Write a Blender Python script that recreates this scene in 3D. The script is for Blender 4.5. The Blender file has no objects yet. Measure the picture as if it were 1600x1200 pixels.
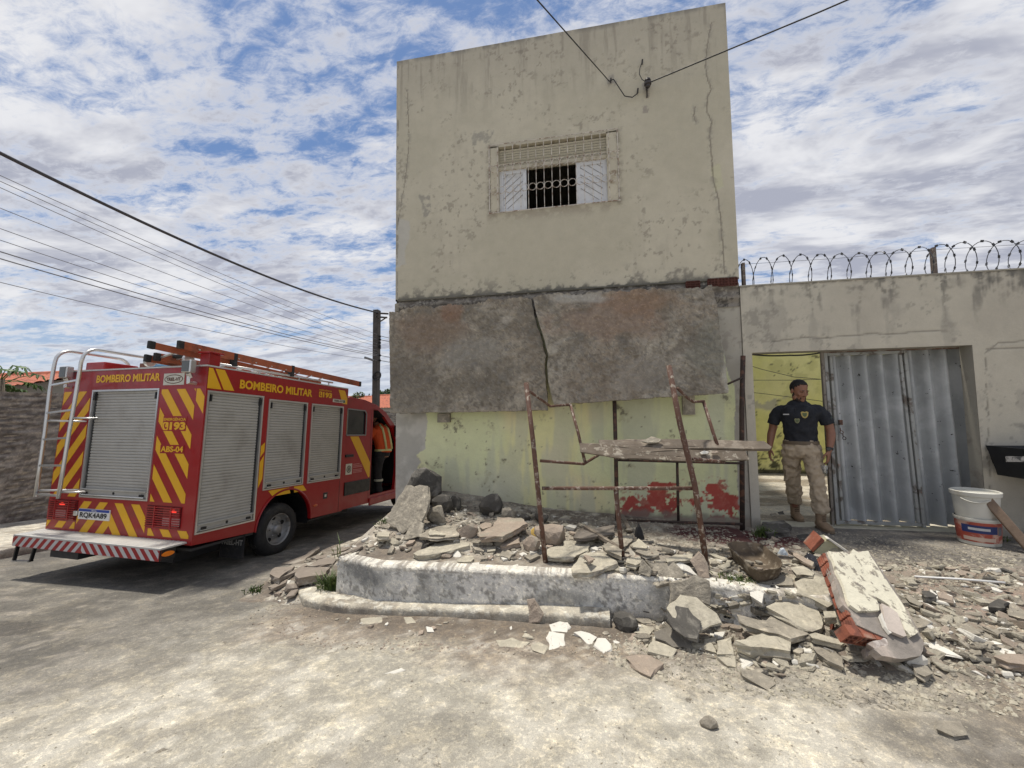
import bpy, bmesh, math, random
import numpy as np
from mathutils import Vector, Matrix, Euler
SC=bpy.context.scene; COL=SC.collection; RND=random.Random(7); PI=math.pi; R_=math.radians
def npv(*a): return np.array(a,float)
# ------------------------------------------------------------------ camera
YAW,PITCH,ROLL,FPX=map(float,(math.radians(10.45),math.radians(3.7),math.radians(-0.75),640.0))
CAM=npv(-1.941,-5.299,1.40)
_u=npv(math.cos(YAW),-math.sin(YAW),0); _n=npv(math.sin(YAW),math.cos(YAW),0); _M=np.array([_u,_n,[0,0,1]])
_R0=npv(1,0,0); _F=npv(0,math.cos(PITCH),math.sin(PITCH)); _U0=npv(0,-math.sin(PITCH),math.cos(PITCH))
_R=math.cos(ROLL)*_R0+math.sin(ROLL)*_U0; _U=-math.sin(ROLL)*_R0+math.cos(ROLL)*_U0
CF,CR,CU=_M@_F,_M@_R,_M@_U
cd=bpy.data.cameras.new('camera'); cam=bpy.data.objects.new('camera',cd); COL.objects.link(cam)
cd.sensor_width=36; cd.lens=FPX/1600*36; cd.clip_end=3000; cd.clip_start=.05
cam.matrix_world=Matrix(((CR[0],CU[0],-CF[0],CAM[0]),(CR[1],CU[1],-CF[1],CAM[1]),(CR[2],CU[2],-CF[2],CAM[2]),(0,0,0,1)))
SC.camera=cam
# ------------------------------------------------------------------ light
SC.view_settings.view_transform='Standard'; SC.view_settings.look='None'; SC.view_settings.gamma=1
SC.view_settings.use_curve_mapping=False; SC.view_settings.exposure=0.10
SUN_EL,SUN_AZ=R_(77),R_(296)      # azimuth from +Y clockwise: behind the house, a little to its left
W=bpy.data.worlds.new('World'); SC.world=W; W.use_nodes=True
nt=W.node_tree; nt.nodes.clear()
def nd(t,ty,**k):
    n=t.nodes.new(ty)
    for a,b in k.items():
        if a=='inp':
            for i,v in b.items(): n.inputs[i].default_value=v
        else: setattr(n,a,b)
    return n
def mth(t,op,a,b=None,c=None,clamp=False):
    n=t.nodes.new('ShaderNodeMath'); n.operation=op; n.use_clamp=clamp
    for i,v in enumerate((a,b,c)):
        if v is None: continue
        if isinstance(v,(int,float)): n.inputs[i].default_value=v
        else: t.links.new(v,n.inputs[i])
    return n.outputs[0]
def mrange(t,v,a,b,c=0,d=1,smooth=True):
    n=t.nodes.new('ShaderNodeMapRange'); n.interpolation_type='SMOOTHSTEP' if smooth else 'LINEAR'
    t.links.new(v,n.inputs[0])
    for i,x in enumerate((a,b,c,d)): n.inputs[1+i].default_value=x
    return n.outputs[0]
def mixc(t,f,a,b,mode='MIX'):
    n=t.nodes.new('ShaderNodeMix'); n.data_type='RGBA'; n.blend_type=mode; n.clamp_result=False
    for s,v in ((0,f),(6,a),(7,b)):
        if isinstance(v,(int,float)): n.inputs[s].default_value=v
        elif isinstance(v,tuple): n.inputs[s].default_value=(*v[:3],1)
        else: t.links.new(v,n.inputs[s])
    return n.outputs[2]
def noise(t,vec,scale,detail=4,rough=.55,dist=0,out='Fac'):
    n=nd(t,'ShaderNodeTexNoise',inp={'Scale':scale,'Detail':detail,'Roughness':rough,'Distortion':dist})
    if vec is not None: t.links.new(vec,n.inputs['Vector'])
    return n.outputs[out]
sky=nd(nt,'ShaderNodeTexSky',sky_type='NISHITA',sun_disc=False,sun_elevation=SUN_EL,sun_rotation=SUN_AZ,air_density=1.0,dust_density=.6,ozone_density=2.2)
tc=nd(nt,'ShaderNodeTexCoord'); sp=nd(nt,'ShaderNodeSeparateXYZ'); nt.links.new(tc.outputs['Generated'],sp.inputs[0])
zz=mth(nt,'MAXIMUM',sp.outputs[2],.0)
zd=mth(nt,'ADD',zz,.13)
cb=nd(nt,'ShaderNodeCombineXYZ'); nt.links.new(mth(nt,'DIVIDE',sp.outputs[0],zd),cb.inputs[0]); nt.links.new(mth(nt,'DIVIDE',sp.outputs[1],zd),cb.inputs[1])
mp=nd(nt,'ShaderNodeMapping',inp={'Rotation':(0,0,R_(28)),'Scale':(1.0,1.75,1),'Location':(3.1,1.7,0)}); nt.links.new(cb.outputs[0],mp.inputs[0])
V=mp.outputs[0]
big=noise(nt,V,.5,3,.5,.2); mid=noise(nt,V,3.1,8,.62,.25); fine=noise(nt,V,12,7,.7,.5)
dens=mth(nt,'ADD',mth(nt,'ADD',mth(nt,'MULTIPLY',big,.8),mth(nt,'MULTIPLY',mid,.85)),mth(nt,'MULTIPLY',fine,.42))
cov=mrange(nt,dens,.82,1.08)
cov=mth(nt,'MULTIPLY',cov,.95)
core=mrange(nt,dens,.93,1.12)
shade=noise(nt,V,1.7,5,.6,.3)
sh=mth(nt,'MULTIPLY',core,mrange(nt,shade,.36,.58))
cloud=mixc(nt,sh,(7.9,7.9,8.1),(4.0,4.15,4.9))
blue=mixc(nt,.45,sky.outputs[0],(1.3,2.5,5.4))
haz=mrange(nt,sp.outputs[2],.02,.30,.5,0)
blue=mixc(nt,haz,blue,(4.9,5.8,7.2))
c=mixc(nt,cov,blue,cloud)
c=mixc(nt,mrange(nt,sp.outputs[2],-.02,.18,.75,0),c,(5.2,6.0,7.2))
bg=nd(nt,'ShaderNodeBackground',inp={'Strength':.1}); nt.links.new(c,bg.inputs[0])
wo=nd(nt,'ShaderNodeOutputWorld'); nt.links.new(bg.outputs[0],wo.inputs[0])
sd=bpy.data.lights.new('sun','SUN'); sd.energy=3.9; sd.angle=R_(4); sd.color=(1,.93,.82)
so=bpy.data.objects.new('sun',sd); COL.objects.link(so)
sv=Vector((math.sin(SUN_AZ)*math.cos(SUN_EL),math.cos(SUN_AZ)*math.cos(SUN_EL),math.sin(SUN_EL)))
so.rotation_euler=sv.to_track_quat('Z','Y').to_euler(); so.location=(0,0,30)

# ------------------------------------------------------------------ measuring: photograph coordinates -> real planes
def ray(x,y): return CF+CR*(x-800)/FPX-CU*(y-600)/FPX
def at(x,y,n,p):
    r=ray(x,y); n=np.array(n,float); return CAM+r*(((np.array(p,float)-CAM)@n)/(r@n))
def onY(x,y,Y=0.): return at(x,y,(0,1,0),(0,Y,0))
def onZ(x,y,Z=0.): return at(x,y,(0,0,1),(0,0,Z))
def onX(x,y,X): return at(x,y,(1,0,0),(X,0,0))
def XZ(x,y,Y=0.): p=onY(x,y,Y); return (p[0],p[2])
# ------------------------------------------------------------------ numpy noise
def _h(ix,iy,s):
    n=(ix.astype(np.int64)*374761393+iy.astype(np.int64)*668265263+s*1442695041)&0xffffffff
    n=((n^(n>>13))*1274126177)&0xffffffff
    return ((n^(n>>16))&0xffff)/65535.
def vn(x,y,s=0):
    x=np.asarray(x,float); y=np.asarray(y,float)
    ix=np.floor(x); iy=np.floor(y); fx=x-ix; fy=y-iy; fx=fx*fx*(3-2*fx); fy=fy*fy*(3-2*fy)
    a=_h(ix,iy,s);b=_h(ix+1,iy,s);c=_h(ix,iy+1,s);d=_h(ix+1,iy+1,s)
    return (a*(1-fx)+b*fx)*(1-fy)+(c*(1-fx)+d*fx)*fy
def fbm(x,y,s=0,o=5,g=.5):
    t=0;a=1;w=0
    for i in range(o): t=t+a*vn(x*2**i+i*7.3,y*2**i-i*3.1,s+i); w+=a; a*=g
    return t/w
def ss(x,a,b): 
    t=np.clip((x-a)/(b-a),0,1); return t*t*(3-2*t)
def pdist(X,Y,pts):
    d=np.full(np.shape(X),1e9)
    for (x0,y0),(x1,y1) in zip(pts[:-1],pts[1:]):
        dx,dy=x1-x0,y1-y0; L=dx*dx+dy*dy+1e-12
        t=np.clip(((X-x0)*dx+(Y-y0)*dy)/L,0,1)
        d=np.minimum(d,np.hypot(X-x0-t*dx,Y-y0-t*dy))
    return d
def sdpoly(X,Y,pts):   # negative inside
    p=list(pts)+[pts[0]]; d=pdist(X,Y,p); ins=np.zeros(np.shape(X),bool)
    for (x0,y0),(x1,y1) in zip(p[:-1],p[1:]):
        if y0==y1: continue
        ins^=((y0>Y)!=(y1>Y))&(X<(x1-x0)*(Y-y0)/(y1-y0)+x0)
    return np.where(ins,-d,d)
def L3(a,b,f):
    return a+(b-a)*f[...,None]
# ------------------------------------------------------------------ materials
MATS={}
def mat(name,c=(.5,.5,.5),r=.8,metal=0,var=.18,vs=6,c2=None,cs=3,ct=(.5,.6),bump=.15,bs=70,attr=False,coat=0,spec=None,trans=0,emit=None,fine=0,dirt=None,ds=2.2,dt=(.5,.68),vert=False):
    if name in MATS: return MATS[name]
    m=bpy.data.materials.new(name); m.use_nodes=True; t=m.node_tree; b=t.nodes['Principled BSDF']; MATS[name]=m
    tc=nd(t,'ShaderNodeTexCoord'); v=tc.outputs['Object']
    if vert:
        q=nd(t,'ShaderNodeMapping',inp={'Scale':(1,1,.12)}); t.links.new(v,q.inputs[0]); vv=q.outputs[0]
    else: vv=v
    if attr:
        a=nd(t,'ShaderNodeVertexColor',layer_name='col'); col=a.outputs[0]
    else:
        q=nd(t,'ShaderNodeRGB'); q.outputs[0].default_value=(*c,1); col=q.outputs[0]
    if c2: col=mixc(t,mrange(t,noise(t,v,cs,6,.65,.4),*ct),col,c2)
    if dirt: col=mixc(t,mrange(t,noise(t,vv,ds,6,.7,.2),*dt),col,dirt)
    if var: 
        k=mrange(t,noise(t,vv,vs,7,.65,.15),.25,.75,1-var,1+var,False)
        cc=nd(t,'ShaderNodeCombineXYZ'); [t.links.new(k,cc.inputs[i]) for i in range(3)]
        col=mixc(t,1.,col,cc.outputs[0],'MULTIPLY')
    if fine:
        k=mrange(t,noise(t,v,190,3,.8),.3,.7,1-fine,1+fine,False)
        cc=nd(t,'ShaderNodeCombineXYZ'); [t.links.new(k,cc.inputs[i]) for i in range(3)]
        col=mixc(t,1.,col,cc.outputs[0],'MULTIPLY')
    t.links.new(col,b.inputs['Base Color'])
    b.inputs['Roughness'].default_value=r; b.inputs['Metallic'].default_value=metal
    if not metal and var: t.links.new(mrange(t,noise(t,v,vs*2.3,4),.3,.7,max(r-.1,.02),min(r+.1,1)),b.inputs['Roughness'])
    if coat: b.inputs['Coat Weight'].default_value=coat; b.inputs['Coat Roughness'].default_value=.08
    if spec is not None: b.inputs['Specular IOR Level'].default_value=spec
    if trans: b.inputs['Transmission Weight'].default_value=trans
    if emit: b.inputs['Emission Color'].default_value=(*emit[:3],1); b.inputs['Emission Strength'].default_value=emit[3]
    if bump:
        h=noise(t,v,bs,5,.6)
        bn=nd(t,'ShaderNodeBump',inp={'Strength':bump,'Distance':.01}); t.links.new(h,bn.inputs['Height']); t.links.new(bn.outputs[0],b.inputs['Normal'])
    return m
PL=mat('painted_plaster',attr=True,r=.88,var=.07,vs=6,bump=.45,bs=32,fine=.09)
GRD=mat('ground_surface',attr=True,r=.93,var=.16,vs=9,bump=.8,bs=60,fine=.30)
def grit(m,sc,lo,hi,k):   # fine aggregate: light grains and dark pits over whatever colour lies below
    t=m.node_tree; b=t.nodes['Principled BSDF']; l=b.inputs['Base Color'].links[0]; src=l.from_socket; tc=nd(t,'ShaderNodeTexCoord'); v=tc.outputs['Object']
    n=noise(t,v,sc,8,.72,.3); g=mixc(t,1.,src,(k,k*.985,k*.95),'MULTIPLY'); a=mixc(t,mrange(t,n,lo,hi),src,g)
    n2=noise(t,v,sc*2.1,6,.7,.2); d=mixc(t,1.,a,(.42,.40,.38),'MULTIPLY'); c=mixc(t,mrange(t,n2,.36,.28),a,d)
    t.links.new(c,b.inputs['Base Color'])
    bn=[x for x in t.nodes if x.type=='BUMP'][0]; h=bn.inputs['Height'].links[0].from_socket; t.links.new(mth(t,'ADD',h,mth(t,'MULTIPLY',n,.9)),bn.inputs['Height'])
grit(GRD,9,.52,.58,1.16); grit(GRD,30,.52,.60,1.35)
GND=mat('road_surface',attr=True,r=.93,var=.14,vs=14,bump=.9,bs=70,fine=.32)
grit(GND,3.2,.535,.555,1.15); grit(GND,11,.53,.56,1.2); grit(GND,36,.52,.58,1.35)
def cracks(m,sc,w,k):
    t=m.node_tree; b=t.nodes['Principled BSDF']; src=b.inputs['Base Color'].links[0].from_socket; tc=nd(t,'ShaderNodeTexCoord'); v=tc.outputs['Object']
    nn=noise(t,v,4,5,.6,0,'Color'); add=nd(t,'ShaderNodeVectorMath',operation='MULTIPLY_ADD',inp={1:(.22,.22,.0)}); t.links.new(nn,add.inputs[0]); t.links.new(v,add.inputs[2])
    vo=nd(t,'ShaderNodeTexVoronoi',feature='DISTANCE_TO_EDGE',inp={'Scale':sc}); t.links.new(add.outputs[0],vo.inputs['Vector'])
    f=mrange(t,vo.outputs['Distance'],w,w*.3); f=mth(t,'MULTIPLY',f,mrange(t,noise(t,v,.9,3),.50,.60)); f=mth(t,'MULTIPLY',f,k)
    d=mixc(t,1.,src,(.35,.32,.29),'MULTIPLY'); t.links.new(mixc(t,f,src,d),b.inputs['Base Color'])
cracks(GND,.75,.004,.3)
CON=mat('concrete_broken',(.265,.24,.195),r=.94,var=.38,vs=11,c2=(.37,.335,.27),cs=3.3,bump=.8,bs=45,fine=.2); grit(CON,22,.54,.64,1.3)
CONL=mat('concrete_pale',(.40,.37,.295),r=.92,var=.3,vs=11,c2=(.28,.255,.21),cs=4,bump=.6,bs=45,fine=.16); grit(CONL,22,.56,.66,1.25)
COND=mat('stone_dark',(.075,.07,.062),r=.93,var=.4,vs=5,c2=(.16,.15,.13),cs=5,bump=.7,bs=35,fine=.2)
CONP=mat('concrete_pinkish',(.31,.255,.205),r=.93,var=.25,vs=6,c2=(.28,.25,.20),cs=4,bump=.7,bs=45,fine=.2); grit(CONP,22,.55,.65,1.3)
CONW=mat('white_tile_face',(.62,.60,.54),r=.75,var=.1,vs=5,c2=(.42,.40,.35),cs=7,ct=(.55,.7),bump=.2,bs=50,fine=.06)
SLAB=mat('trowelled_slab',attr=True,r=.92,var=.2,vs=11,bump=.9,bs=42,fine=.2); grit(SLAB,26,.55,.64,1.35)
RUST=mat('rusty_pipe',(.105,.052,.035),r=.75,metal=0,var=.35,vs=9,c2=(.30,.26,.215),cs=22,ct=(.53,.62),bump=.4,bs=120)
RUSTD=mat('rusty_dark',(.045,.03,.024),r=.8,var=.4,vs=9,c2=(.12,.06,.04),cs=14,bump=.4,bs=90)
WOOD=mat('weathered_plank',(.14,.115,.09),r=.9,var=.3,vs=6,c2=(.21,.18,.145),cs=8,bump=.4,bs=50,fine=.1)
BRICK=mat('hollow_brick',(.26,.085,.05),r=.9,var=.35,vs=12,c2=(.17,.06,.04),cs=9,bump=.35,bs=60,fine=.1,dirt=(.30,.22,.17),ds=6)
RED=mat('red_vehicle_paint',(.29,.004,.006),r=.4,var=.08,vs=3,bump=0,coat=.25,dirt=(.15,.02,.016),ds=1.8,dt=(.52,.85))
YEL=mat('yellow_reflective',(.72,.39,.012),r=.45,var=.05,vs=5,bump=0)
ALU=mat('aluminium_shutter',(.43,.42,.39),r=.5,metal=.15,var=.06,vs=3,bump=0,dirt=(.30,.28,.25),ds=1.8,dt=(.45,.8))
ALUB=mat('bright_aluminium',(.62,.62,.61),r=.32,metal=.8,var=.08,vs=5,bump=0)
BLK=mat('black_rubber',(.018,.018,.019),r=.75,var=.3,vs=8,bump=.2,bs=60,dirt=(.07,.063,.055),ds=5)
BLKP=mat('black_plastic',(.012,.012,.013),r=.45,var=.2,vs=6,bump=0)
DARK=mat('dark_interior',(.008,.008,.009),r=.9,var=0,bump=0)
GLASS=mat('dark_glass',(.012,.016,.018),r=.06,var=0,bump=0,spec=.8)
WHITE=mat('white_paint',(.72,.72,.70),r=.55,var=.06,vs=5,bump=.06,dirt=(.45,.42,.37),ds=4,dt=(.55,.8))
# ------------------------------------------------------------------ mesh helpers
def link(name,me,m=None,parent=None,smooth=False,label=None,cat=None,group=None,kind=None,loc=None):
    o=bpy.data.objects.new(name,me); COL.objects.link(o)
    if m is not None and me is not None: me.materials.clear(); [me.materials.append(x) for x in (m if isinstance(m,(list,tuple)) else [m])]
    if smooth and me is not None: me.shade_smooth()
    if parent is not None: o.parent=parent
    if loc is not None: o.location=loc
    tag(o,label,cat,group,kind); return o
def tag(o,label=None,cat=None,group=None,kind=None):
    if label: o['label']=label
    if cat: o['category']=cat
    if group: o['group']=group
    if kind: o['kind']=kind
    return o
def thing(name,label,cat,loc=(0,0,0),group=None,rz=0):
    o=bpy.data.objects.new(name,None); COL.objects.link(o); o.location=loc; o.rotation_euler=(0,0,rz); o.empty_display_size=.1
    return tag(o,label,cat,group)
class MB:
    def __init__(s): s.v=[];s.f=[];s.mi=[];s.cur=0
    def add(s,vs,fs):
        n=len(s.v); s.v+=[tuple(map(float,p)) for p in vs]; s.f+=[tuple(n+i for i in f) for f in fs]; s.mi+=[s.cur]*len(fs); return s
    def box(s,a,b,jit=0):
        (x0,y0,z0),(x1,y1,z1)=a,b
        vs=[(x,y,z) for z in(z0,z1) for y in(y0,y1) for x in(x0,x1)]
        return s.add(vs,[(0,2,3,1),(4,5,7,6),(0,1,5,4),(2,6,7,3),(0,4,6,2),(1,3,7,5)])
    def obox(s,c,ax,ay,az):   # half axes
        c,ax,ay,az=map(lambda q:np.array(q,float),(c,ax,ay,az))
        vs=[c+i*ax+j*ay+k*az for k in(-1,1) for j in(-1,1) for i in(-1,1)]
        return s.add(vs,[(0,2,3,1),(4,5,7,6),(0,1,5,4),(2,6,7,3),(0,4,6,2),(1,3,7,5)])
    def bar(s,p,q,w,h,up=(0,0,1)):
        p,q=np.array(p,float),np.array(q,float); d=q-p; L=np.linalg.norm(d); d=d/L
        x=np.cross(d,up); 
        if np.linalg.norm(x)<1e-6: x=np.array([1.,0,0])
        x/=np.linalg.norm(x); z=np.cross(x,d)
        return s.obox((p+q)/2,x*w/2,d*L/2,z*h/2)
    def tube(s,pts,r,n=8,cap=True,ry=None):
        pts=[np.array(p,float) for p in pts]; rs=r if isinstance(r,(list,tuple)) else [r]*len(pts)
        up=None; rings=[]
        for i,p in enumerate(pts):
            d=(pts[min(i+1,len(pts)-1)]-pts[max(i-1,0)]); d/=np.linalg.norm(d)+1e-12
            if up is None:
                up=np.array([0,0,1.]) if abs(d[2])<.9 else np.array([0,1.,0])
            x=np.cross(d,up); x/=np.linalg.norm(x)+1e-12; up=np.cross(x,d)
            rings.append([p+rs[i]*(math.cos(2*PI*k/n)*x+math.sin(2*PI*k/n)*up) for k in range(n)])
        vs=[q for g in rings for q in g]; fs=[]
        for i in range(len(pts)-1):
            for k in range(n):
                a=i*n+k;b=i*n+(k+1)%n; fs.append((a,b,b+n,a+n))
        if cap: fs.append(tuple(range(n-1,-1,-1))); fs.append(tuple((len(pts)-1)*n+k for k in range(n)))
        return s.add(vs,fs)
    def torus(s,c,ax,ay,R,r,n=24,m=6):
        c,ax,ay=map(lambda q:np.array(q,float),(c,ax,ay)); az=np.cross(ax,ay); vs=[];fs=[]
        for i in range(n):
            a=2*PI*i/n; d=math.cos(a)*ax+math.sin(a)*ay
            for j in range(m):
                b=2*PI*j/m; vs.append(c+d*(R+r*math.cos(b))+az*r*math.sin(b))
        for i in range(n):
            for j in range(m):
                fs.append((i*m+j,((i+1)%n)*m+j,((i+1)%n)*m+(j+1)%m,i*m+(j+1)%m))
        return s.add(vs,fs)
    def lathe(s,prof,c=(0,0,0),ax=(1,0,0),ay=(0,1,0),az=(0,0,1),n=24,cap=True):
        c,ax,ay,az=map(lambda q:np.array(q,float),(c,ax,ay,az)); vs=[];fs=[]
        for r,z in prof:
            for i in range(n):
                a=2*PI*i/n; vs.append(c+r*(math.cos(a)*ax+math.sin(a)*ay)+z*az)
        for k in range(len(prof)-1):
            for i in range(n): a=k*n+i;b=k*n+(i+1)%n; fs.append((a,b,b+n,a+n))
        if cap: fs.append(tuple(range(n-1,-1,-1))); fs.append(tuple((len(prof)-1)*n+i for i in range(n)))
        return s.add(vs,fs)
    def prism(s,poly,o,ax,ay,az,t0,t1):   # poly in (ax,ay), extruded along az from t0 to t1
        o,ax,ay,az=map(lambda q:np.array(q,float),(o,ax,ay,az)); n=len(poly)
        A=[o+u*ax+v*ay+t0*az for u,v in poly]; B=[o+u*ax+v*ay+t1*az for u,v in poly]
        return s.add(A+B,[tuple(range(n-1,-1,-1)),tuple(range(n,2*n))]+[(i,(i+1)%n,n+(i+1)%n,n+i) for i in range(n)])
    def sphere(s,c,r,n=10,m=7):
        if not isinstance(r,(tuple,list)): r=(r,r,r)
        pr=[]; vs=[];fs=[]
        for j in range(m+1):
            t=PI*(j+.001 if j==0 else (j-.001 if j==m else j))/m
            for i in range(n): a=2*PI*i/n; vs.append((c[0]+r[0]*math.sin(t)*math.cos(a),c[1]+r[1]*math.sin(t)*math.sin(a),c[2]+r[2]*math.cos(t)))
        for j in range(m):
            for i in range(n): a=j*n+i;b=j*n+(i+1)%n; fs.append((b,a,a+n,b+n))
        return s.add(vs,fs)
    def mesh(s,name,off=None):
        me=bpy.data.meshes.new(name); v=s.v if off is None else [(x-off[0],y-off[1],z-off[2]) for x,y,z in s.v]
        me.from_pydata(v,[],s.f); 
        if any(s.mi): me.polygons.foreach_set('material_index',s.mi)
        me.validate(); return me
    def build(s,name,m=None,parent=None,smooth=False,off=None,bevel=0,fix=True,**k):
        me=s.mesh(name,off)
        if fix:
            bm=bmesh.new(); bm.from_mesh(me); bmesh.ops.recalc_face_normals(bm,faces=bm.faces); bm.to_mesh(me); bm.free()
        o=link(name,me,m,parent,smooth,**k)
        if off is not None and parent is None: o.location=off
        if bevel:
            b=o.modifiers.new('bevel','BEVEL'); b.width=bevel; b.segments=2; b.limit_method='ANGLE'; b.angle_limit=R_(40)
        if smooth and bevel: pass
        return o
def smooth_angle(o,deg=35):
    me=o.data; me.shade_smooth()
    bm=bmesh.new(); bm.from_mesh(me)
    for e in bm.edges:
        if len(e.link_faces)==2 and e.calc_face_angle(0)>R_(deg): e.smooth=False
    bm.to_mesh(me); bm.free()
def gridmesh(name,P,col=None,mask=None,closed=False):
    """P (ny,nx,3) points, col (ny,nx,3) colours, mask (ny-1,nx-1) True = keep face"""
    ny,nx=P.shape[:2]; idx=np.arange(ny*nx).reshape(ny,nx)
    q=np.stack([idx[:-1,:-1],idx[:-1,1:],idx[1:,1:],idx[1:,:-1]],-1)
    q=q[mask] if mask is not None else q.reshape(-1,4)
    used=np.unique(q); rm=np.full(ny*nx,-1); rm[used]=np.arange(len(used)); q=rm[q]
    V=P.reshape(-1,3)[used]; me=bpy.data.meshes.new(name)
    me.vertices.add(len(V)); me.vertices.foreach_set('co',V.astype(np.float32).ravel())
    me.loops.add(q.size); me.loops.foreach_set('vertex_index',q.astype(np.int32).ravel())
    me.polygons.add(len(q)); me.polygons.foreach_set('loop_start',(np.arange(len(q))*4).astype(np.int32))
    me.update(calc_edges=True)
    if col is not None:
        a=me.color_attributes.new('col','FLOAT_COLOR','POINT'); c=np.ones((len(V),4),np.float32); c[:,:3]=np.clip(col.reshape(-1,3)[used],0.002,.95)
        a.data.foreach_set('color',c.ravel())
    me.polygons.foreach_set('use_smooth',np.ones(len(q),bool)); return me
def clip_poly(poly,x0,y0,x1,y1):
    def cl(p,ins,inter):
        o=[]
        for i in range(len(p)):
            a,b=p[i-1],p[i]
            if ins(b):
                if not ins(a): o.append(inter(a,b))
                o.append(b)
            elif ins(a): o.append(inter(a,b))
        return o
    for ax,v,s in ((0,x0,1),(0,x1,-1),(1,y0,1),(1,y1,-1)):
        if not poly: break
        poly=cl(poly,lambda q:(q[ax]-v)*s>=0,lambda a,b:tuple(a[i]+(b[i]-a[i])*(v-a[ax])/(b[ax]-a[ax]) for i in (0,1)))
    return poly
_tx={}
def text(s,o,ax,ay,w,h,m,parent,name='lettering',bold=.012,t=.002,shear=0,off=(0,0,0)):
    """lettering stretched to w x h with its lower left corner at o; ax right, ay up"""
    cu=bpy.data.curves.new('t','FONT'); cu.body=s; cu.offset=bold; cu.resolution_u=3
    to=bpy.data.objects.new('t',cu); COL.objects.link(to); dg=bpy.context.evaluated_depsgraph_get(); dg.update()
    me=bpy.data.meshes.new_from_object(to.evaluated_get(dg)); bpy.data.objects.remove(to); bpy.data.curves.remove(cu)
    n=len(me.vertices); c=np.zeros(n*3); me.vertices.foreach_get('co',c); c=c.reshape(-1,3)
    mn,mx=c[:,:2].min(0),c[:,:2].max(0); k=(c[:,:2]-mn)/(mx-mn)
    o,ax,ay,off=map(lambda q:np.array(q,float),(o,ax,ay,off)); az=np.cross(ax,ay)
    P=o-off+np.outer(k[:,0]*w,ax)+np.outer(k[:,1]*h,ay)+az*t
    me.vertices.foreach_set('co',P.ravel()); me.update(); me.name=name
    return link(name,me,m,parent)
def boolean(o,cutters):
    """cut the cutter meshes out of o, keep the result as o's mesh"""
    for cme in cutters:
        bm=bmesh.new(); bm.from_mesh(cme); bmesh.ops.recalc_face_normals(bm,faces=bm.faces); bm.to_mesh(cme); bm.free()
        c=bpy.data.objects.new('c',cme); COL.objects.link(c); c.parent=o.parent
        md=o.modifiers.new('b','BOOLEAN'); md.object=c; md.operation='DIFFERENCE'; md.solver='EXACT'
        bpy.context.view_layer.update(); dg=bpy.context.evaluated_depsgraph_get()
        me=bpy.data.meshes.new_from_object(o.evaluated_get(dg)); o.modifiers.clear(); o.data=me; bpy.data.objects.remove(c)
    return o
# ------------------------------------------------------------------ terrain
def lerp(a,b,t): return a+(b-a)*t
def road_z(x,y):
    ye=np.where(y>22,22+(y-22)*.15,np.maximum(y,-7.)); xe=np.clip(x,-10,3)
    return -.388+.02*(xe+4.4)-.079*(ye+1.8)
def ground_z(x,y,fine=True):
    x=np.asarray(x,float); y=np.asarray(y,float); r=road_z(x,y)
    k=ss(y,-2.6,-1.6); a=lerp(-1.1,-1.0,k); b=lerp(1.0,-.45,k)
    t=ss(y,-3.1,-1.35)*np.clip((x-a)/(b-a),0,1)
    z=r*(1-t)
    if fine:
        z=z+.010*(fbm(x*1.3,y*1.3,3,3)-.5)+.004*(fbm(x*9,y*9,5,3)-.5)*np.exp(-np.abs(y+3)/8)
        rub=ss(x,-1.4,-.2)*ss(y,-3.3,-2.4)*(1-ss(y,-.9,-.2))*(1-ss(x,4,5))
        band=np.exp(-((y+2.05)/.22)**2)*ss(x,-4.9,-4.2)*(1-ss(x,1,2))
        z=z+rub*.05*(fbm(x*3.2,y*3.2,9,5,.55)-.42)+band*.03*(fbm(x*6,y*6,12,4)-.2)
    return z
FRONT=[(-4.47,-.75),(-4.357,-1.622),tuple(onZ(584,884,0)[:2]),(-1.349,-1.667),(-.47,-1.827),(.15,-1.98)]
def front_y(x): 
    p=FRONT[1:]; return np.interp(x,[q[0] for q in p],[q[1] for q in p])
def heap_h(x,y):
    w=np.interp(x,[-4.7,-4.5,-4.3,-4.0,-3.5,-2.8,-2.2,-1.6,-1,.0],[.02,.10,.26,.34,.29,.19,.13,.10,.05,.01])
    d=np.clip(1+y/1.45,0,1); h=w*d**1.15
    h=h+.10*np.exp(-(((x+1.45)/.45)**2+((y+1.25)/.3)**2))+.05*np.exp(-(((x+3.0)/.8)**2+((y+.9)/.35)**2))
    return h+.045*(fbm(x*3.5,y*3.5,21,5,.55)-.4)*ss(h,.0,.08)+.006*(fbm(x*14,y*14,22,3)-.5)
def side_z(x,y):   # broken pavement beside the house
    b=road_z(x,y)+.13; t=ss(x,-5.35,-4.45)
    top=lerp(b,np.maximum(b+.10,-.22-.06*np.maximum(y,0)),t)
    return lerp(road_z(x,y)-.02,top,ss(y,-1.95,-1.0))+.035*(fbm(x*4,y*4,31,4)-.5)
KERB_L=[(-5.45,9.),(-5.40,3.),(-5.36,1.2),(-5.28,.3)]
def surf_np(x,y):
    z=ground_z(x,y); k=(x>-4.40)&(x<-.42)&(y>front_y(x))&(y<.02); z=np.where(k,np.maximum(z,heap_h(x,y)),z)
    k=(x>-5.35)&(x<-4.3)&(y>-1.9)&(y<9); return np.where(k,np.maximum(z,side_z(x,y)),z)
_TX,_TY,_TS=-11.,-5.6,.02
_TT=surf_np(*np.meshgrid(np.arange(_TX,5.2,_TS),np.arange(_TY,6.,_TS)))
def surf(x,y):
    i=int((x-_TX)/_TS+.5); j=int((y-_TY)/_TS+.5)
    if 0<=i<_TT.shape[1] and 0<=j<_TT.shape[0]: return float(_TT[j,i])
    return float(surf_np(npv(x),npv(y))[0])
_ts=np.arange(1.,16,.008)
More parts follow.
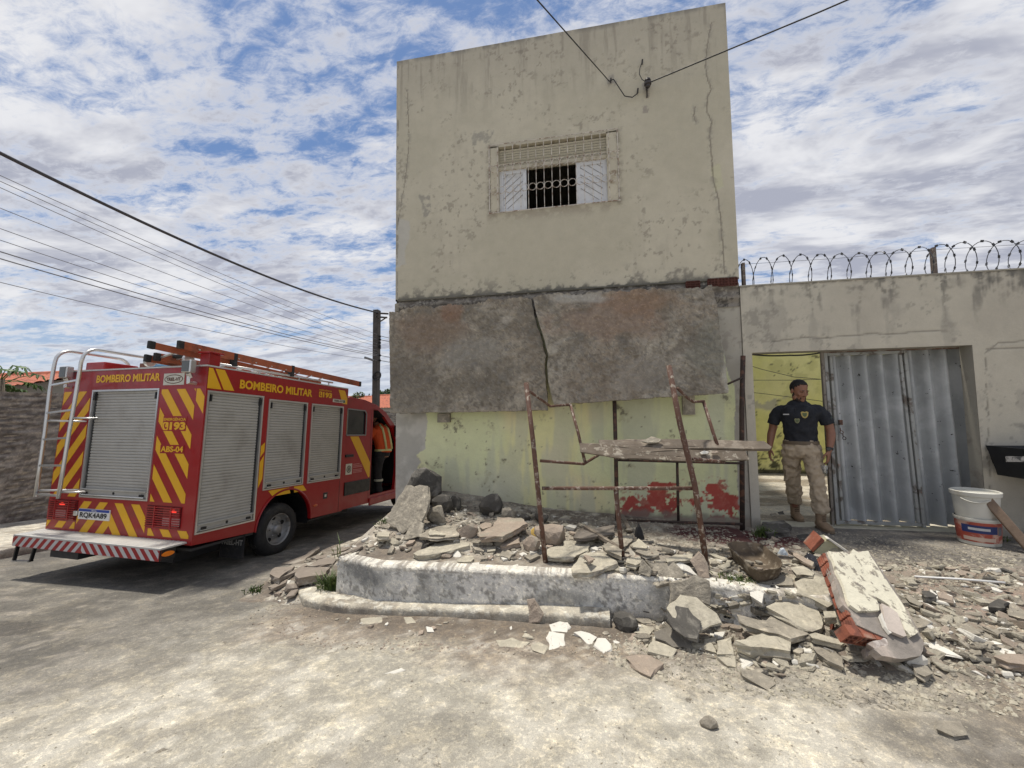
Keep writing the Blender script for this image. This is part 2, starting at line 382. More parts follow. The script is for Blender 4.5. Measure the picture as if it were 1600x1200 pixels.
def onS(px,py,dz=0.):
    r=ray(px,py); P=CAM+_ts[:,None]*r; i=np.clip(((P[:,0]-_TX)/_TS+.5).astype(int),0,_TT.shape[1]-1); j=np.clip(((P[:,1]-_TY)/_TS+.5).astype(int),0,_TT.shape[0]-1)
    k=np.argmax(P[:,2]<=_TT[j,i]+dz); return P[k] if k else P[-1]
def ax_(segs):
    o=[]
    for a,b,s in segs: n=max(1,int(round((b-a)/s))); o+=list(np.linspace(a,b,n,endpoint=False))
    return np.array(o+[segs[-1][1]])
gx=ax_([(-160,-30,13),(-30,-13,1.2),(-13,-7.2,.16),(-7.2,4.4,.03),(4.4,9,.15),(9,30,1.5),(30,160,13)])
gy=ax_([(-40,-9,2),(-9,-5.3,.25),(-5.3,.3,.03),(.3,5,.07),(5,14,.4),(14,40,1.5),(40,240,20)])
X,Y=np.meshgrid(gx,gy); Z=ground_z(X,Y)
def ground_col(X,Y):
    n1=fbm(X*.9,Y*.9,41,5,.55); n2=fbm(X*3.1+5,Y*3.1,42,5,.6); n3=fbm(X*11,Y*11,43,4,.6)
    c=L3(npv(.33,.312,.265),npv(.43,.405,.345),ss(n1*.25+n2*.40+n3*.35,.40,.58))
    c=L3(c,npv(.52,.50,.44),.55*ss(n2*.4+n3*.6,.50,.60)); c=L3(c,npv(.20,.185,.16),.35*ss(fbm(X*2+3,Y*2,44,5,.6),.56,.66))
    asp=ss((Y+3.1)+(-X-4.3)*.9+1.4*(n1-.5),-.3,1.9)*ss(-X,3.9,5.2)
    c=L3(c,L3(npv(.10,.095,.085),npv(.17,.16,.14),ss(n2,.35,.68)),.92*asp)
    c=L3(c,npv(.26,.24,.21),asp*ss(n3*.6+n1*.4,.55,.64)*.6)
    # soil covered ground round the debris
    soil=ss(X+.35*(n1-.5),-5.1,-4.4)*ss(Y+.75*(n2-.5)+.10*np.sin(X*2.1),-2.75,-2.2)*(1-ss(X,.3,1.4))
    soil=np.maximum(soil,ss(X+1.4*(n1-.5),-.9,.6)*ss(Y+.9*(n2-.5)-.12*X,-4.1,-2.8))
    c=L3(c,L3(npv(.125,.10,.078),npv(.25,.215,.175),ss(n2*.6+n3*.4,.36,.62)),soil*.9)
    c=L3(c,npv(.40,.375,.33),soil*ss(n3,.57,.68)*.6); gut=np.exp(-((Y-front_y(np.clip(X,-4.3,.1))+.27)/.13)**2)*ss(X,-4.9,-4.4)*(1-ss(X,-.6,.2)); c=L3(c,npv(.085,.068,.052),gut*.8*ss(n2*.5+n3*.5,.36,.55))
    crt=ss(X,-.2,.6)*ss(Y+.3*(n2-.5),-1.35,-.8)*(1-ss(Y,.2,.5))  # darker grey strip of ground before the gate and yard wall
    c=L3(c,L3(npv(.105,.10,.094),npv(.19,.178,.158),ss(n2,.35,.65)),crt*.85)
    yard=ss(Y,.1,.35)*ss(X,-.3,0)
    yp=fbm(X*1.1,Y*3.2,47,4,.6)
    c=L3(c,L3(npv(.22,.19,.145),npv(.46,.43,.36),ss(yp,.44,.62)),yard*.9)
    # red brick dust and a wine red spill by the tray
    rd=ss(.32-np.hypot((X-.95)/2.2,(Y+1.45)/.6)*.30+.35*(n2-.5),0,.22)*ss(X,.1,.6)
    c=L3(c,npv(.17,.085,.065),rd*.42*ss(n3,.35,.6))
    p=onZ(1165,842,0); sp_=ss(.30-np.hypot((X-p[0])/.9,(Y-p[1])/.4)*.35+.45*(n2-.5),0.0,.1)
    c=L3(c,npv(.055,.008,.010),sp_*.93)
    # dark patches of wet mortar / oil on the road
    for (px,py,rx,ry,kx) in ((22,958,.40,.18,.8),(700,1140,.2,.25,.25),(1500,1170,.45,.22,.5)):
        q=onZ(px,py,-.25); q=CAM+ray(px,py)*((np.linalg.norm(q-CAM))/np.linalg.norm(ray(px,py)))
        c=L3(c,npv(.075,.07,.063),kx*ss(1-np.hypot((X-q[0])/rx,(Y-q[1])/ry)+.9*(n2-.5),0,.35))
    return c*(0.93+.14*n3)[...,None]
mask=None
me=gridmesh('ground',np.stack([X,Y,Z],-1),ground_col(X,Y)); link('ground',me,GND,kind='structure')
# raised pavement in front of the house, its top heaped with soil and fines
px_=ax_([(-4.56,-.3,.028)]); s_=np.linspace(0,1,64); XX,SS=np.meshgrid(px_,s_)
xl=np.interp(SS,[0,1],[0,0]); fy_=front_y(np.clip(XX,-4.357,.1)); 
fy_=np.where(XX<-4.357,-1.622+( -4.357-XX)/.11*.85,fy_)
YY=lerp(fy_+.02,.02,SS); ZZ=heap_h(XX,YY)-.012*(1-ss(SS,0,.02))
def soil_col(X,Y):
    n1=fbm(X*2.2,Y*2.2,51,5,.6); n2=fbm(X*9,Y*9,52,5,.6)
    c=L3(npv(.145,.122,.10),npv(.30,.27,.225),ss(n1*.5+n2*.5,.38,.62))
    c=L3(c,npv(.42,.40,.35),ss(n2,.56,.66)*.8)
    p=onZ(1165,842,0); sp_=ss(.30-np.hypot((X-p[0])/.9,(Y-p[1])/.4)*.35+.45*(n1-.5),0.0,.1)
    return L3(c,npv(.055,.008,.010),sp_*.93)
link('raised_pavement',gridmesh('raised_pavement',np.stack([XX,YY,ZZ],-1),soil_col(XX,YY)),GRD,kind='structure')
# swept walls: whitewashed retaining wall and kerbs
def sweep(name,path,prof,step,colf,m,seed,rough=.006,label=None,cat=None,kind=None,zf=None,group=None):
    path=[np.array(p,float) for p in path]; L=[0]
    for a,b in zip(path[:-1],path[1:]): L.append(L[-1]+np.linalg.norm((b-a)[:2]))
    s=np.arange(0,L[-1],step); P=np.array([[np.interp(t,L,[p[i] for p in path]) for i in range(len(path[0]))] for t in s])
    k=np.ones(3)/3; T=np.gradient(P[:,:2],axis=0); T=np.stack([np.convolve(np.pad(T[:,i],1,'edge'),k,'valid') for i in(0,1)],1)
    T/=np.linalg.norm(T,axis=1)[:,None]; N=np.stack([T[:,1],-T[:,0]],1)
    pf=[]; 
    for (a,b),(c,d) in zip(prof[:-1],prof[1:]):
        n=max(1,int(np.hypot(c-a,d-b)/step)); pf+=[(lerp(a,c,i/n),lerp(b,d,i/n)) for i in range(n)]
    pf.append(prof[-1]); pf=np.array(pf)
    Z0=P[:,2] if P.shape[1]>2 else np.zeros(len(s))
    Xs=P[:,0][:,None]+N[:,0][:,None]*pf[:,0]; Ys=P[:,1][:,None]+N[:,1][:,None]*pf[:,0]; Zs=Z0[:,None]+pf[:,1]+0*Xs
    u=s[:,None]+0*Xs; v=(np.arange(len(pf))*step)[None]+0*Xs
    d=rough*2*(fbm(u*7,v*7,seed,5,.6)-.5)+rough*1.5*(fbm(u*1.7,v*1.7,seed+3,2)-.5)
    Xs+=N[:,0][:,None]*d; Ys+=N[:,1][:,None]*d; Zs+=d*.8
    me=gridmesh(name,np.stack([Xs,Ys,Zs],-1),colf(u,v,Zs-Z0[:,None],Xs,Ys)); me.materials.append(m)
    o=link(name,me,m,label=label,cat=cat,kind=kind,group=group); return o
def white_face(u,v,h,X,Y):
    n1=fbm(X*3,h*3+4,61,5,.6); n2=fbm(X*13,h*13,62,5,.65); n3=fbm(X*5,h*1.2,63,4,.6)
    c=L3(npv(.50,.50,.48),npv(.66,.65,.62),ss(n1,.35,.6)); n4=fbm(X*38,h*38,66,4,.6)
    c=L3(c,npv(.20,.195,.18),.7*ss(n4*.5+n2*.5,.545,.60)); c=L3(c,npv(.24,.235,.22),.45*ss(n3*.6+n4*.4,.55,.62))
    edge=ss(h,-.06,-.012); c=L3(c,npv(.62,.60,.54),edge*ss(n4*.65+n2*.35,.40,.52)); c=L3(c,npv(.28,.25,.21),edge*ss(n4*.65+n2*.35,.50,.42)*.8)
    st=ss(1-np.hypot((X+4.02+.9*(h+.1))/.30,(h+.10)/.14)+.8*(n1-.5),.0,.5); c=L3(c,npv(.16,.165,.165),st*.8)
    st=ss(1-np.hypot((X+2.2)/.35,(h+.2)/.1)+.9*(n1-.5),.1,.6); c=L3(c,npv(.2,.2,.19),st*.6)
    c=L3(c,npv(.25,.22,.18),(1-ss(h,-.34,-.22)*1)*.6*ss(n1,.4,.6))
    return L3(c,npv(.24,.215,.18),ss(-u,-.55,-.35)*.8) # soil end
sweep('white_retaining_wall',[(*p,0) for p in FRONT],[(-.22,-.03),(-.12,.012),(-.02,.010),(0,-.012),(.004,-.2),(.012,-.42)],.012,white_face,GRD,71,.004,
    'low whitewashed retaining wall with a black smudge, holding the rubble strip in front of the house','low wall')
def kerb_col(u,v,h,X,Y):
    n1=fbm(X*4,Y*4,64,5,.6); n2=fbm(X*16,Y*16+h*16,65,4,.65)
    c=L3(npv(.26,.235,.195),npv(.44,.41,.34),ss(n1,.35,.62)); c=L3(c,npv(.56,.54,.47),ss(n2,.50,.60)*ss(h,-.07,-.02)*.8)
    return L3(c,npv(.17,.15,.12),ss(-h,.05,.11)*.7*ss(n1,.3,.6))
kp=[(450,905),(463,918),(476,934),(520,944),(600,949),(700,951),(830,956),(955,963)]
kz=[-.39,-.34,-.31,-.30,-.295,-.285,-.255,-.24]
sweep('worn_kerb',[onZ(a,b,z) for (a,b),z in zip(kp,kz)],[(-.28,-.06),(-.20,-.005),(-.08,0),(-.015,-.004),(0,-.02),(.01,-.14)],.014,kerb_col,GRD,81,.010,
    'worn kerb with traces of white paint curving along the foot of the low white wall','kerb')
# broken side pavement and its kerb
sx=ax_([(-5.34,-4.36,.035)]); sy=ax_([(-1.95,1.5,.035),(1.5,9,.3)]); X2,Y2=np.meshgrid(sx,sy)
link('side_pavement',gridmesh('side_pavement',np.stack([X2,Y2,side_z(X2,Y2)],-1),soil_col(X2,Y2)*.9),GRD,kind='structure')
kl=[(x,y,float(road_z(x,y))+.14) for x,y in ((-5.30,.1),(-5.34,1.2),(-5.38,3.),(-5.4,8.))]
sweep('street_kerb',kl[::-1],[(-.14,-.06),(-.12,0),(-.01,0),(0,-.015),(.0,-.16)],.03,kerb_col,GRD,83,.008,
    'straight white painted kerb between the road and the side of the house','kerb')
# far pavement along the left street wall
KLX=-10.0
def lk(y): return KLX+ (y)*.05
kl=[(lk(y),y,float(road_z(lk(y),y))+.13) for y in (-8,-2,4,12,20,30)]
sweep('far_kerb',[(x,y,z) for x,y,z in kl],[(-2.6,.02),(-.14,.0),(-.12,0.0),(-.01,0),(0,-.015),(.0,-.16)],.06,kerb_col,GRD,84,.008,kind='structure')

# ------------------------------------------------------------------ the damaged house
HX0,HX1,FZ,TZ=-4.575,-.10,2.96,6.53
WX0,WX1,WZ0,WZ1=-3.18,-1.49,4.085,5.035
PLS=mat('plain_plaster',(.36,.335,.275),r=.9,var=.12,vs=3,bump=.2,bs=50,dirt=(.22,.2,.17),ds=2)
house=thing('damaged_house','narrow two storey house with cream upper wall and pale green lower wall','house',(-2.3,0,0))
ho=npv(-2.3,0,0)
def wallgrid(name,segx,segz,Yv,colf,hole=None,parent=None,off=(0,0,0),dispf=None):
    xs,zs=ax_(segx),ax_(segz); Xg,Zg=np.meshgrid(xs,zs); mk=None
    if hole:
        xc,zc=(xs[:-1]+xs[1:])/2,(zs[:-1]+zs[1:])/2; XC,ZC=np.meshgrid(xc,zc); x0,x1,z0,z1=hole
        mk=~((XC>x0)&(XC<x1)&(ZC>z0)&(ZC<z1))
    col,dsp=colf(Xg,Zg); P=np.stack([Xg-off[0],Yv-dsp-off[1],Zg-off[2]],-1)
    o=link(name,gridmesh(name,P,col,mk),PL,parent); 
    return o,Xg,Zg
def pxl(pts,Y=0.): return [XZ(a,b,Y) for a,b in pts]
cr1=pxl([(1112,35),(1105,70),(1102,101),(1105,122),(1111,140),(1105,154),(1104,175),(1112,189),(1109,210),(1111,240),(1114,275),(1122,310),(1127,350),(1130,400),(1133,428)])
cr2=pxl([(636,140),(639,215),(636,260),(630,300),(622,345)]); cr3=pxl([(1086,167),(1084,180),(1088,190)])
def upper_col(X,Z):
    n1=fbm(X*1.1,Z*1.1,101,5,.55); n2=fbm(X*4,Z*4,102,6,.6); n3=fbm(X*17,Z*17,103,5,.65); dr=fbm(X*9,Z*.7,104,5,.6); dr2=fbm(X*26,Z*2.2,109,4,.6)
    c=L3(npv(.455,.42,.325),npv(.505,.465,.365),ss(n1,.35,.65))
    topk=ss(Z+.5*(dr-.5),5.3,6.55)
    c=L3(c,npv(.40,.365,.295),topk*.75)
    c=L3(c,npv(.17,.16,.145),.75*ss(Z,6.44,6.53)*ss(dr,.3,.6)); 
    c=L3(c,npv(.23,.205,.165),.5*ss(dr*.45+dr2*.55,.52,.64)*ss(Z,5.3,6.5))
    c=L3(c,npv(.33,.295,.235),.25*ss(dr*.5+n2*.5,.54,.62)*ss(n1,.45,.6))
    # fine lichen marks clustered
    spt=ss(n3*.80+n2*.20,.60,.64)*ss(n1*.6+n2*.4,.46,.60); c=L3(c,npv(.20,.175,.14),spt*.5)
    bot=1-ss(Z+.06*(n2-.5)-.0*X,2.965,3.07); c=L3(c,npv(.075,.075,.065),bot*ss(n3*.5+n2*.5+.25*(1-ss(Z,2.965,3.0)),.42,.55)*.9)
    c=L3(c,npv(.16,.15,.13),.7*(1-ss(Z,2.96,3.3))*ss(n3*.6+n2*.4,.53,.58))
    disp=.004*(n2-.5)+.0025*(n3-.5)
    # peeled places
    for pts,cc,dd in ((pxl([(617,338),(640,345),(641,372),(632,392),(634,412),(617,420)]),npv(.46,.445,.40),-.004),(pxl([(1112,264),(1123,258),(1128,290),(1118,302),(1114,285)]),npv(.50,.48,.33),-.004),
                      (pxl([(656,306),(672,306),(674,330),(662,345)]),npv(.22,.21,.19),0),(pxl([(740,205),(770,205),(768,222),(735,228)]),npv(.25,.24,.21),0),(pxl([(945,116),(968,112),(962,138),(950,138)]),npv(.27,.25,.22),0),(pxl([(1003,128),(1013,128),(1013,176),(1004,178)]),npv(.24,.21,.19),0)):
        m_=ss(-(sdpoly(X,Z,pts)+.10*(n2-.5)+.05*(n3-.5)),0,.006); 
        if dd==0: m_=m_*ss(n3,.42,.56)*.8
        c=L3(c,cc,m_*.8); disp+=m_*dd
    for cr,w in ((cr1,.010),(cr2,.008),(cr3,.009)):
        d=pdist(X+.03*(n3-.5),Z+.03*(n2-.5),cr); k=ss(-d,-w,-w*.4); c=L3(c,npv(.12,.10,.08),k*.7); disp-=k*.004
        c=L3(c,npv(.27,.25,.21),ss(-d,-.06,-.015)*ss(n3,.5,.58)*.5)
    # rain marks beside the window corners
    for x0 in (WX0,WX1):
        k=ss(-np.abs(X-x0),-.09,0)*(1-ss(np.abs(Z-4.56),.46,.56))*ss(n3,.42,.55); c=L3(c,npv(.14,.12,.10),k*.6)
    k=ss(-np.abs(Z-(WZ0-.05)),-.14,0)*ss(X,WX0-.1,WX0)*(1-ss(X,WX1,WX1+.1))*ss(n2*.5+n3*.5,.44,.56); c=L3(c,npv(.28,.24,.19),k*.5)
    # ragged edges
    return c,disp
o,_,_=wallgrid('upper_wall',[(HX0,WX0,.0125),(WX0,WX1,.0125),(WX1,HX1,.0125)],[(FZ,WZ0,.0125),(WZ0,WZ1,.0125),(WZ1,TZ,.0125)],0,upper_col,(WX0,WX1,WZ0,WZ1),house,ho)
# chipped left arris: push the outermost columns back a little
me=o.data; n=len(me.vertices); co=np.zeros(n*3); me.vertices.foreach_get('co',co); co=co.reshape(-1,3)
xe=co[:,0]+ho[0]-HX0; ch=ss(fbm(co[:,2]*9,co[:,2]*0+1,111,4,.6),.50,.62)
co[:,1]+=np.where(xe<.04,(1-xe/.04)*.035*ch,0); me.vertices.foreach_set('co',co.ravel()); me.update()
mb=MB()
mb.box((HX0,.05,-1),(HX0+.18,5,TZ-.002)); mb.box((HX1-.18,.05,-.3),(HX1,5,TZ-.002)); mb.box((HX0+.18,4.8,-.5),(HX1-.18,5,TZ-.002))
mb.box((HX0+.18,.05,5.7),(HX1-.18,4.8,5.85)); mb.box((HX0+.18,.05,2.78),(HX1-.18,4.8,2.92))
mb.box((HX0,.004,TZ-.04),(HX1,.05,TZ-.001)); mb.box((HX0,.004,FZ),(HX0+.03,.05,TZ-.04)); mb.box((HX1-.03,.004,FZ),(HX1,.05,TZ-.04)); mb.box((HX0,.004,FZ),(HX1,.05,FZ+.02))
for a in ((HX0+.18,WX0,FZ+.02,5.7),(WX1,HX1-.18,FZ+.02,5.7),(WX0,WX1,FZ+.02,WZ0),(WX0,WX1,WZ1,5.7)): mb.box((a[0],.03,a[2]),(a[1],.14,a[3]))
mb.build('side_and_rear_walls',PLS,house,off=ho)
def low_col(X,Z):
    n1=fbm(X*1.3,Z*1.3,121,5,.55); n2=fbm(X*4,Z*4,122,6,.6); n3=fbm(X*17,Z*17,123,5,.65); dr=fbm(X*5,Z*.8,124,4,.6)
    c=L3(npv(.70,.675,.36),npv(.73,.65,.41),ss(n1*.7+dr*.3,.38,.62)); c=L3(c,npv(.62,.66,.41),ss(fbm(X*.8+4,Z*.8,125,4),.48,.66)*.8)
    c=L3(c,npv(.60,.575,.47),ss(Z+.5*(n1-.5),.75,.2)*ss(X,-4.3,-3.8)*(1-ss(X,-3.1,-2.6))*.75)
    c=L3(c,npv(.50,.51,.385),.6*ss(dr,.5,.62)); c=L3(c,npv(.40,.38,.24),.45*ss(n2*.5+n3*.5,.60,.63))
    c=L3(c,npv(.16,.15,.11),ss(n3*.75+n2*.25,.69,.70)*.8)
    disp=.002*(n2-.5)+.0015*(n3-.5)
    # grey-white strip at the left end, bare render pillar at the right end
    e=sdpoly(X,Z,pxl([(560,600),(668,600),(664,700),(652,712),(660,722),(640,752),(600,900)])); k=ss(-(e+.09*(n2-.5)),0,.008)
    c=L3(c,L3(npv(.50,.485,.44),npv(.40,.385,.345),ss(n2,.4,.6)),k); disp-=k*.003
    e=sdpoly(X,Z,pxl([(1146,600),(1150,700),(1154,760),(1156,830),(1300,830),(1300,400),(1112,400),(1120,520),(1140,590)])); k=ss(-(e+.07*(n2-.5)),0,.008)
    c=L3(c,L3(npv(.37,.345,.295),npv(.42,.395,.335),ss(n1,.35,.6)),k); disp-=k*.004
    k=k*ss(n3*.5+n2*.5,.56,.6); c=L3(c,npv(.24,.22,.19),k*.5)
    # red paint laid bare
    rp=pxl([(970,812),(972,790),(984,776),(1000,782),(1018,770),(1022,757),(1060,757),(1075,790),(1096,770),(1108,757),(1124,756),(1136,778),(1150,780),(1156,812)])
    e=sdpoly(X,Z,rp); k=ss(-(e+.16*(n2-.5)+.09*(n3-.5)-.012),0,.006); holes=ss(fbm(X*6,Z*7,126,5,.6),.575,.585)
    yel=ss(-np.abs(X-XZ(1075,790)[0]),-.10,-.06)
    c=L3(c,L3(npv(.40,.075,.055),npv(.46,.14,.10),ss(n3,.45,.65)),k*(1-holes)*(1-yel*ss(n2,.35,.5))); disp-=k*(1-holes)*.003
    sp=ss(n3*.5+n2*.5,.575,.585)*ss(-(e-.12),0,.08); c=L3(c,npv(.38,.08,.06),sp*.8)
    # dirt at the foot
    c=L3(c,npv(.21,.19,.155),ss(.16-Z+.22*(n2-.5)+.16*ss(-X,2.2,1.2)*0,.0,.08)*.75)
    c=L3(c,npv(.30,.25,.20),ss(.10-Z+.1*(n3-.5),0,.03)*ss(X,-1.75,-1.6)*.8)
    return c,disp
wallgrid('lower_wall',[(HX0+.01,HX1,.0125)],[(-.35,2.63,.0125)],.012,low_col,None,house,ho)
def beam_col(X,Z):
    n1=fbm(X*2,Z*2,131,5,.55); n2=fbm(X*6,Z*14,132,6,.6); n3=fbm(X*19,Z*25,133,5,.65)
    c=L3(npv(.12,.105,.088),npv(.25,.225,.19),ss(n2,.35,.62)); c=L3(c,npv(.05,.045,.038),ss(n3*.5+n2*.5,.52,.60)*.9); c=L3(c,npv(.05,.05,.045),ss(Z,2.92,2.965)*.8)
    c=L3(c,npv(.36,.33,.28),ss(n3,.58,.66)*.7)
    return c,.035*(n2-.5)+.02*(n3-.5)+.012*np.sin(Z*46+2*n1)
wallgrid('floor_beam',[(HX0+.004,HX1-.003,.0125)],[(2.62,FZ+.005,.0125)],.012,beam_col,None,house,ho)
# bricks laid bare in the beam at its right end
for i,(a,b,c_,d) in enumerate(((1072,1094,440,449),(1106,1122,436,446),(1123,1138,435,446),(1139,1153,434,445))):
    x0,z1=XZ(a,c_,-.02); x1,z0=XZ(b,d,-.02); mb=MB(); y0=-.018
    mb.box((x0,y0+.012,z0),(x1,.06,z1))
    for k in range(4):
        zz_=lerp(z0,z1,k/3); mb.box((x0,y0,zz_-.005),(x1,y0+.0115,zz_+.005))
    for k in range(4):
        xx_=lerp(x0,x1,k/3); mb.box((xx_-.005,y0+.001,z0+.006),(xx_+.005,y0+.0112,z1-.006))
    mb.build('brick',mat('sooty_brick',(.085,.03,.022),r=.95,var=.4,vs=20,bump=.4),house,off=ho)
mb=MB(); mb.box((HX0-.012,-.005,2.80),(HX0+.06,.12,2.93)); mb.build('broken_beam_end',CON,house,off=ho,bevel=.015)
# small leftovers of the canopy fixing on the lower wall
for (a,b,c_,d) in ((684,703,646,660),(1066,1086,618,648)):
    x0,z1=XZ(a,c_,-.03); x1,z0=XZ(b,d,-.03); mb=MB(); mb.box((x0,-.05,z0),(x1,.02,z1)); mb.box((x0+.02,-.056,z0+.02),(x1-.02,-.0505,z1-.03)); mb.build('wall_bracket_stub',CON,house,off=ho,bevel=.008)
# window
win=MB(); 
win.box((WX0,-.006,WZ0),(WX0+.115,.10,WZ1-.02)); w2_=MB(); w2_.box((WX1-.13,-.006,WZ0),(WX1,.10,WZ1-.02))
winm=mat('cream_window_frame',(.50,.46,.36),r=.8,var=.12,vs=6,bump=.2,dirt=(.25,.19,.13),ds=7)
window=win.build('window',winm,house,off=ho,bevel=.006); w2_.build('window_jamb',winm,window,off=ho,bevel=.006)
wx0,wx1=WX0+.115,WX1-.13
mb=MB(); mb.box((wx0,.0,WZ1-.02),(wx1,.12,WZ1)); mb.box((wx0,.01,WZ0-.0),(wx1,.12,WZ0+.02)); mb.box((wx0,.03,WZ1-.335),(wx1,.10,WZ1-.29)); mb.build('window_rail',winm,window,off=ho)
SLT=mat('cream_slat',(.52,.49,.40),r=.7,var=.1,bump=0)
zt=WZ1-.03; me=None
for i in range(7):
    z=WZ1-.05-i*.036; o_=None
    if me is None: mb=MB(); mb.bar((wx0-wx0,.0,0),(wx1-wx0,.0,0),.026,.005,up=(0,.7,.7)); me=mb.mesh('slat')
    link('slat',me,SLT,window,loc=(wx0-ho[0],.06,z))
mb=MB(); mb.box((WX0+.0,.13,WZ0),(WX1,.14,WZ1)); 
SH=mat('white_shutter',(.62,.63,.65),r=.6,var=.06,bump=.05,dirt=(.48,.47,.45),ds=5)
z0,z1=WZ0+.022,WZ1-.337
def leaf(a,b,sgn):
    mb=MB(); xa,xb=a,b; y0=.055
    for (p,q,r,s) in ((xa,xa+.05,z0,z1),(xb-.05,xb,z0,z1),(xa+.05,xb-.05,z0,z0+.05),(xa+.05,xb-.05,z1-.05,z1)): mb.box((p,y0,r),(q,y0+.03,s))
    mb.box((xa+.05,y0+.012,z0+.05),(xb-.05,y0+.02,z1-.05))
    f=mb.build('shutter_leaf',SH,window,off=ho)
    for k in range(6):
        zc=z0+.12+k*.095; x_,y_=xa+.055,xb-.055; dz=.11*sgn
        pl=clip_poly([(x_,zc-dz),(y_,zc+dz),(y_,zc+dz+.006),(x_,zc-dz+.006)],x_,z0+.05,y_,z1-.05)
        if len(pl)>2: m2=MB(); m2.prism([(p[0],p[1]) for p in pl],(0,0,0),(1,0,0),(0,0,1),(0,1,0),y0+.004,y0+.0118); m2.build('moulding',mat('shutter_line',(.30,.30,.31),var=0,bump=0),window,off=ho)
leaf(wx0,XZ(823,300,.07)[0],1); leaf(XZ(901,300,.07)[0],wx1,-1)
# grille with two rows of rings
gr=MB(); gy_=-.035; x=wx0+.03; nb=0
GRM=mat('painted_iron_grille',(.55,.51,.45),r=.6,var=.25,vs=12,c2=(.25,.17,.12),cs=14,bump=.1)
gb=MB(); gb.tube([(WX0-.03,gy_,WZ0-.01),(WX1+.03,gy_,WZ0-.01)],.007,6); gb.tube([(WX0-.03,gy_,WZ1-.30),(WX1+.03,gy_,WZ1-.30)],.004,6)
gb.tube([(WX0-.01,gy_,WZ0-.02),(WX0-.01,gy_,WZ1-.0)],.006,6); gb.tube([(WX1+.01,gy_,WZ0-.02),(WX1+.01,gy_,WZ1-.0)],.006,6)
gb.tube([(WX0-.01,gy_,WZ1),(WX1+.01,gy_,WZ1)],.005,6)
gb.build('grille_frame',GRM,window,off=ho)
n_=16; step=(WX1-WX0)/n_
bmz=MB(); bmz.tube([(0,0,WZ0-.01),(0,0,WZ1-.02)],.0042,6); bme=bmz.mesh('grille_bar')
rz_=MB(); rz_.torus((0,0,0),(1,0,0),(0,0,1),step*.46,.0038,20,5); rme=rz_.mesh('grille_ring')
for i in range(1,n_): link('grille_bar',bme,GRM,window,loc=(WX0+i*step-ho[0],gy_,0))
for i in range(n_):
    for z in (WZ1-.345,WZ0+.30): link('grille_ring',rme,GRM,window,loc=(WX0+(i+.5)*step-ho[0],gy_,z))
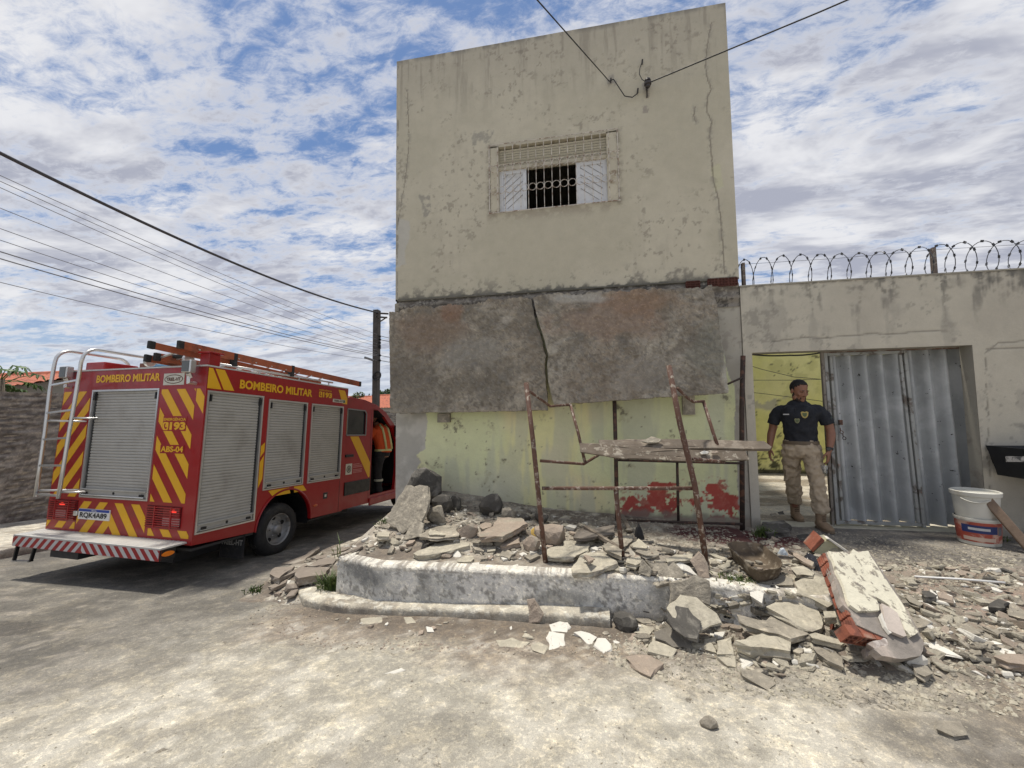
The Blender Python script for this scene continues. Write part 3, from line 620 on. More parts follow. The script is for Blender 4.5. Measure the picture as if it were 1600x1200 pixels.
# ------------------------------------------------------------------ fallen canopy slabs hanging on the facade
def hung_slab(name,left,right,yt,yb,colf,seed,label,th=.09):
    yl=[p[1] for p in left]; H=96; Wd=int(abs(right[0][0]-left[0][0])/1.6)
    t=np.linspace(0,1,H)
    def edge(E):
        L=[0]; 
        for a,b in zip(E[:-1],E[1:]): L.append(L[-1]+math.hypot(b[0]-a[0],b[1]-a[1]))
        L=np.array(L)/L[-1]; return np.interp(t,L,[p[0] for p in E]),np.interp(t,L,[p[1] for p in E])
    (lx,ly),(rx,ry)=edge(left),edge(right)
    jn=(fbm(t*25,t*0,seed,4,.6)-.5)*4; s=np.linspace(0,1,Wd)[None]
    PX=lx[:,None]*(1-s)+rx[:,None]*s; PY=ly[:,None]*(1-s)+ry[:,None]*s
    PX=PX+jn[:,None]*s**12*.9
    PY=PY+(fbm(s*22,s*0,seed+1,5,.65)-.5)*13*(1-t[:,None])**14+(fbm(s*26,s*0,seed+2,4,.6)-.5)*2.5*t[:,None]**14
    Yv=yt+(yb-yt)*t[:,None]+0*PX
    D=CF[None,None]+CR*((PX-800)/FPX)[...,None]-CU*((PY-600)/FPX)[...,None]
    k=(Yv-CAM[1])/D[...,1]; P=CAM+D*k[...,None]
    xx,zz_=P[...,0],P[...,2]; col,dsp=colf(xx,zz_,PX,PY); P[...,1]-=dsp
    # edges roll back
    fr=P.copy(); bk=P.copy(); bk[...,1]=Yv+th; bk[...,0]=lerp(xx.mean(),bk[...,0],.995)
    n=P.shape[0]*P.shape[1]
    me=gridmesh(name,fr,col); 
    mb=MB(); 
    def strip(A,B,C_):   # skirt from front edge to back edge with roughness
        m=len(A); segs=6
        for i in range(m-1):
            pass
        g=np.zeros((segs+1,m,3)); 
        for j in range(segs+1):
            q=lerp(A,B,j/segs); nz=(fbm(np.arange(m)*.35+j*7.1,np.full(m,j*.9),seed+9,4,.65)-.5)*.03*(0 if j==0 else 1)
            cen=A.mean(0); q=q+nz[:,None]*C_; g[j]=q
        return g
    parts=[(fr,col)]
    for A,B,N_ in ((fr[-1],bk[-1],npv(0,0,1)),(fr[0],bk[0],npv(0,0,-1)),(fr[:,0],bk[:,0],npv(1,0,0)),(fr[:,-1],bk[:,-1],npv(-1,0,0))):
        g=strip(A,B,N_); cc=np.broadcast_to(npv(.24,.215,.18),g.shape)*(.5+fbm(g[...,0]*14+g[...,2]*11,g[...,1]*30,seed+4,4,.6))[...,None]
        parts.append((g,cc))
    parts.append((bk[::6,::6],np.broadcast_to(npv(.4,.4,.3),bk[::6,::6].shape)))
    Vv=[];Q=[];Cc=[];off=0
    for g,c_ in parts:
        a,b=g.shape[:2]; idx=np.arange(a*b).reshape(a,b)+off; Q.append(np.stack([idx[:-1,:-1],idx[:-1,1:],idx[1:,1:],idx[1:,:-1]],-1).reshape(-1,4))
        Vv.append(g.reshape(-1,3)); Cc.append(c_.reshape(-1,3)); off+=a*b
    Vv=np.concatenate(Vv);Q=np.concatenate(Q);Cc=np.concatenate(Cc); loc=Vv.mean(0); loc[2]=Vv[:,2].min(); Vv=Vv-loc
    me=bpy.data.meshes.new(name); me.vertices.add(len(Vv)); me.vertices.foreach_set('co',Vv.astype(np.float32).ravel()); me.loops.add(Q.size); me.loops.foreach_set('vertex_index',Q.astype(np.int32).ravel())
    me.polygons.add(len(Q)); me.polygons.foreach_set('loop_start',(np.arange(len(Q))*4).astype(np.int32)); me.update(calc_edges=True)
    a=me.color_attributes.new('col','FLOAT_COLOR','POINT'); cc=np.ones((len(Vv),4),np.float32); cc[:,:3]=np.clip(Cc,.003,.9); a.data.foreach_set('color',cc.ravel())
    me.polygons.foreach_set('use_smooth',np.ones(len(Q),bool))
    return link(name,me,SLAB,label=label,cat='concrete slab',loc=tuple(loc))
def slab_col(warm,seed,extra):
    def f(X,Z,PX,PY):
        n1=fbm(X*1.2,Z*1.2,seed,5,.6); n2=fbm(X*4,Z*4,seed+1,6,.62); 
        wx=X+.35*(fbm(X*2.2,Z*2.2,seed+2,3)-.5); wz=Z+.35*(fbm(X*2.2+9,Z*2.2,seed+3,3)-.5)
        r1=1-np.abs(fbm(wx*7,wz*3,seed+4,5,.6)*2-1)*2.2; n3=fbm(X*19,Z*19,seed+5,5,.65); r2=1-np.abs(fbm(wx*3+wz*5,wz*13-wx*4,seed+6,4,.6)*2-1)*2.5
        n4=fbm(X*34,Z*34,seed+8,4,.6); c=L3(npv(.20,.175,.138),npv(.37,.335,.27),ss(n2*.5+n3*.35+n1*.15,.38,.60)); c=L3(c,npv(.225,.18,.135),.7*warm*ss(n1,.42,.62)); c=L3(c,npv(.11,.095,.075),.5*ss(n4,.52,.62))
        c=L3(c,npv(.36,.325,.27),.6*ss(n3*.6+n4*.4,.53,.60)); c=L3(c,npv(.09,.08,.07),.55*ss(r1,.80,1)*ss(n2,.45,.6))
        c=L3(c,npv(.085,.08,.07),.5*ss(n3*.6+(1-n2)*.4,.56,.64))
        for (cx,cy,rx,ry,cc,a) in extra:
            k=ss(1-np.hypot((PX-cx)/rx,(PY-cy)/ry)+1.3*(n2-.5),.0,.6); c=L3(c,npv(*cc),k*a)
        d=.020*(n2-.5)+.020*(n3-.5)+.006*(n4-.5)+.012*ss(r1,.7,1)*(n1)+.010*ss(r2,.6,1)
        return c,d
    return f
EL=[(608,486),(609,560),(610,646)]
ER=[(830,464),(834,490),(847,532),(852,555),(851,569),(853,597),(855,630),(856,641)]
hung_slab('fallen_canopy_slab',EL,ER,-.12,-.20,slab_col(.5,141,[(670,515,70,45,(.20,.145,.105),.7),(710,485,25,22,(.22,.125,.08),.6),(740,555,60,35,(.25,.235,.205),.7),(640,600,60,60,(.14,.122,.10),.6),(790,500,14,10,(.36,.33,.28),.8)]),151,
    'left piece of the fallen concrete canopy hanging flat against the house, squarish and dark brown')
EL=[(833,463),(838,490),(851,532),(857,555),(855,569),(857,597),(863,624),(866,632)]
ER=[(1111,447),(1118,467),(1123,500),(1124,520),(1130,551),(1134,580),(1139,614)]
hung_slab('fallen_canopy_slab',EL,ER,-.14,-.34,slab_col(.75,161,[(1000,470,75,26,(.25,.16,.10),.7),(950,500,110,40,(.24,.165,.12),.6),(900,466,55,10,(.38,.36,.32),.8),(1105,545,40,55,(.15,.148,.12),.6),(1010,585,70,35,(.25,.225,.19),.6),(1140,600,12,60,(.40,.38,.32),.8)]),171,
    'right piece of the fallen concrete canopy, wider and with a rusty orange stain along its top',.075)
# ------------------------------------------------------------------ yard wall with the gateway
ywall=thing('yard_wall','beige rendered yard wall with the wide gateway in it, joined to the right side of the house','wall',(1.1,0,0)); yo=npv(1.1,0,0)
YT=2.86; GX0,GX1,GZ=0.0,2.215,2.05
hc=pxl([(1205,533),(1260,527),(1300,527),(1340,524),(1375,522),(1410,520),(1440,519),(1480,516)]); hc2=pxl([(1545,770),(1548,740),(1541,700),(1545,660),(1540,610),(1541,560)]); hc3=pxl([(1540,552),(1560,536),(1600,532)])
hc4=pxl([(1540,546),(1640,540)])
def yard_col(X,Z):
    n1=fbm(X*1.1,Z*1.1,201,5,.55); n2=fbm(X*4,Z*4,202,6,.6); n3=fbm(X*17,Z*17,203,5,.65); dr=fbm(X*8,Z*.9,204,5,.6)
    c=L3(npv(.44,.405,.335),npv(.49,.455,.375),ss(n1,.35,.65)); c=L3(c,npv(.43,.41,.36),ss(Z,.9,.2)*.5)
    c=L3(c,npv(.29,.27,.235),.35*ss(dr*.5+n2*.5,.56,.64))
    k=ss(Z-.35+1.0*(dr-.5)-.25*ss(-X,-1,0),2.1,2.6); c=L3(c,npv(.12,.115,.10),k*ss(n3*.55+dr*.45,.50,.60)*.75)
    k=ss(X,1.7,2.5)*ss(Z,2.1,2.7); c=L3(c,npv(.13,.125,.11),k*ss(n2*.5+dr*.5,.49,.60)*.7)
    c=L3(c,npv(.17,.16,.14),ss(n3*.6+n2*.4,.61,.64)*ss(n1,.5,.62)*.4)
    c=L3(c,npv(.10,.095,.085),ss(Z,YT-.03,YT)*.7*ss(n3,.35,.5))
    d_=.003*(n2-.5)+.002*(n3-.5)
    for cr,w in ((hc,.013),(hc2,.010),(hc3,.012),(hc4,.009)):
        q=pdist(X+.04*(n3-.5),Z+.04*(n2-.5),cr); k=ss(-q,-w,-w*.2); c=L3(c,npv(.12,.11,.09),k*.6); d_-=k*.005
    q=XZ(1165,600)[0]; k=ss(-np.abs(X-q+.02*(n2-.5)),-.008,-.003)*ss(Z,2.0,2.1); c=L3(c,npv(.2,.18,.15),k*.3)
    c=L3(c,npv(.2,.18,.15),ss(.13-Z+.2*(n2-.5),0,.1)*.7)
    return c,d_
wallgrid('rendered_face',[(HX1+.003,GX0,.016),(GX0,GX1,.016),(GX1,3.6,.016),(3.6,7,.1)],[(-.2,GZ,.016),(GZ,YT,.016)],-.002,yard_col,(GX0,GX1,-1,GZ),ywall,yo)
JM=mat('jamb_render',(.33,.31,.26),r=.9,var=.12,vs=3,bump=.25,bs=45,dirt=(.22,.2,.17),ds=3)
mb=MB(); mb.box((HX1+.003,.004,-.2),(GX0,.16,YT)); mb.box((GX1,.004,-.2),(7,.16,YT)); mb.box((GX0,.004,GZ),(GX1,.16,YT)); 
mb.box((HX1+.003,-.012,YT-.004),(7,.17,YT+.012))
mb.build('wall_core',JM,ywall,off=yo)
# razor wire
WIRE=mat('razor_wire_steel',(.10,.105,.12),r=.45,metal=.6,var=.2,bump=0)
hel=[];r_=.165; pitch=.205; x0=HX1+.03; n=0; turns=int((6-x0)/pitch)
for i in range(turns*22): 
    a=2*PI*i/22; rr_=r_*(1+.06*math.sin(i*.031)); hel.append((x0+pitch*i/22+.012*math.sin(i*.013),.08+rr_*.75*math.cos(a),YT+.018+rr_*(1+math.sin(a))))
mb=MB(); mb.tube(hel,.0042,5); coil=mb.build('razor_wire_coil',WIRE,label='coil of razor wire running along the top of the yard wall',cat='razor wire',off=(1.1,.08,YT))
bm_=MB()
for i in range(0,len(hel)-1,3):
    p=np.array(hel[i]); q=np.array(hel[i+1]); d=q-p; d/=np.linalg.norm(d); s=np.cross(d,(1,0,0)); s/=np.linalg.norm(s)+1e-9
    bm_.obox(p,d*.016,s*.013,np.cross(d,s)*.002)
bm_.build('razor_barbs',WIRE,coil,off=(1.1,.08,YT),kind='stuff')
POST=mat('iron_post',(.13,.10,.085),r=.8,var=.3,c2=(.25,.23,.2),cs=15)
for a,b,c_,lb in ((1161,1161,411,'slim iron post of the razor wire against the corner of the house'),(1458,1458,387,'iron post holding the razor wire above the grey gate')):
    x,z=XZ(a,c_,.08); mb=MB(); mb.box((x-.016,.064,YT+.012),(x+.016,.096,z)); mb.box((x-.016,.0955,YT+.012),(x-.008,.116,z-.002))
    mb.build('wire_post',POST,label=lb,cat='post',off=(x,.08,YT))
mb=MB(); mb.tube([(HX1+.02,.08,YT+.30),(1.0,.08,YT+.29),(1.98,.08,YT+.31),(3.5,.08,YT+.29),(6,.08,YT+.3)],.0022,4); mb.build('strand_wire',WIRE,label='thin straight wire stretched through the razor wire loops',cat='wire',off=(1.1,.08,YT))
# gate
gate=thing('metal_gate','grey corrugated metal gate standing half open in the yard wall','gate',(1.6,.2,0)); go=npv(1.6,.2,0)
GFR=mat('gate_frame_paint',(.30,.31,.30),r=.65,var=.2,vs=5,c2=(.12,.10,.085),cs=6,ct=(.52,.62),bump=.2,dirt=(.34,.14,.10),ds=3.2,dt=(.60,.64))
GPN=mat('gate_sheet_paint',(.33,.345,.35),r=.6,var=.16,vs=2.5,c2=(.44,.455,.46),cs=1.6,ct=(.45,.62),bump=.08,dirt=(.035,.03,.028),ds=11,dt=(.645,.665),spec=.35)
gy0=.20
def bars(lst,y,w,d,name='gate_frame'):
    for (ax0,az0,ax1,az1) in lst:
        mb=MB(); mb.bar((ax0,y,az0),(ax1,y,az1),d,w,up=(0,0,1) if abs(ax1-ax0)>abs(az1-az0) else (1,0,0)); mb.build(name,GFR,gate,off=go,bevel=.003)
gl,gm,gr_=.875,1.70,2.23
bars([(gl+.02,.02,gl+.0,2.04),(gm+.06,.02,gm,2.04),(gl+.03,.05,gm+.04,.05),(gl+.02,2.02,gm-.02,2.02)],gy0,.035,.04)
bars([(gl+.075,.07,gl+.055,2.0),(gm+.01,.07,gm-.05,2.0)],gy0-.004,.028,.03)
mb=MB(); mb.box((gl-.045,gy0-.02,.0),(gl-.018,gy0+.02,2.10)); mb.build('gate_stile',mat('worn_stile',(.21,.19,.165),r=.85,var=.25,vs=6,c2=(.10,.08,.07),cs=8),gate,off=go)
mb=MB(); mb.box((gl-.02,gy0-.015,2.04),(gr_+.06,gy0+.03,2.14)); mb.build('top_rail',mat('rusty_rail',(.16,.10,.075),r=.85,var=.3,vs=5,c2=(.27,.26,.24),cs=5),gate,off=go)
def corr(name,x0,x1,z0,z1,y,lam,ph,amp):
    xs=np.arange(x0,x1,.006); zs=np.linspace(z0,z1,60); Xg,Zg=np.meshgrid(xs,zs)
    w=np.sin(2*PI*(Xg-x0)/lam+ph); D=amp*np.sign(w)*np.abs(w)**.8+.006*(fbm(Xg*2,Zg*1.5,221,3)-.5); Xg=Xg+.055*(1-Zg/2.05); D=D+.016*(fbm(Xg*4+9,Zg*2.5,222,4)-.5)
    link(name,gridmesh(name,np.stack([Xg-go[0],y-D-go[1],Zg-go[2]],-1)),GPN,gate)
corr('corrugated_sheet',gl+.03,gm+.035,.06,2.01,gy0+.055,.164,-.9,.052)
corr('corrugated_sheet',gm+.035,gr_+.06,.03,2.06,gy0+.075,.174,.3,.055)
mb=MB(); mb.box((gl-.05,gy0-.05,1.05),(gl-.0,gy0-.022,1.14)); mb.build('latch_plate',RUSTD,gate,off=go)
mb=MB(); 
for k in range(4): mb.torus((gl+.09+.012*k,gy0-.045,1.13-.035*k),(1,0,0) if k%2 else (.5,.8,0),(0,.2,.97),.018,.0045,10,5)
ch=mb.build('chain',RUSTD,gate,off=go)
mb=MB(); mb.box((gl+.075,gy0-.06,1.18),(gl+.115,gy0-.035,1.24)); mb.build('padlock',RUSTD,gate,off=go,bevel=.004)
mb=MB(); mb.box((GX0,.10,-.02),(GX1+.0,.32,.012)); mb.build('gate_threshold',mat('threshold_concrete',(.40,.38,.30),r=.9,var=.2,vs=6,bump=.3),gate,off=go,bevel=.006)
# rough beam, coloured near black for the shade under the lintel, and cables
mb=MB(); mb.bar((-.06,.30,2.14),(2.4,.30,2.14),.12,.14); b_=mb.build('lintel_beam',mat('shaded_timber',(.03,.025,.02),r=.95,var=.4,vs=8),label='dark timber beam crossing just behind the top of the gateway',cat='beam',off=(1.1,.30,2.07))
def cable(name,pts,r,m,label,cat,sag=0,n=14,group=None,sub=None):
    P=[]; pts=[np.array(p,float) for p in pts]
    for a,b in zip(pts[:-1],pts[1:]):
        for i in range(n): t=i/n; q=lerp(a,b,t); q=q-npv(0,0,sag*4*t*(1-t)); P.append(q)
    P.append(pts[-1]); mb=MB(); mb.tube(P,r,6); c=P[0]
    return mb.build(name,m,label=label,cat=cat,off=tuple(c),smooth=True,group=group)
CBL=mat('black_cable',(.02,.02,.02),r=.6,var=.1,bump=0)
cable('cable',[(.0,.22,2.07),(.5,.22,2.03),(.9,.22,2.06),(1.4,.4,2.05),(2.3,.4,2.08)],.010,CBL,'loose black cable drooping under the dark beam inside the gateway','cable',.015)
# yellow house wall across the yard
yel=thing('yellow_wall','bright yellow wall with black mould along its foot at the back of the yard','wall',(3,4.3,0)); yl=npv(3,4.3,0)
mz=XZ(1185,655,4.3)[1]
def yel_col(X,Z):
    n1=fbm(X*1.1,Z*1.1,211,5,.55); n2=fbm(X*4,Z*4,212,6,.6); n3=fbm(X*13,Z*13,213,5,.65)
    c=L3(npv(.76,.735,.26),npv(.80,.77,.34),ss(n1,.35,.65)); c=L3(c,npv(.56,.54,.20),ss(n2,.52,.62)*.5)
    k=ss(.06*4-np.abs(Z-1.32)+.5*(n2-.5),0,.03)*ss(n1+.2*ss(-np.abs(X-3.4),-.5,0),.50,.56); c=L3(c,npv(.46,.44,.33),k*.8)
    k=ss(.62-Z+.5*(n2-.5),0,.3)*ss(n3*.6+n2*.4,.52,.56); c=L3(c,npv(.05,.05,.025),k*.9)
    k=ss(.10-Z+.05*(n2-.5),0,.03); c=L3(c,npv(.06,.055,.035),k*.9)
    k=ss(.9-Z+.5*(n2-.5),0,.2)*ss(X,3.05,3.3); c=L3(c,npv(.24,.22,.13),k*.85)
    c=L3(c,npv(.08,.08,.04),ss(n3*.7+n2*.3,.66,.68)*.8)
    return c,.003*(n2-.5)
wallgrid('painted_face',[(-.2,5.5,.03),(5.5,12,.2)],[(-.2,3.0,.03)],4.3,yel_col,None,yel,yl)
mb=MB(); mb.box((-.2,4.304,-.2),(12,4.5,3.0)); mb.build('wall_core',PLS,yel,off=yl)
for pts,lb in (([(1174,572),(1190,577),(1240,589),(1300,594)],'upper thin cable sagging across the yellow wall'),([(1174,594),(1240,594),(1300,592)],'middle thin cable running level across the yellow wall'),([(1174,613),(1200,616),(1240,621),(1300,629)],'lowest thin cable across the yellow wall, below head height of the two above')):
    cable('cable',[onY(a,b,4.2) for a,b in pts],.006,CBL,lb,'cable',0)
# ------------------------------------------------------------------ fire truck
TH,TS,TR=R_(3.75),R_(-3.3),R_(-.3)
TD=npv(math.sin(TH)*math.cos(TS),math.cos(TH)*math.cos(TS),math.sin(TS)); _r0=npv(math.cos(TH),-math.sin(TH),0); _u0=np.cross(_r0,TD)
TX=math.cos(TR)*_r0+math.sin(TR)*_u0; TZv=np.cross(TX,TD); TP=CAM+ray(299,850)*4.55
TOFF=npv(-1.15,1.3,-.47)      # the thing's base in body coordinates (x to the right side, y forward, z up; origin lower right rear corner)
truck=thing('fire_truck','red fire truck with yellow stripes and grey roller shutters parked in the street','fire truck')
tb=TP+TX*TOFF[0]+TD*TOFF[1]+TZv*TOFF[2]
truck.matrix_world=Matrix(((TX[0],TD[0],TZv[0],tb[0]),(TX[1],TD[1],TZv[1],tb[1]),(TX[2],TD[2],TZv[2],tb[2]),(0,0,0,1)))
def TLp(px,py,axis,val):   # photograph point -> body coordinates on the plane axis=val
    n=(TX,TD,TZv)[axis]; p=at(px,py,n,TP+n*val)-TP; return npv(p@TX,p@TD,p@TZv)
def Tw(p): return TP+TX*p[0]+TD*p[1]+TZv*p[2]
def tp(mb,name,m,parent=None,**k): return mb.build(name,m,parent or truck,off=TOFF,**k)
WL,BL,BH=-2.36,2.60,2.0
FR=mat('dark_trim',(.03,.03,.032),r=.6,var=.2,bump=0)
# body shell with recesses for shutters and the wheel arch
mb=MB(); mb.prism([(0,-.02),(.9,-.06),(BL-.01,-.10),(BL,BH),(0,BH)],(WL,0,0),(0,1,0),(0,0,1),(1,0,0),0,-WL)
body=tp(mb,'body',RED)
cut=[]
def cbox(a,b): m=MB(); m.box(a,b); return m.mesh('c',TOFF)
SH3=[(.02,.81,.09,1.72),(.90,1.63,.46,1.69),(1.72,2.49,.46,1.685)]
for a,b,c_,d in SH3: cut.append(cbox((-.05,a,c_),(.1,b,d)))
cut.append(cbox((-1.83,-.1,.43),(-.71,.05,1.755)))
wc=(1.28,-.12)
def wheelcut(y,z,r,x0,x1):
    m=MB(); m.lathe([(r,0),(r,x1-x0)],(x0,y,z),(0,1,0),(0,0,1),(1,0,0),40); return m.mesh('c',TOFF)
cut.append(wheelcut(wc[0]+.06,-.08,.50,-.55,.1)); cut.append(wheelcut(wc[0]+.06,-.08,.50,WL-.1,WL+.55))
boolean(body,cut); body.data.materials.clear(); body.data.materials.append(RED); b=body.modifiers.new('bevel','BEVEL'); b.width=.012; b.segments=2; b.limit_method='ANGLE'; b.angle_limit=R_(50)
a_=np.linspace(R_(-8),R_(188),30); c2_=wc[0]+.06
for x0,x1 in ((-.54,-.045),(WL+.045,WL+.54)):
    mb=MB(); b=0; mb.add([(x,c2_+.492*math.cos(a),-.08+.492*math.sin(a)) for x in (x0,x1) for a in a_],[(i,i+1,31+i,30+i) for i in range(29)]); xx=x0 if x0>-1 else x1; mb.add([(xx,c2_,-.08)]+[(xx,c2_+.49*math.cos(a),-.08+.49*math.sin(a)) for a in a_],[(0,i+1,i+2) for i in range(29)]); tp(mb,'arch_liner',BLKP)
mb=MB(); mb.box((WL+.03,.03,-.09),(-.03,.84,-.062)); mb.box((WL+.03,1.85,-.125),(-.03,BL,-.105)); tp(mb,'underbody',FR)
# arch lips
for x in (-.0,):
    mb=MB(); pts=[(x+.004,wc[0]+.06+.505*math.cos(a),-.08+.505*math.sin(a)) for a in np.linspace(R_(2),R_(178),30)]; mb.tube(pts,.014,6); tp(mb,'wheel_arch_lip',RED)
# roller shutters
def shutter(o,ax,az,nrm,w,h,gasket):
    """o lower left corner on the panel plane"""
    o,ax,az,nrm=map(lambda q:np.array(q,float),(o,ax,az,nrm)); n=int(h/.0385)
    mb=MB(); P=lambda u,v,d:o+ax*u+az*v+nrm*d
    pr=[]; z0=.105
    for i in range(n+1):
        zb=z0+(h-z0-.02)*i/n; zt_=z0+(h-z0-.02)*(i+1)/n
        pr+=[(zb+.001,-.034),(zb+.006,-.0245),((zb+zt_)/2,-.0225),(zt_-.005,-.0245),(zt_-.0005,-.034)]
        if i==n-1: break
    vs=[];fs=[]
    for u in (.045,w-.045):
        for v,d in pr: vs.append(P(u,v,d))
    m_=len(pr)
    for i in range(m_-1): fs.append((i,i+1,m_+i+1,m_+i))
    mb.add(vs,fs); s=tp(mb,'roller_shutter',ALU)
    mb=MB()
    for a,b in (((0,0),(.022,h)),((w-.022,0),(w,h)),((.022,h-.022),(w-.022,h)),((.022,0),(w-.022,.018))):
        mb.obox(P((a[0]+b[0])/2,(a[1]+b[1])/2,-.010),ax*(b[0]-a[0])/2,az*(b[1]-a[1])/2,nrm*.018)
    tp(mb,'shutter_frame',ALUB,s)
    mb=MB()
    for a,b in (((.022,.02),(.048,h-.022)),((w-.048,.02),(w-.022,h-.022))):
        mb.obox(P((a[0]+b[0])/2,(a[1]+b[1])/2,-.026),ax*(b[0]-a[0])/2,az*(b[1]-a[1])/2,nrm*.006)
    tp(mb,'shutter_gasket',BLKP,s)
    mb=MB(); mb.obox(P(w/2,.062,-.016),ax*(w/2-.03),az*.036,nrm*.014); mb.obox(P(w/2,.102,-.004),ax*(w/2-.03),az*.008,nrm*.022)
    tp(mb,'bottom_rail',ALU,s,bevel=.003)
    mb=MB(); mb.tube([P(.05,.035,.012),P(w-.05,.035,.012)],.010,8); tp(mb,'pull_bar',ALUB,s)
    for u in (.10,w-.10): mb=MB(); mb.obox(P(u,.05,.006),ax*.028,az*.020,nrm*.012); tp(mb,'bar_lock',BLKP,s,bevel=.003)
    mb=MB(); mb.lathe([(.016,0),(.016,.006),(.010,.008)],P(w/2,.066,-.003),ax,az,nrm,12); tp(mb,'key_lock',BLKP,s)
    for u in (.05,w-.05): mb=MB(); mb.obox(P(u,h-.085,-.004),ax*.010,az*.040,nrm*.014); tp(mb,'guide_block',BLKP,s,bevel=.003)
    return s
shutter((-1.83,0,.43),(1,0,0),(0,0,1),(0,-1,0),1.12,1.325,1)
for a,b,c_,d in SH3: shutter((0,a,c_),(0,1,0),(0,0,1),(1,0,0),b-a,d-c_,1)
# reflective stripes: flat print, 2 mm proud
def stripes(o,ax,az,nrm,rect,strips,name='reflective_stripes',m=YEL):
    mb=MB()
    for s in strips:
        p=clip_poly(list(s),*rect)
        if len(p)>2: mb.prism(p,o,ax,az,nrm,.0008,.0022)
    if mb.v: return tp(mb,name,m)
RO,RX,RZ,RN=(0,0,0),(1,0,0),(0,0,1),(0,-1,0)
def diag(x0,x1,zs,w,sl):   # bands crossing x0..x1 with slope sl, lower edge at zs on x0
    return [[(x0,z),(x1,z+sl*(x1-x0)),(x1,z+sl*(x1-x0)+w),(x0,z+w)] for z in zs]
stripes(RO,RX,RZ,RN,(-.675,.43,-.15,1.74),diag(-.675,-.15,[.02+.335*k for k in range(9)],.165,-1.25))
stripes(RO,RX,RZ,RN,(-.135,.43,-.012,1.74),diag(-.135,-.012,[1.60],.2,-1.25))
stripes(RO,RX,RZ,RN,(-2.345,.43,-1.86,1.74),diag(-2.345,-1.86,[-.45+.335*k for k in range(8)],.165,1.25))
stripes(RO,RX,RZ,RN,(-1.83,.0,-1.28,.385),diag(-1.83,-1.28,[-.9+.335*k for k in range(6)],.165,1.25))
stripes(RO,RX,RZ,RN,(-1.28,.0,-.71,.385),diag(-1.28,-.71,[-.22+.335*k for k in range(6)],.165,-1.25))
stripes(RO,RX,RZ,RN,(-2.345,.05,-1.85,.13),diag(-2.345,-1.85,[-.30,-.62,.04],.165,1.25)); stripes(RO,RX,RZ,RN,(-.66,.05,-.05,.13),diag(-.66,-.05,[.02,.35,.68],.165,-1.25))
SO,SX,SZ,SN=(0,0,0),(0,1,0),(0,0,1),(1,0,0)
stripes(SO,SX,SZ,SN,(.01,1.745,.36,1.985),[[(.0,1.745),(.19,1.745),(.06,1.985),(0,1.985)],[(.01,1.985),(.0,2.1),(.235,1.745),(.36,1.745),(.15,2.05)]][:1]+[[(.09,1.985),(.22,1.745),(.36,1.745),(.21,1.985)]])
stripes(SO,SX,SZ,SN,(2.3,1.73,2.58,1.965),[[(2.33,1.965),(2.46,1.73),(2.60,1.73),(2.60,1.80),(2.50,1.965)]])
stripes(SO,SX,SZ,SN,(.825,.5,.885,1.1),[[(.825,.9),(.885,.98),(.885,1.1),(.825,1.05)],[(.825,.5),(.885,.62),(.885,.93),(.825,.84)]])
stripes(SO,SX,SZ,SN,(1.0,.36,1.75,.445),[[(1.0,.445),(1.08,.36),(1.40,.36),(1.37,.445)],[(1.46,.445),(1.47,.36),(1.72,.36),(1.64,.445)]])
# lettering
text('BOMBEIRO MILITAR',(-1.79,-.001,1.845),RX,RZ,1.07,.098,YEL,truck,off=TOFF,bold=0.038)
text('BOMBEIRO MILITAR',(.001,.43,1.785),SX,SZ,1.28,.115,YEL,truck,off=TOFF,bold=0.038)
mb=MB(); mb.prism([(-.60,1.245),(-.24,1.245),(-.24,1.42),(-.60,1.42)],RO,RX,RZ,RN,.0024,.0030); tp(mb,'emergency_number_patch',RED)
text('EMERGÊNCIA',(-.59,-.003,1.365),RX,RZ,.34,.040,YEL,truck,off=TOFF,bold=0.028); text('193',(-.49,-.003,1.255),RX,RZ,.24,.095,YEL,truck,off=TOFF,bold=0.057)
def phone(o,ax,az,w,h):
    o,ax,az=map(lambda q:np.array(q,float),(o,ax,az)); nr=np.cross(ax,az); mb=MB()
    mb.prism([(0,.012),(.012,0),(w-.012,0),(w,.012),(w,h-.012),(w-.012,h),(.012,h),(0,h-.012)],o,ax,az,nr,.0008,.0016); a=tp(mb,'telephone_sign',YEL)
    mb=MB(); k=w; mb.prism([(k*.28,h*.82),(k*.45,h*.86),(k*.50,h*.66),(k*.40,h*.60),(k*.42,h*.42),(k*.52,h*.36),(k*.66,h*.40),(k*.78,h*.24),(k*.60,h*.12),(k*.38,h*.18),(k*.24,h*.40),(k*.2,h*.62)],o,ax,az,nr,.0017,.0022); tp(mb,'handset',RED,a)
phone((-.595,-.003,1.255),RX,RZ,.085,.095)
mb=MB(); mb.prism([(-.60,.985),(-.24,.985),(-.24,1.085),(-.60,1.085)],RO,RX,RZ,RN,.0024,.0030); tp(mb,'unit_number_patch',RED)
text('ABS-04',(-.59,-.003,1.0),RX,RZ,.34,.07,YEL,truck,off=TOFF,bold=0.038)
text('EMERGÊNCIA',(.001,1.86,1.905),SX,SZ,.30,.03,YEL,truck,off=TOFF,bold=0.019); text('193',(.001,1.95,1.80),SX,SZ,.22,.09,YEL,truck,off=TOFF,bold=0.057); phone((.001,1.86,1.80),SX,SZ,.075,.09)
PLT=mat('pale_sticker',(.55,.54,.47),r=.6,var=.1,vs=9,bump=0); BRN=mat('brown_print',(.12,.06,.04),r=.6,var=0,bump=0)
mb=MB(); mb.box((-.66,-.006,1.79),(-.34,0.002,1.93)); s_=tp(mb,'maker_plate',PLT)
e=[(-.50+.145*math.cos(a),1.86+.055*math.sin(a)) for a in np.linspace(0,2*PI,32,endpoint=False)]; e2=[(-.50+.132*math.cos(a),1.86+.045*math.sin(a)) for a in np.linspace(0,2*PI,32,endpoint=False)]
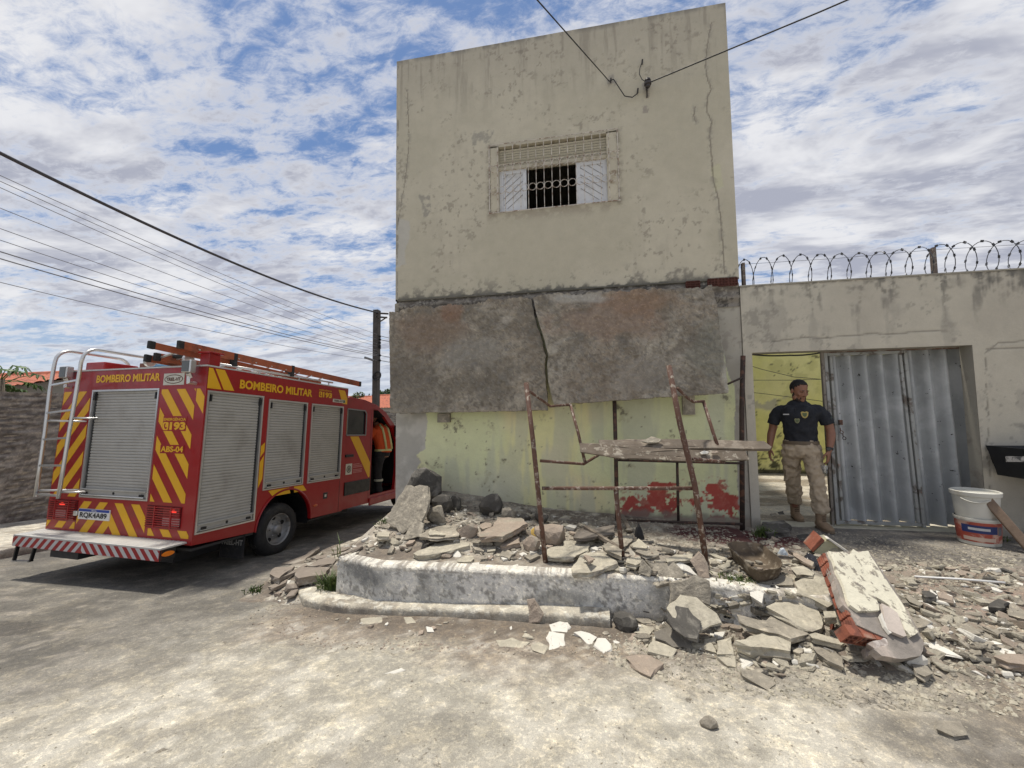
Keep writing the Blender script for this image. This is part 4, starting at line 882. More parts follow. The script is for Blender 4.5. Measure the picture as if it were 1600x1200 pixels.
mb=MB(); mb.prism(e,RO,RX,RZ,RN,.0065,.0072); tp(mb,'oval_border',BRN,s_); mb=MB(); mb.prism(e2,RO,RX,RZ,RN,.0074,.0080); tp(mb,'oval_field',PLT,s_)
text('TRIEL-HT',(-.61,-.0085,1.838),RX,RZ,.22,.042,BRN,s_,off=TOFF,bold=0.038)
mb=MB(); mb.box((-.002,2.20,1.745),(.004,2.52,1.80)); s_=tp(mb,'maker_plate',PLT); text('TRIEL-HT',(.0045,2.22,1.757),SX,SZ,.24,.03,BRN,s_,off=TOFF,bold=0.038); mb=MB(); mb.box((.0042,2.47,1.75),(.0055,2.51,1.795)); tp(mb,'maker_mark',mat('green_mark',(.03,.10,.06),var=0,bump=0),s_)
# number plate
mb=MB(); mb.box((-1.79,-.016,.175),(-1.27,0,.30)); s_=tp(mb,'number_plate',mat('plate_white',(.70,.70,.68),r=.45,var=.04,bump=0),bevel=.004)
mb=MB(); mb.box((-1.786,-.0175,.268),(-1.274,-.0162,.297)); tp(mb,'plate_band',mat('plate_blue',(.015,.05,.30),r=.45,var=0,bump=0),s_); text('RQK4A89',(-1.755,-.0172,.187),RX,RZ,.45,.072,BLKP,s_,off=TOFF,bold=0.028); text('BRASIL',(-1.56,-.0185,.275),RX,RZ,.085,.015,WHITE,s_,off=TOFF,bold=0.019)
# louvred lamp clusters
TLR=mat('tail_light_red',(.42,.012,.012),r=.25,var=0,bump=0,emit=(1,.05,.03,1.1)); TLW=mat('lamp_clear',(.45,.25,.24),r=.25,var=.1,bump=0); TLD=mat('tail_light_off',(.20,.008,.010),r=.25,var=0,bump=0)
for x0,x1,ix in ((-.71,-.17,0),(-2.34,-1.83,1)):
    mb=MB(); mb.box((x0+.01,-.004,.145),(x1-.01,.0,.39)); s_=tp(mb,'lamp_cluster',mat('deep_red',(.12,.004,.006),r=.5,var=.1,bump=0))
    lx0,lx1=(x0+.27,x1-.02) if ix==0 else (x0+.12,x1-.18)
    mb=MB(); mb.box((lx0,-.016,.27),(lx1,-.004,.375)); tp(mb,'stop_lamp',TLD,s_,bevel=.004)
    mb=MB(); mb.sphere(((lx0+lx1)/2+.03,-.018,.335),(.05,.004,.022)); tp(mb,'lit_lamp',TLR,s_)
    mb=MB(); mb.box((lx0,-.016,.175),(lx1,-.004,.266)); tp(mb,'reversing_lamp',TLW,s_,bevel=.004)
    bme=None
    for k in range(9):
        if bme is None: mm=MB(); mm.box((x0+.02,-.024,-.006),(x1-.02,-.008,.006)); bme=mm.mesh('louvre_bar',TOFF)
        o=link('louvre_bar',bme,RED,s_); o.location=(0,0,.165+k*.026)
    mb=MB(); 
    for k in range(2): xq=lerp(x0,x1,.28+.46*k); mb=MB(); mb.box((xq-.008,-.027,.15),(xq+.008,-.007,.385)); tp(mb,'louvre_post',RED,s_)
mb=MB(); mb.box((-1.86,-.03,.21),(-1.80,0,.27)); tp(mb,'small_lamp',ALUB,bevel=.01)
# rear step bumper
def TB(px,py,z): return TLp(px,py,2,z)
bo=-.29; bz=.02; bx0,bx1=TLp(22,828,1,bo)[0],TLp(250,858,1,bo)[0]
DIA=mat('checker_plate',(.55,.55,.53),r=.5,metal=.3,var=.15,vs=5,bump=.5,bs=120)
mb=MB(); mb.prism([(bx0,bo),(bx1,bo),(-.06,-.12),(-.06,-.002),(WL-.02,-.002),(bx0,-.14)],(0,0,bz-.02),(1,0,0),(0,1,0),(0,0,1),0,.02); deck=tp(mb,'step_deck',DIA,bevel=.003)
mb=MB()
for i in range(int((bx1-bx0)/.032)):
    for j in range(8):
        cx,cy=bx0+.03+i*.032,bo+.03+j*.036
        if cx<bx1-.02: s=1 if (i+j)%2 else -1; mb.obox((cx,cy,bz+.0012),(.009,.009*s,0),(-.002*s,.002,0),(0,0,.0012))
tp(mb,'tread_pattern',DIA,deck,kind='stuff')
mb=MB(); mb.prism([(bx0,bz-.018),(bx1,bz-.018),(bx1,bz-.13),(bx0,bz-.13)],(0,bo,0),(1,0,0),(0,0,1),(0,-1,0),-.02,0); bmp=tp(mb,'rear_bumper',mat('bumper_red',(.30,.010,.014),r=.45,var=.1,bump=0),deck)
xm=(bx0+bx1)/2; W2=mat('reflective_white',(.50,.50,.50),r=.4,var=.06,bump=0); strips=[]
k=-14
for k in range(-16,17):
    x=xm+k*.125+(.03 if k>=0 else -.03); s=-.11 if k>=0 else .11
    strips.append([(x,bz-.13),(x+.058,bz-.13),(x+.058+s,bz-.018),(x+s,bz-.018)])
mb=MB()
for s in strips:
    mid=(s[0][0]+s[2][0])/2
    p=clip_poly(s,bx0+.01,bz-.128,xm if mid<xm else bx1-.01,bz-.02) if mid<xm else clip_poly(s,xm,bz-.128,bx1-.01,bz-.02)
    if len(p)>2: mb.prism(p,(0,bo,0),(1,0,0),(0,0,1),(0,-1,0),.0006,.0018)
tp(mb,'reflective_stripes',W2,deck)
mb=MB(); mb.prism([(bx1+.001,bo),(-.06,-.12),(-.08,-.12),(bx1-.02,bo+.01)],(0,0,bz-.13),(1,0,0),(0,1,0),(0,0,1),0,.11); tp(mb,'bumper_end',BLKP,deck)
ex=npv(-.06-bx1,-.12-bo,0); ex/=np.linalg.norm(ex); mb=MB(); en=npv(ex[1],-ex[0],0); cc=npv((bx1-.06)/2,(bo-.12)/2,bz-.07); mb.prism([(.065*math.cos(a),.025*math.sin(a)) for a in np.linspace(0,2*PI,20,endpoint=False)],cc,ex,(0,0,1),np.cross(ex,(0,0,1)),-.0,.012); mb.prism([(.065*math.cos(a),.025*math.sin(a)) for a in np.linspace(0,2*PI,20,endpoint=False)],cc,ex,(0,0,1),np.cross(ex,(0,0,1)),-.012,.0); tp(mb,'side_marker',mat('amber_lamp',(.85,.22,.01),r=.3,var=0,bump=0),deck)
mb=MB(); mb.box((-2.2,-.10,-.18),(-.3,.05,-.105)); mb.box((-1.75,-.25,-.20),(-1.3,-.02,-.12)); tp(mb,'under_bar',FR)
# folding step under the bumper and a tow bracket
mb=MB(); a=TLp(30,845,1,bo+.03); b=TLp(22,876,1,bo+.03); c_=TLp(58,846,1,bo+.03); d=TLp(48,877,1,bo+.03)
for p,q in ((a,b),(c_,d)): mb.bar(p,q,.03,.02,up=(1,0,0))
tp(mb,'folding_step',BLKP)
mb=MB(); mb.bar(b,d,.05,.012); tp(mb,'step_tread',ALUB)
# access ladder with hooked top
def lad(px_pts,y): return [TLp(a,b,1,y) for a,b in px_pts]
ly=-.20
railL=lad([(56,776),(62,730),(70,675),(78,610),(84,575)],ly); railR=lad([(91,779),(99,730),(108,675),(118,620),(127,565)],ly)
def hook(base,ztop,y1,rr):
    p=base[-1]; pts=list(base); pts.append(npv(p[0]+.01,ly,ztop-rr))
    for a in np.linspace(0,PI/2,6)[1:]: pts.append(npv(p[0]+.01,ly+rr*(1-math.cos(a)),ztop-rr+rr*math.sin(a)))
    for a in np.linspace(0,PI/2,6): pts.append(npv(p[0]+.01,y1-rr+rr*math.sin(a),ztop-rr+rr*math.cos(a)))
    pts.append(npv(p[0]+.01,y1,BH+.02)); return pts
for r,nm in ((railL,0),(railR,1)):
    mb=MB(); mb.tube(hook(r,2.26,.62,.15),.020,10); tp(mb,'ladder_rail',ALUB,smooth=True)
def onrail(r,f): 
    z0,z1=r[0][2],r[-1][2]; z=z0+(z1-z0)*f; i=[q[2] for q in r]; return npv(np.interp(z,i,[q[0] for q in r]),ly,z)
for f in (.02,.235,.435,.64,.86):
    mb=MB(); p,q=onrail(railL,f),onrail(railR,f); mb.bar(p,q,.032,.022,up=(0,0,1)); tp(mb,'rung',ALUB)
for f in (.045,.58):
    for r in (railL,railR):
        p=onrail(r,f); mb=MB(); mb.tube([p,(p[0]+.25 if r is railR else p[0]+.2,ly*.5,p[2]),(min(p[0]+.36,-1.86),-.002,p[2])],.012,8); tp(mb,'ladder_bracket',ALUB,smooth=True)
# roof edge, rails, lamps, box of gear
mb=MB(); mb.box((WL+.0,-.012,BH+.0005),(-.001,BL-.002,BH+.018)); tp(mb,'roof_edge',DIA)
mb=MB(); mb.tube([(-.30,.25,BH+.10),(-.30,2.55,BH+.12)],.015,8); mb.tube([(-.62,.25,BH+.10),(-.62,2.55,BH+.12)],.015,8)
for y in (.3,1.0,1.75,2.45): mb.tube([(-.30,y,BH),(-.30,y,BH+.11)],.012,6)
tp(mb,'roof_rail',ALUB,smooth=True)
for (x,y,s) in ((-.15,-.09,1),(-2.22,-.06,1)):
    mb=MB(); mb.box((x-.075,y-.05,BH-.09),(x+.055,y+.03,BH+.06)); l_=tp(mb,'work_lamp',ALUB,bevel=.012)
    mb=MB(); mb.box((x-.062,y-.055,BH-.078),(x+.042,y-.051,BH+.048)); tp(mb,'lens',mat('lamp_lens',(.10,.11,.11),r=.15,var=.1,bump=0),l_)
    mb=MB(); mb.tube([(x-.01,y+.02,BH-.14),(x-.01,y-.01,BH-.09)],.03,8); mb.tube([(x-.01,0,BH-.20),(x-.01,y,BH-.20),(x-.01,y,BH-.13)],.022,8); tp(mb,'lamp_stalk',ALUB,l_)
mb=MB(); mb.box((-.16,.02,BH+.02),(-.02,.16,BH+.16)); mb.box((-.18,.0,BH+.16),(-.0,.19,BH+.18)); tp(mb,'roof_bracket',RED,bevel=.004)
mb=MB(); mb.box((-2.20,.1,BH+.02),(-1.86,.5,BH+.14)); tp(mb,'roof_box',RED,bevel=.012)
mb=MB(); mb.tube([(-.98,.05,BH+.15),(-.42,.05,BH+.15)],.028,10); tp(mb,'roof_roller',BLKP,smooth=True)
for x in (-1.0,-.38): mb=MB(); mb.lathe([(.065,-.02),(.065,.02)],(x,.05,BH+.10),(0,1,0),(0,0,1),(1,0,0),20); tp(mb,'roller_bracket',ALUB,bevel=.004)
mb=MB(); mb.sphere((-1.12,.3,BH+.05),(.12,.14,.06)); mb.sphere((-1.3,.35,BH+.04),(.1,.14,.05)); tp(mb,'blue_hose_bundle',mat('blue_cloth',(.03,.12,.22),r=.8,var=.3),smooth=True)
mb=MB(); mb.box((-1.62,.35,BH+.06),(-1.42,.6,BH+.15)); mb.box((-1.7,.4,BH+.02),(-1.3,.55,BH+.06)); tp(mb,'brown_gear_box',mat('brown_gear',(.16,.07,.05),r=.8,var=.3))
# chassis, mudflaps, wheels
mb=MB(); mb.box((WL+.2,.1,-.14),(-.25,5.4,.0)); mb.box((WL+.5,.2,-.3),(-.5,1.0,-.1)); mb.box((WL+.4,1.9,-.25),(-.4,3.3,-.1)); tp(mb,'chassis',FR)
mb=MB(); mb.box((WL+.62,.1,-.10),(-.62,2.1,.3)); tp(mb,'wheel_well',FR)
mb=MB(); fl=[TLp(352,838,1,.70),TLp(399,834,1,.70),TLp(398,862,1,.70),TLp(352,864,1,.70)]; y=.70; x0,x1=fl[0][0],fl[1][0]; z1,z0=-.06,fl[2][2]
mb.box((-.40,y,-.36),(-.02,y+.012,-.05)); fp=tp(mb,'mudflap',BLK); text('TRIEL-HT',(-.385,y-.001,-.20),RX,RZ,.35,.07,mat('worn_white_print',(.28,.27,.25),r=.8,var=.2,bump=0),fp,off=TOFF,bold=0.038)
RIM=mat('steel_rim',(.33,.33,.33),r=.5,metal=.5,var=.2,vs=6,bump=.1,dirt=(.16,.14,.12),ds=6)
def wheel(x,y,z,r,sgn=1):
    ax,ay,az=(0,1,0),(0,0,1),(sgn,0,0); c_=(x,y,z)
    prof=[(r*.60,-.205),(r*.80,-.215),(r*.955,-.195),(r*1.0,-.16),(r*1.0,-.055),(r*.955,-.02),(r*.82,-.004),(r*.62,-.012),(r*.60,-.05)]
    mb=MB(); mb.lathe(prof,c_,ax,ay,az,56,cap=False); w=tp(mb,'wheel',BLK,smooth=True)
    mb=MB()
    for i in range(56):
        a=2*PI*i/56
        for q,dx in ((-.13,-.02),(-.085,.0)):
            cc=npv(x+sgn*q,y+(r+.002)*math.cos(a),z+(r+.002)*math.sin(a)); mb.obox(cc,npv(sgn*.018,0,0),npv(0,-math.sin(a),math.cos(a))*.011,npv(0,math.cos(a),math.sin(a))*.004)
    tp(mb,'tread_blocks',BLK,w,kind='stuff')
    rp=[(r*.615,-.02),(r*.60,-.012),(r*.575,-.018),(r*.555,-.05),(r*.53,-.105),(r*.42,-.118),(r*.34,-.085),(r*.20,-.075),(r*.17,-.06),(r*.16,-.02),(r*.08,-.012),(0.001,-.012)]
    mb=MB(); mb.lathe(rp,c_,ax,ay,az,48,cap=False); tp(mb,'rim',RIM,w,smooth=True)
    me=None
    for i in range(5):
        a=2*PI*i/5+.45; mb=MB(); cy,cz=y+r*.43*math.cos(a),z+r*.43*math.sin(a)
        mb.lathe([(r*.085,0),(r*.085,.006)],(x-sgn*.098,cy,cz),ax,ay,az,16); tp(mb,'rim_hole',DARK,w)
    for i in range(6):
        a=2*PI*i/6; mb=MB(); mb.lathe([(.012,0),(.012,.02),(.008,.024)],(x-sgn*.082,y+r*.265*math.cos(a),z+r*.265*math.sin(a)),ax,ay,az,6); tp(mb,'wheel_nut',RIM,w)
wheel(-.03,wc[0],wc[1],.352); wheel(WL+.03,wc[0],wc[1],.352,-1); wheel(-.12,5.02,-.10,.352); wheel(WL+.12,5.02,-.10,.352,-1)
# filler flap and marker on the panel behind the wheel
mb=MB(); mb.box((-.002,2.10,.17),(.004,2.20,.27)); f=tp(mb,'fuel_flap',FR,bevel=.004); mb=MB(); mb.box((.0045,2.13,.20),(.008,2.17,.24)); tp(mb,'flap_catch',ALUB,f)
mb=MB(); mb.sphere((.004,1.93,.10),(.012,.05,.022)); tp(mb,'side_marker',mat('orange_marker',(.50,.10,.03),r=.3,var=0,bump=0),smooth=True)
mb=MB(); mb.box((-.0005,2.49,-.10),(.002,2.496,.42)); tp(mb,'panel_seam',FR)
# crew cab
cs=-.06; cp_=[(2.62,-.10),(2.62,1.84),(2.75,1.88),(3.2,1.86),(3.6,1.79),(3.95,1.66),(4.3,1.42),(4.75,1.03),(5.2,.93),(5.55,.80),(5.68,.5),(5.70,0.),(5.62,-.14),(5.45,-.14)]
mb=MB(); mb.prism(cp_+[(4.6,-.12)],(WL+.06,0,0),(0,1,0),(0,0,1),(1,0,0),0,cs-(WL+.06)); cab=tp(mb,'cab',RED)
cin=[(2.70,.0),(2.70,1.78),(3.2,1.77),(3.6,1.70),(3.92,1.58),(4.26,1.35),(4.62,1.02),(4.62,.0)]
m1=MB(); m1.prism(cin,(WL+.12,0,0),(0,1,0),(0,0,1),(1,0,0),0,cs-.06-(WL+.12))
def pc(poly,x0,x1): m=MB(); m.prism(poly,(x0,0,0),(0,1,0),(0,0,1),(1,0,0),0,x1-x0); return m.mesh('c',TOFF)
winp=[(2.69,1.19),(3.27,1.19),(3.27,1.60),(3.22,1.65),(2.69,1.66)]
door=[(3.50,.03),(3.50,1.70),(3.66,1.685),(3.90,1.56),(4.22,1.33),(4.42,1.05),(4.46,.5),(4.40,.03)]
cuts=[m1.mesh('c',TOFF),pc(winp,cs-.1,.1),pc(door,cs-.1,.1),pc([(2.8,1.15),(4.2,1.15),(3.9,1.5),(3.5,1.62),(2.8,1.65)],WL-.1,WL+.2)]
mw=MB(); mw.prism([(4.02,1.56),(4.36,1.30),(4.70,1.02),(4.60,.95),(3.9,1.45)],(WL+.2,0,0),(0,1,0),(0,0,1),(1,0,0),0,-WL-.46); cuts.append(mw.mesh('c',TOFF))
cuts.append(wheelcut(5.02,-.08,.45,-.6,.1)); cuts.append(wheelcut(5.02,-.08,.45,WL-.1,WL+.55))
boolean(cab,cuts); cab.data.materials.clear(); cab.data.materials.append(RED); cab.data.materials.append(DARK)
for p_ in cab.data.polygons:
    q_=p_.center+Vector(TOFF); p_.material_index=1 if (WL+.08<q_.x<cs-.05 and float(sdpoly(np.array(q_.y),np.array(q_.z),cin))<.012) else 0
b=cab.modifiers.new('bevel','BEVEL'); b.width=.045; b.segments=3; b.limit_method='ANGLE'; b.angle_limit=R_(60)
mb=MB(); mb.prism(winp,(cs-.03,0,0),(0,1,0),(0,0,1),(1,0,0),0,.008); tp(mb,'side_window',GLASS)
mb=MB()
wp=[np.array((q[0],q[1])) for q in winp]; cen=sum(wp)/len(wp)
for a,b in zip(winp,winp[1:]+winp[:1]): mb.bar((cs+.002,a[0],a[1]),(cs+.002,b[0],b[1]),.022,.012,up=(1,0,0))
tp(mb,'window_trim',mat('grey_trim',(.22,.22,.22),r=.5,var=.1,bump=0))
mb=MB(); mb.prism([(4.02,1.55),(4.68,1.02),(4.67,1.0),(4.01,1.53)],(WL+.2,0,0),(0,1,0),(0,0,1),(1,0,0),0,-WL-.46); tp(mb,'windscreen',GLASS)
for a,b in ((2.655,.3),(3.44,.3)):
    mb=MB(); mb.box((cs-.001,a,-.02),(cs+.002,a+.008,1.70 if a>3 else 1.75)); tp(mb,'door_seam',FR)
mb=MB(); mb.box((cs-.002,2.70,.13),(cs+.018,3.47,.36)); tp(mb,'rubbing_strip',BLKP,bevel=.01)
mb=MB(); mb.box((cs,2.67,.80),(cs+.03,2.90,.845)); tp(mb,'door_handle',BLKP,bevel=.008)
stripes((cs,0,0),SX,SZ,SN,(2.70,.38,3.46,1.165),[[(2.80,1.165),(3.05,1.165),(3.46,.66),(3.46,.40),(3.44,.38),(3.42,.38)]]); stripes((cs,0,0),SX,SZ,SN,(2.63,1.2,2.685,1.7),[[(2.63,1.7),(2.685,1.6),(2.685,1.2),(2.63,1.3)]])
mb=MB(); mb.box((cs-.001,2.72,.49),(cs+.0015,2.90,.68)); s_=tp(mb,'emblem_panel',PLT)
mb=MB(); mb.prism([(2.81+.065*math.cos(a),.585+.065*math.sin(a)) for a in np.linspace(0,2*PI,24,endpoint=False)],(cs,0,0),SX,SZ,SN,.0018,.0024); mb.prism([(2.81+.02*math.cos(a),.585+.035*math.sin(a)) for a in np.linspace(0,2*PI,14,endpoint=False)],(cs,0,0),SX,SZ,SN,.0032,.0036); tp(mb,'round_emblem',mat('emblem_dark',(.07,.07,.06),var=0,bump=0),s_)
mb=MB(); mb.prism([(2.81+.05*math.cos(a),.585+.05*math.sin(a)) for a in np.linspace(0,2*PI,24,endpoint=False)],(cs,0,0),SX,SZ,SN,.0025,.0030); tp(mb,'emblem_field',mat('emblem_grey',(.35,.34,.28),var=0,bump=0),s_)
PNK=mat('faded_pink_print',(.46,.16,.15),r=.5,var=0,bump=0); mb=MB()
for z,x1 in ((.655,3.12),(.625,3.2),(.60,3.21),(.555,3.21),(.53,3.2),(.505,3.2)): mb.prism([(2.93,z),(x1,z),(x1,z+.014),(2.93,z+.014)],(cs,0,0),SX,SZ,SN,.0008,.0016)
tp(mb,'faded_print_lines',PNK)
mb=MB(); mb.box((WL+.9,2.72,1.25),(-.3,2.74,1.6)); mb.box((WL+.2,3.55,.0),(cs-.25,3.62,1.25)); mb.box((cs-.75,3.62,.0),(cs-.2,4.2,.55)); tp(mb,'seats',DARK,bevel=.03)
mb=MB(); mb.box((cs-.005,3.46,-.16),(cs+.03,4.5,-.02)); tp(mb,'cab_sill',RED,bevel=.02)
mb=MB(); mb.box((-1.9,2.75,1.87),(-.5,3.2,1.96)); lb=tp(mb,'light_bar',mat('beacon_red',(.50,.012,.02),r=.25,var=.05,bump=0,coat=.5),bevel=.03)
mb=MB(); mb.box((-.30,5.66,.5),(-.12,5.70,.65)); mb.box((WL+.12,5.66,.5),(WL+.32,5.70,.65)); tp(mb,'headlamps',ALUB)
mb=MB(); mb.box((-.06,4.30,1.15),(.20,4.36,1.40)); tp(mb,'door_mirror',BLKP,bevel=.02)
# the orange extension ladder on the roof rack
olad=thing('extension_ladder','orange double extension ladder strapped along the roof of the fire truck','ladder'); olad.matrix_world=truck.matrix_world.copy(); 
ORG=mat('orange_fibreglass',(.33,.085,.035),r=.6,var=.2,vs=6,bump=.1,dirt=(.16,.06,.035),ds=4); lo=npv(-.4,1.0,2.2); base=Tw(lo); olad.location=base
def lp(mb,name,m,par=olad,**k): return mb.build(name,m,par,off=lo,**k)
l1a=TLp(243,536,0,-.28); l1b=TLp(562,600,0,-.28); l2a=TLp(282,533,0,-.28)
for sx_,zo,ya,yb in ((-.28,.0,l2a[1],l1b[1]),(-.62,-.13,l2a[1],l1b[1])):
    mb=MB(); za,zb=2.24+zo,l1b[2]+zo; mb.bar((sx_,ya,za),(sx_,yb,zb),0.095,.034,up=(1,0,0)); r1=lp(mb,'rail',ORG,bevel=.004)
    mb=MB(); mb.bar((sx_,ya-.03,za),(sx_,ya+.04,za),.096,.042,up=(1,0,0)); lp(mb,'end_cap',BLK,r1,bevel=.01); mb=MB(); mb.bar((sx_,yb-.04,zb),(sx_,yb+.03,zb),.10,.045,up=(1,0,0)); lp(mb,'end_cap',BLK,r1,bevel=.01)
for sx_,ya,yb,zo in ((-.345,l1a[1],2.3,0),(-.68,l1a[1]+.2,2.3,-.10)):
    mb=MB(); mb.bar((sx_,ya,2.185+zo),(sx_,yb,2.09+zo),.075,.030,up=(1,0,0)); r1=lp(mb,'rail',ORG,bevel=.004)
    mb=MB(); mb.bar((sx_,ya-.03,2.187+zo),(sx_,ya+.04,2.185+zo),.088,.040,up=(1,0,0)); lp(mb,'end_cap',BLK,r1,bevel=.01)
for i in range(11):
    y=l2a[1]+.22+i*.27
    if y<2.5: mb=MB(); z=2.235-.08*(y-l2a[1])/(2.62-l2a[1]); mb.tube([(-.262,y,z),(-.64,y,z-.12)],.014,8); lp(mb,'rung',ALUB)
for i in range(10):
    y=l1a[1]+.30+i*.23; mb=MB(); z=2.185-.095*(y-l1a[1])/(2.3-l1a[1]); mb.tube([(-.35,y,z),(-.71,y,z-.09)],.014,8); lp(mb,'rung',ALUB)
for y in (.55,1.55): mb=MB(); mb.box((-.40,y,2.10),(-.255,y+.05,2.27)); lp(mb,'strap',BLK,bevel=.005)
# ------------------------------------------------------------------ left side of the street
lwx=-12.35
lt=at(0,612,(1,0,0),(lwx,0,0))[2]; 
def lw_col(X,Z):
    n1=fbm(X*1.1,Z*1.1,301,5,.55); n2=fbm(X*3,Z*10,302,6,.6); n3=fbm(X*9,Z*30,303,5,.65)
    c=L3(npv(.16,.145,.13),npv(.275,.255,.23),ss(n2*.6+n3*.4,.38,.62)); c=L3(c,npv(.09,.08,.07),ss(n3,.52,.60)*.8); c=L3(c,npv(.36,.33,.28),ss(n3,.46,.38)*.6)
    rows=ss(np.abs(((Z+.05*(n1-.5))/.105)%1-.5),.42,.49); c=L3(c,npv(.09,.082,.075),rows*.7)
    return c,.055*(n2-.5)+.05*(n3-.5)-.035*rows
ys=ax_([(-9,-3,.15),(-3,6,.035),(6,16,.15)]); zs=ax_([(-1.6,lt,.035)]); Yg,Zg=np.meshgrid(ys,zs); c,d=lw_col(Yg,Zg)
lwall=thing('street_wall','rough grey block wall with mortar oozing in ridges on the far left side of the street','wall',(lwx,0,-.6)); lo_=npv(lwx,0,-.6)
P=np.stack([lwx+d-lo_[0]+.05*Yg,Yg,Zg-.04*np.maximum(Yg-3,0)-lo_[2]],-1); link('rough_face',gridmesh('rough_face',P,c),GRD,lwall)
mb=MB(); mb.prism([(-9,-1.6),(16,-2.2),(16,lt-.55),(3,lt-.02),(-9,lt-.02)],(lwx-.25,0,0),(.05,1,0),(0,0,1),(1,0,0),0,.22); mb.build('wall_core',CON,lwall,off=lo_)
TILE=mat('clay_tile',(.40,.12,.065),r=.85,var=.3,vs=7,c2=(.26,.085,.055),cs=5,bump=.3,bs=30)
HW=mat('pale_house_wall',(.42,.40,.35),r=.9,var=.12)
def tiled_house(name,label,x0,x1,y0,y1,zb,ze,zr,wm=HW,rows=14,group=None,win=()):
    """gabled house: ridge along x, eaves towards y0 and y1"""
    h=thing(name,label,'house',((x0+x1)/2,(y0+y1)/2,zb),group); of=npv((x0+x1)/2,(y0+y1)/2,zb); ym=(y0+y1)/2
    mb=MB(); mb.prism([(y0,zb),(y1,zb),(y1,ze),(ym,zr-.05),(y0,ze)],(x0,0,0),(0,1,0),(0,0,1),(1,0,0),0,x1-x0); mb.build('wall',wm,h,off=of)
    nx=int((x1-x0+.6)/.06); u=np.linspace(x0-.3,x1+.3,nx); v=np.linspace(0,1,rows*3+1)
    for yA,s in ((y0-.35,1),(y1+.35,-1)):
        U_,V_=np.meshgrid(u,v); YY_=lerp(yA,ym,V_); ZZ_=lerp(ze-.12,zr,V_)+.035*np.abs(np.sin(U_*PI/.22))+.03*((V_*rows)%1<.34)
        link('tiled_roof',gridmesh('tiled_roof',np.stack([U_,YY_,ZZ_],-1)-of),TILE,h)
    mb=MB(); mb.tube([(x0-.3,ym,zr+.02),(x1+.3,ym,zr+.02)],.09,8); mb.build('ridge_tiles',TILE,h,off=of)
    for (a,b,c_,d) in win:
        mb=MB(); mb.box((a,y0-.03,c_),(b,y0-.002,d)); w_=mb.build('window',mat('far_window',(.05,.055,.06),r=.3,var=0,bump=0),h,off=of)
        mb=MB(); mb.box((a-.06,y0-.05,c_-.06),(b+.06,y0-.031,c_)); mb.build('sill',HW,w_,off=of)
    return h
a=onX(100,604,-14.6); zR=onX(60,601,-15.6)[2]
ty0,ty1=onX(-60,600,-14)[1],onX(96,600,-14)[1]+.4; tiled_house('tiled_house','low house with an orange clay tile roof just behind the rough street wall',-19.5,-14.0,ty0,ty1+2.5,-.9,onX(95,614,-14)[2]-.05,onX(60,601,-15.5)[2]+.25,win=((-18,-17,.3,1.2),))
# papaya tree behind the wall
LEAF=mat('papaya_leaf',(.055,.115,.022),r=.55,var=.35,vs=4,bump=.1,c2=(.13,.19,.04),cs=3)
BARK=mat('bark',(.15,.125,.095),r=.95,var=.3,vs=7,bump=.5,bs=30)
def papaya(p,h,label,seed,n=16,sz=.62):
    r=random.Random(seed); t=thing('papaya_tree',label,'tree',p)
    mb=MB(); mb.tube([(0,0,0),(.05,.02,h*.5),(.02,.0,h)],[.11,.09,.06],10); mb.build('trunk',BARK,t,smooth=True)
    for k in range(n):
        a=2*PI*k/n+r.uniform(-.3,.3); el=r.uniform(-.35,.9); L=r.uniform(.5,.8)*sz/.62; b=npv(.02,0,h-.12+.1*r.random()); d=npv(math.cos(a)*math.cos(el),math.sin(a)*math.cos(el),math.sin(el))
        e=b+d*L; mb=MB(); mb.tube([b,b+d*L*.5+npv(0,0,.04),e],[.012,.009,.006],5)
        # lobed leaf: 7 lobes radiating, drooping
        nrm=npv(d[0]*.4,d[1]*.4,1); nrm/=np.linalg.norm(nrm); ux=np.cross(nrm,d); ux/=np.linalg.norm(ux); uy=np.cross(nrm,ux)*-1
        for j in range(7):
            b_=(j-3)/3*2.3; dl=uy*math.cos(b_)+ux*math.sin(b_); R__=sz*.5*(1-.10*abs(j-3)); sd_=np.cross(nrm,dl)
            pts=[e,e+dl*R__*.45+sd_*R__*.17-npv(0,0,.02),e+dl*R__*.62+sd_*R__*.08,e+dl*R__*.75+sd_*R__*.13-npv(0,0,.05),e+dl*R__-npv(0,0,.10),e+dl*R__*.75-sd_*R__*.13-npv(0,0,.05),e+dl*R__*.62-sd_*R__*.08,e+dl*R__*.45-sd_*R__*.17-npv(0,0,.02)]
            mb.add(pts,[(0,1,2,7),(2,3,4,5),(2,5,6,7)])
        mb.build('leaf',LEAF,t,fix=False)
q=onX(-12,592,-13.3); papaya((q[0],q[1]+.1,-.9),q[2]+.9,'papaya tree with lobed leaves rising behind the rough wall at the left edge',5,n=16,sz=.42)
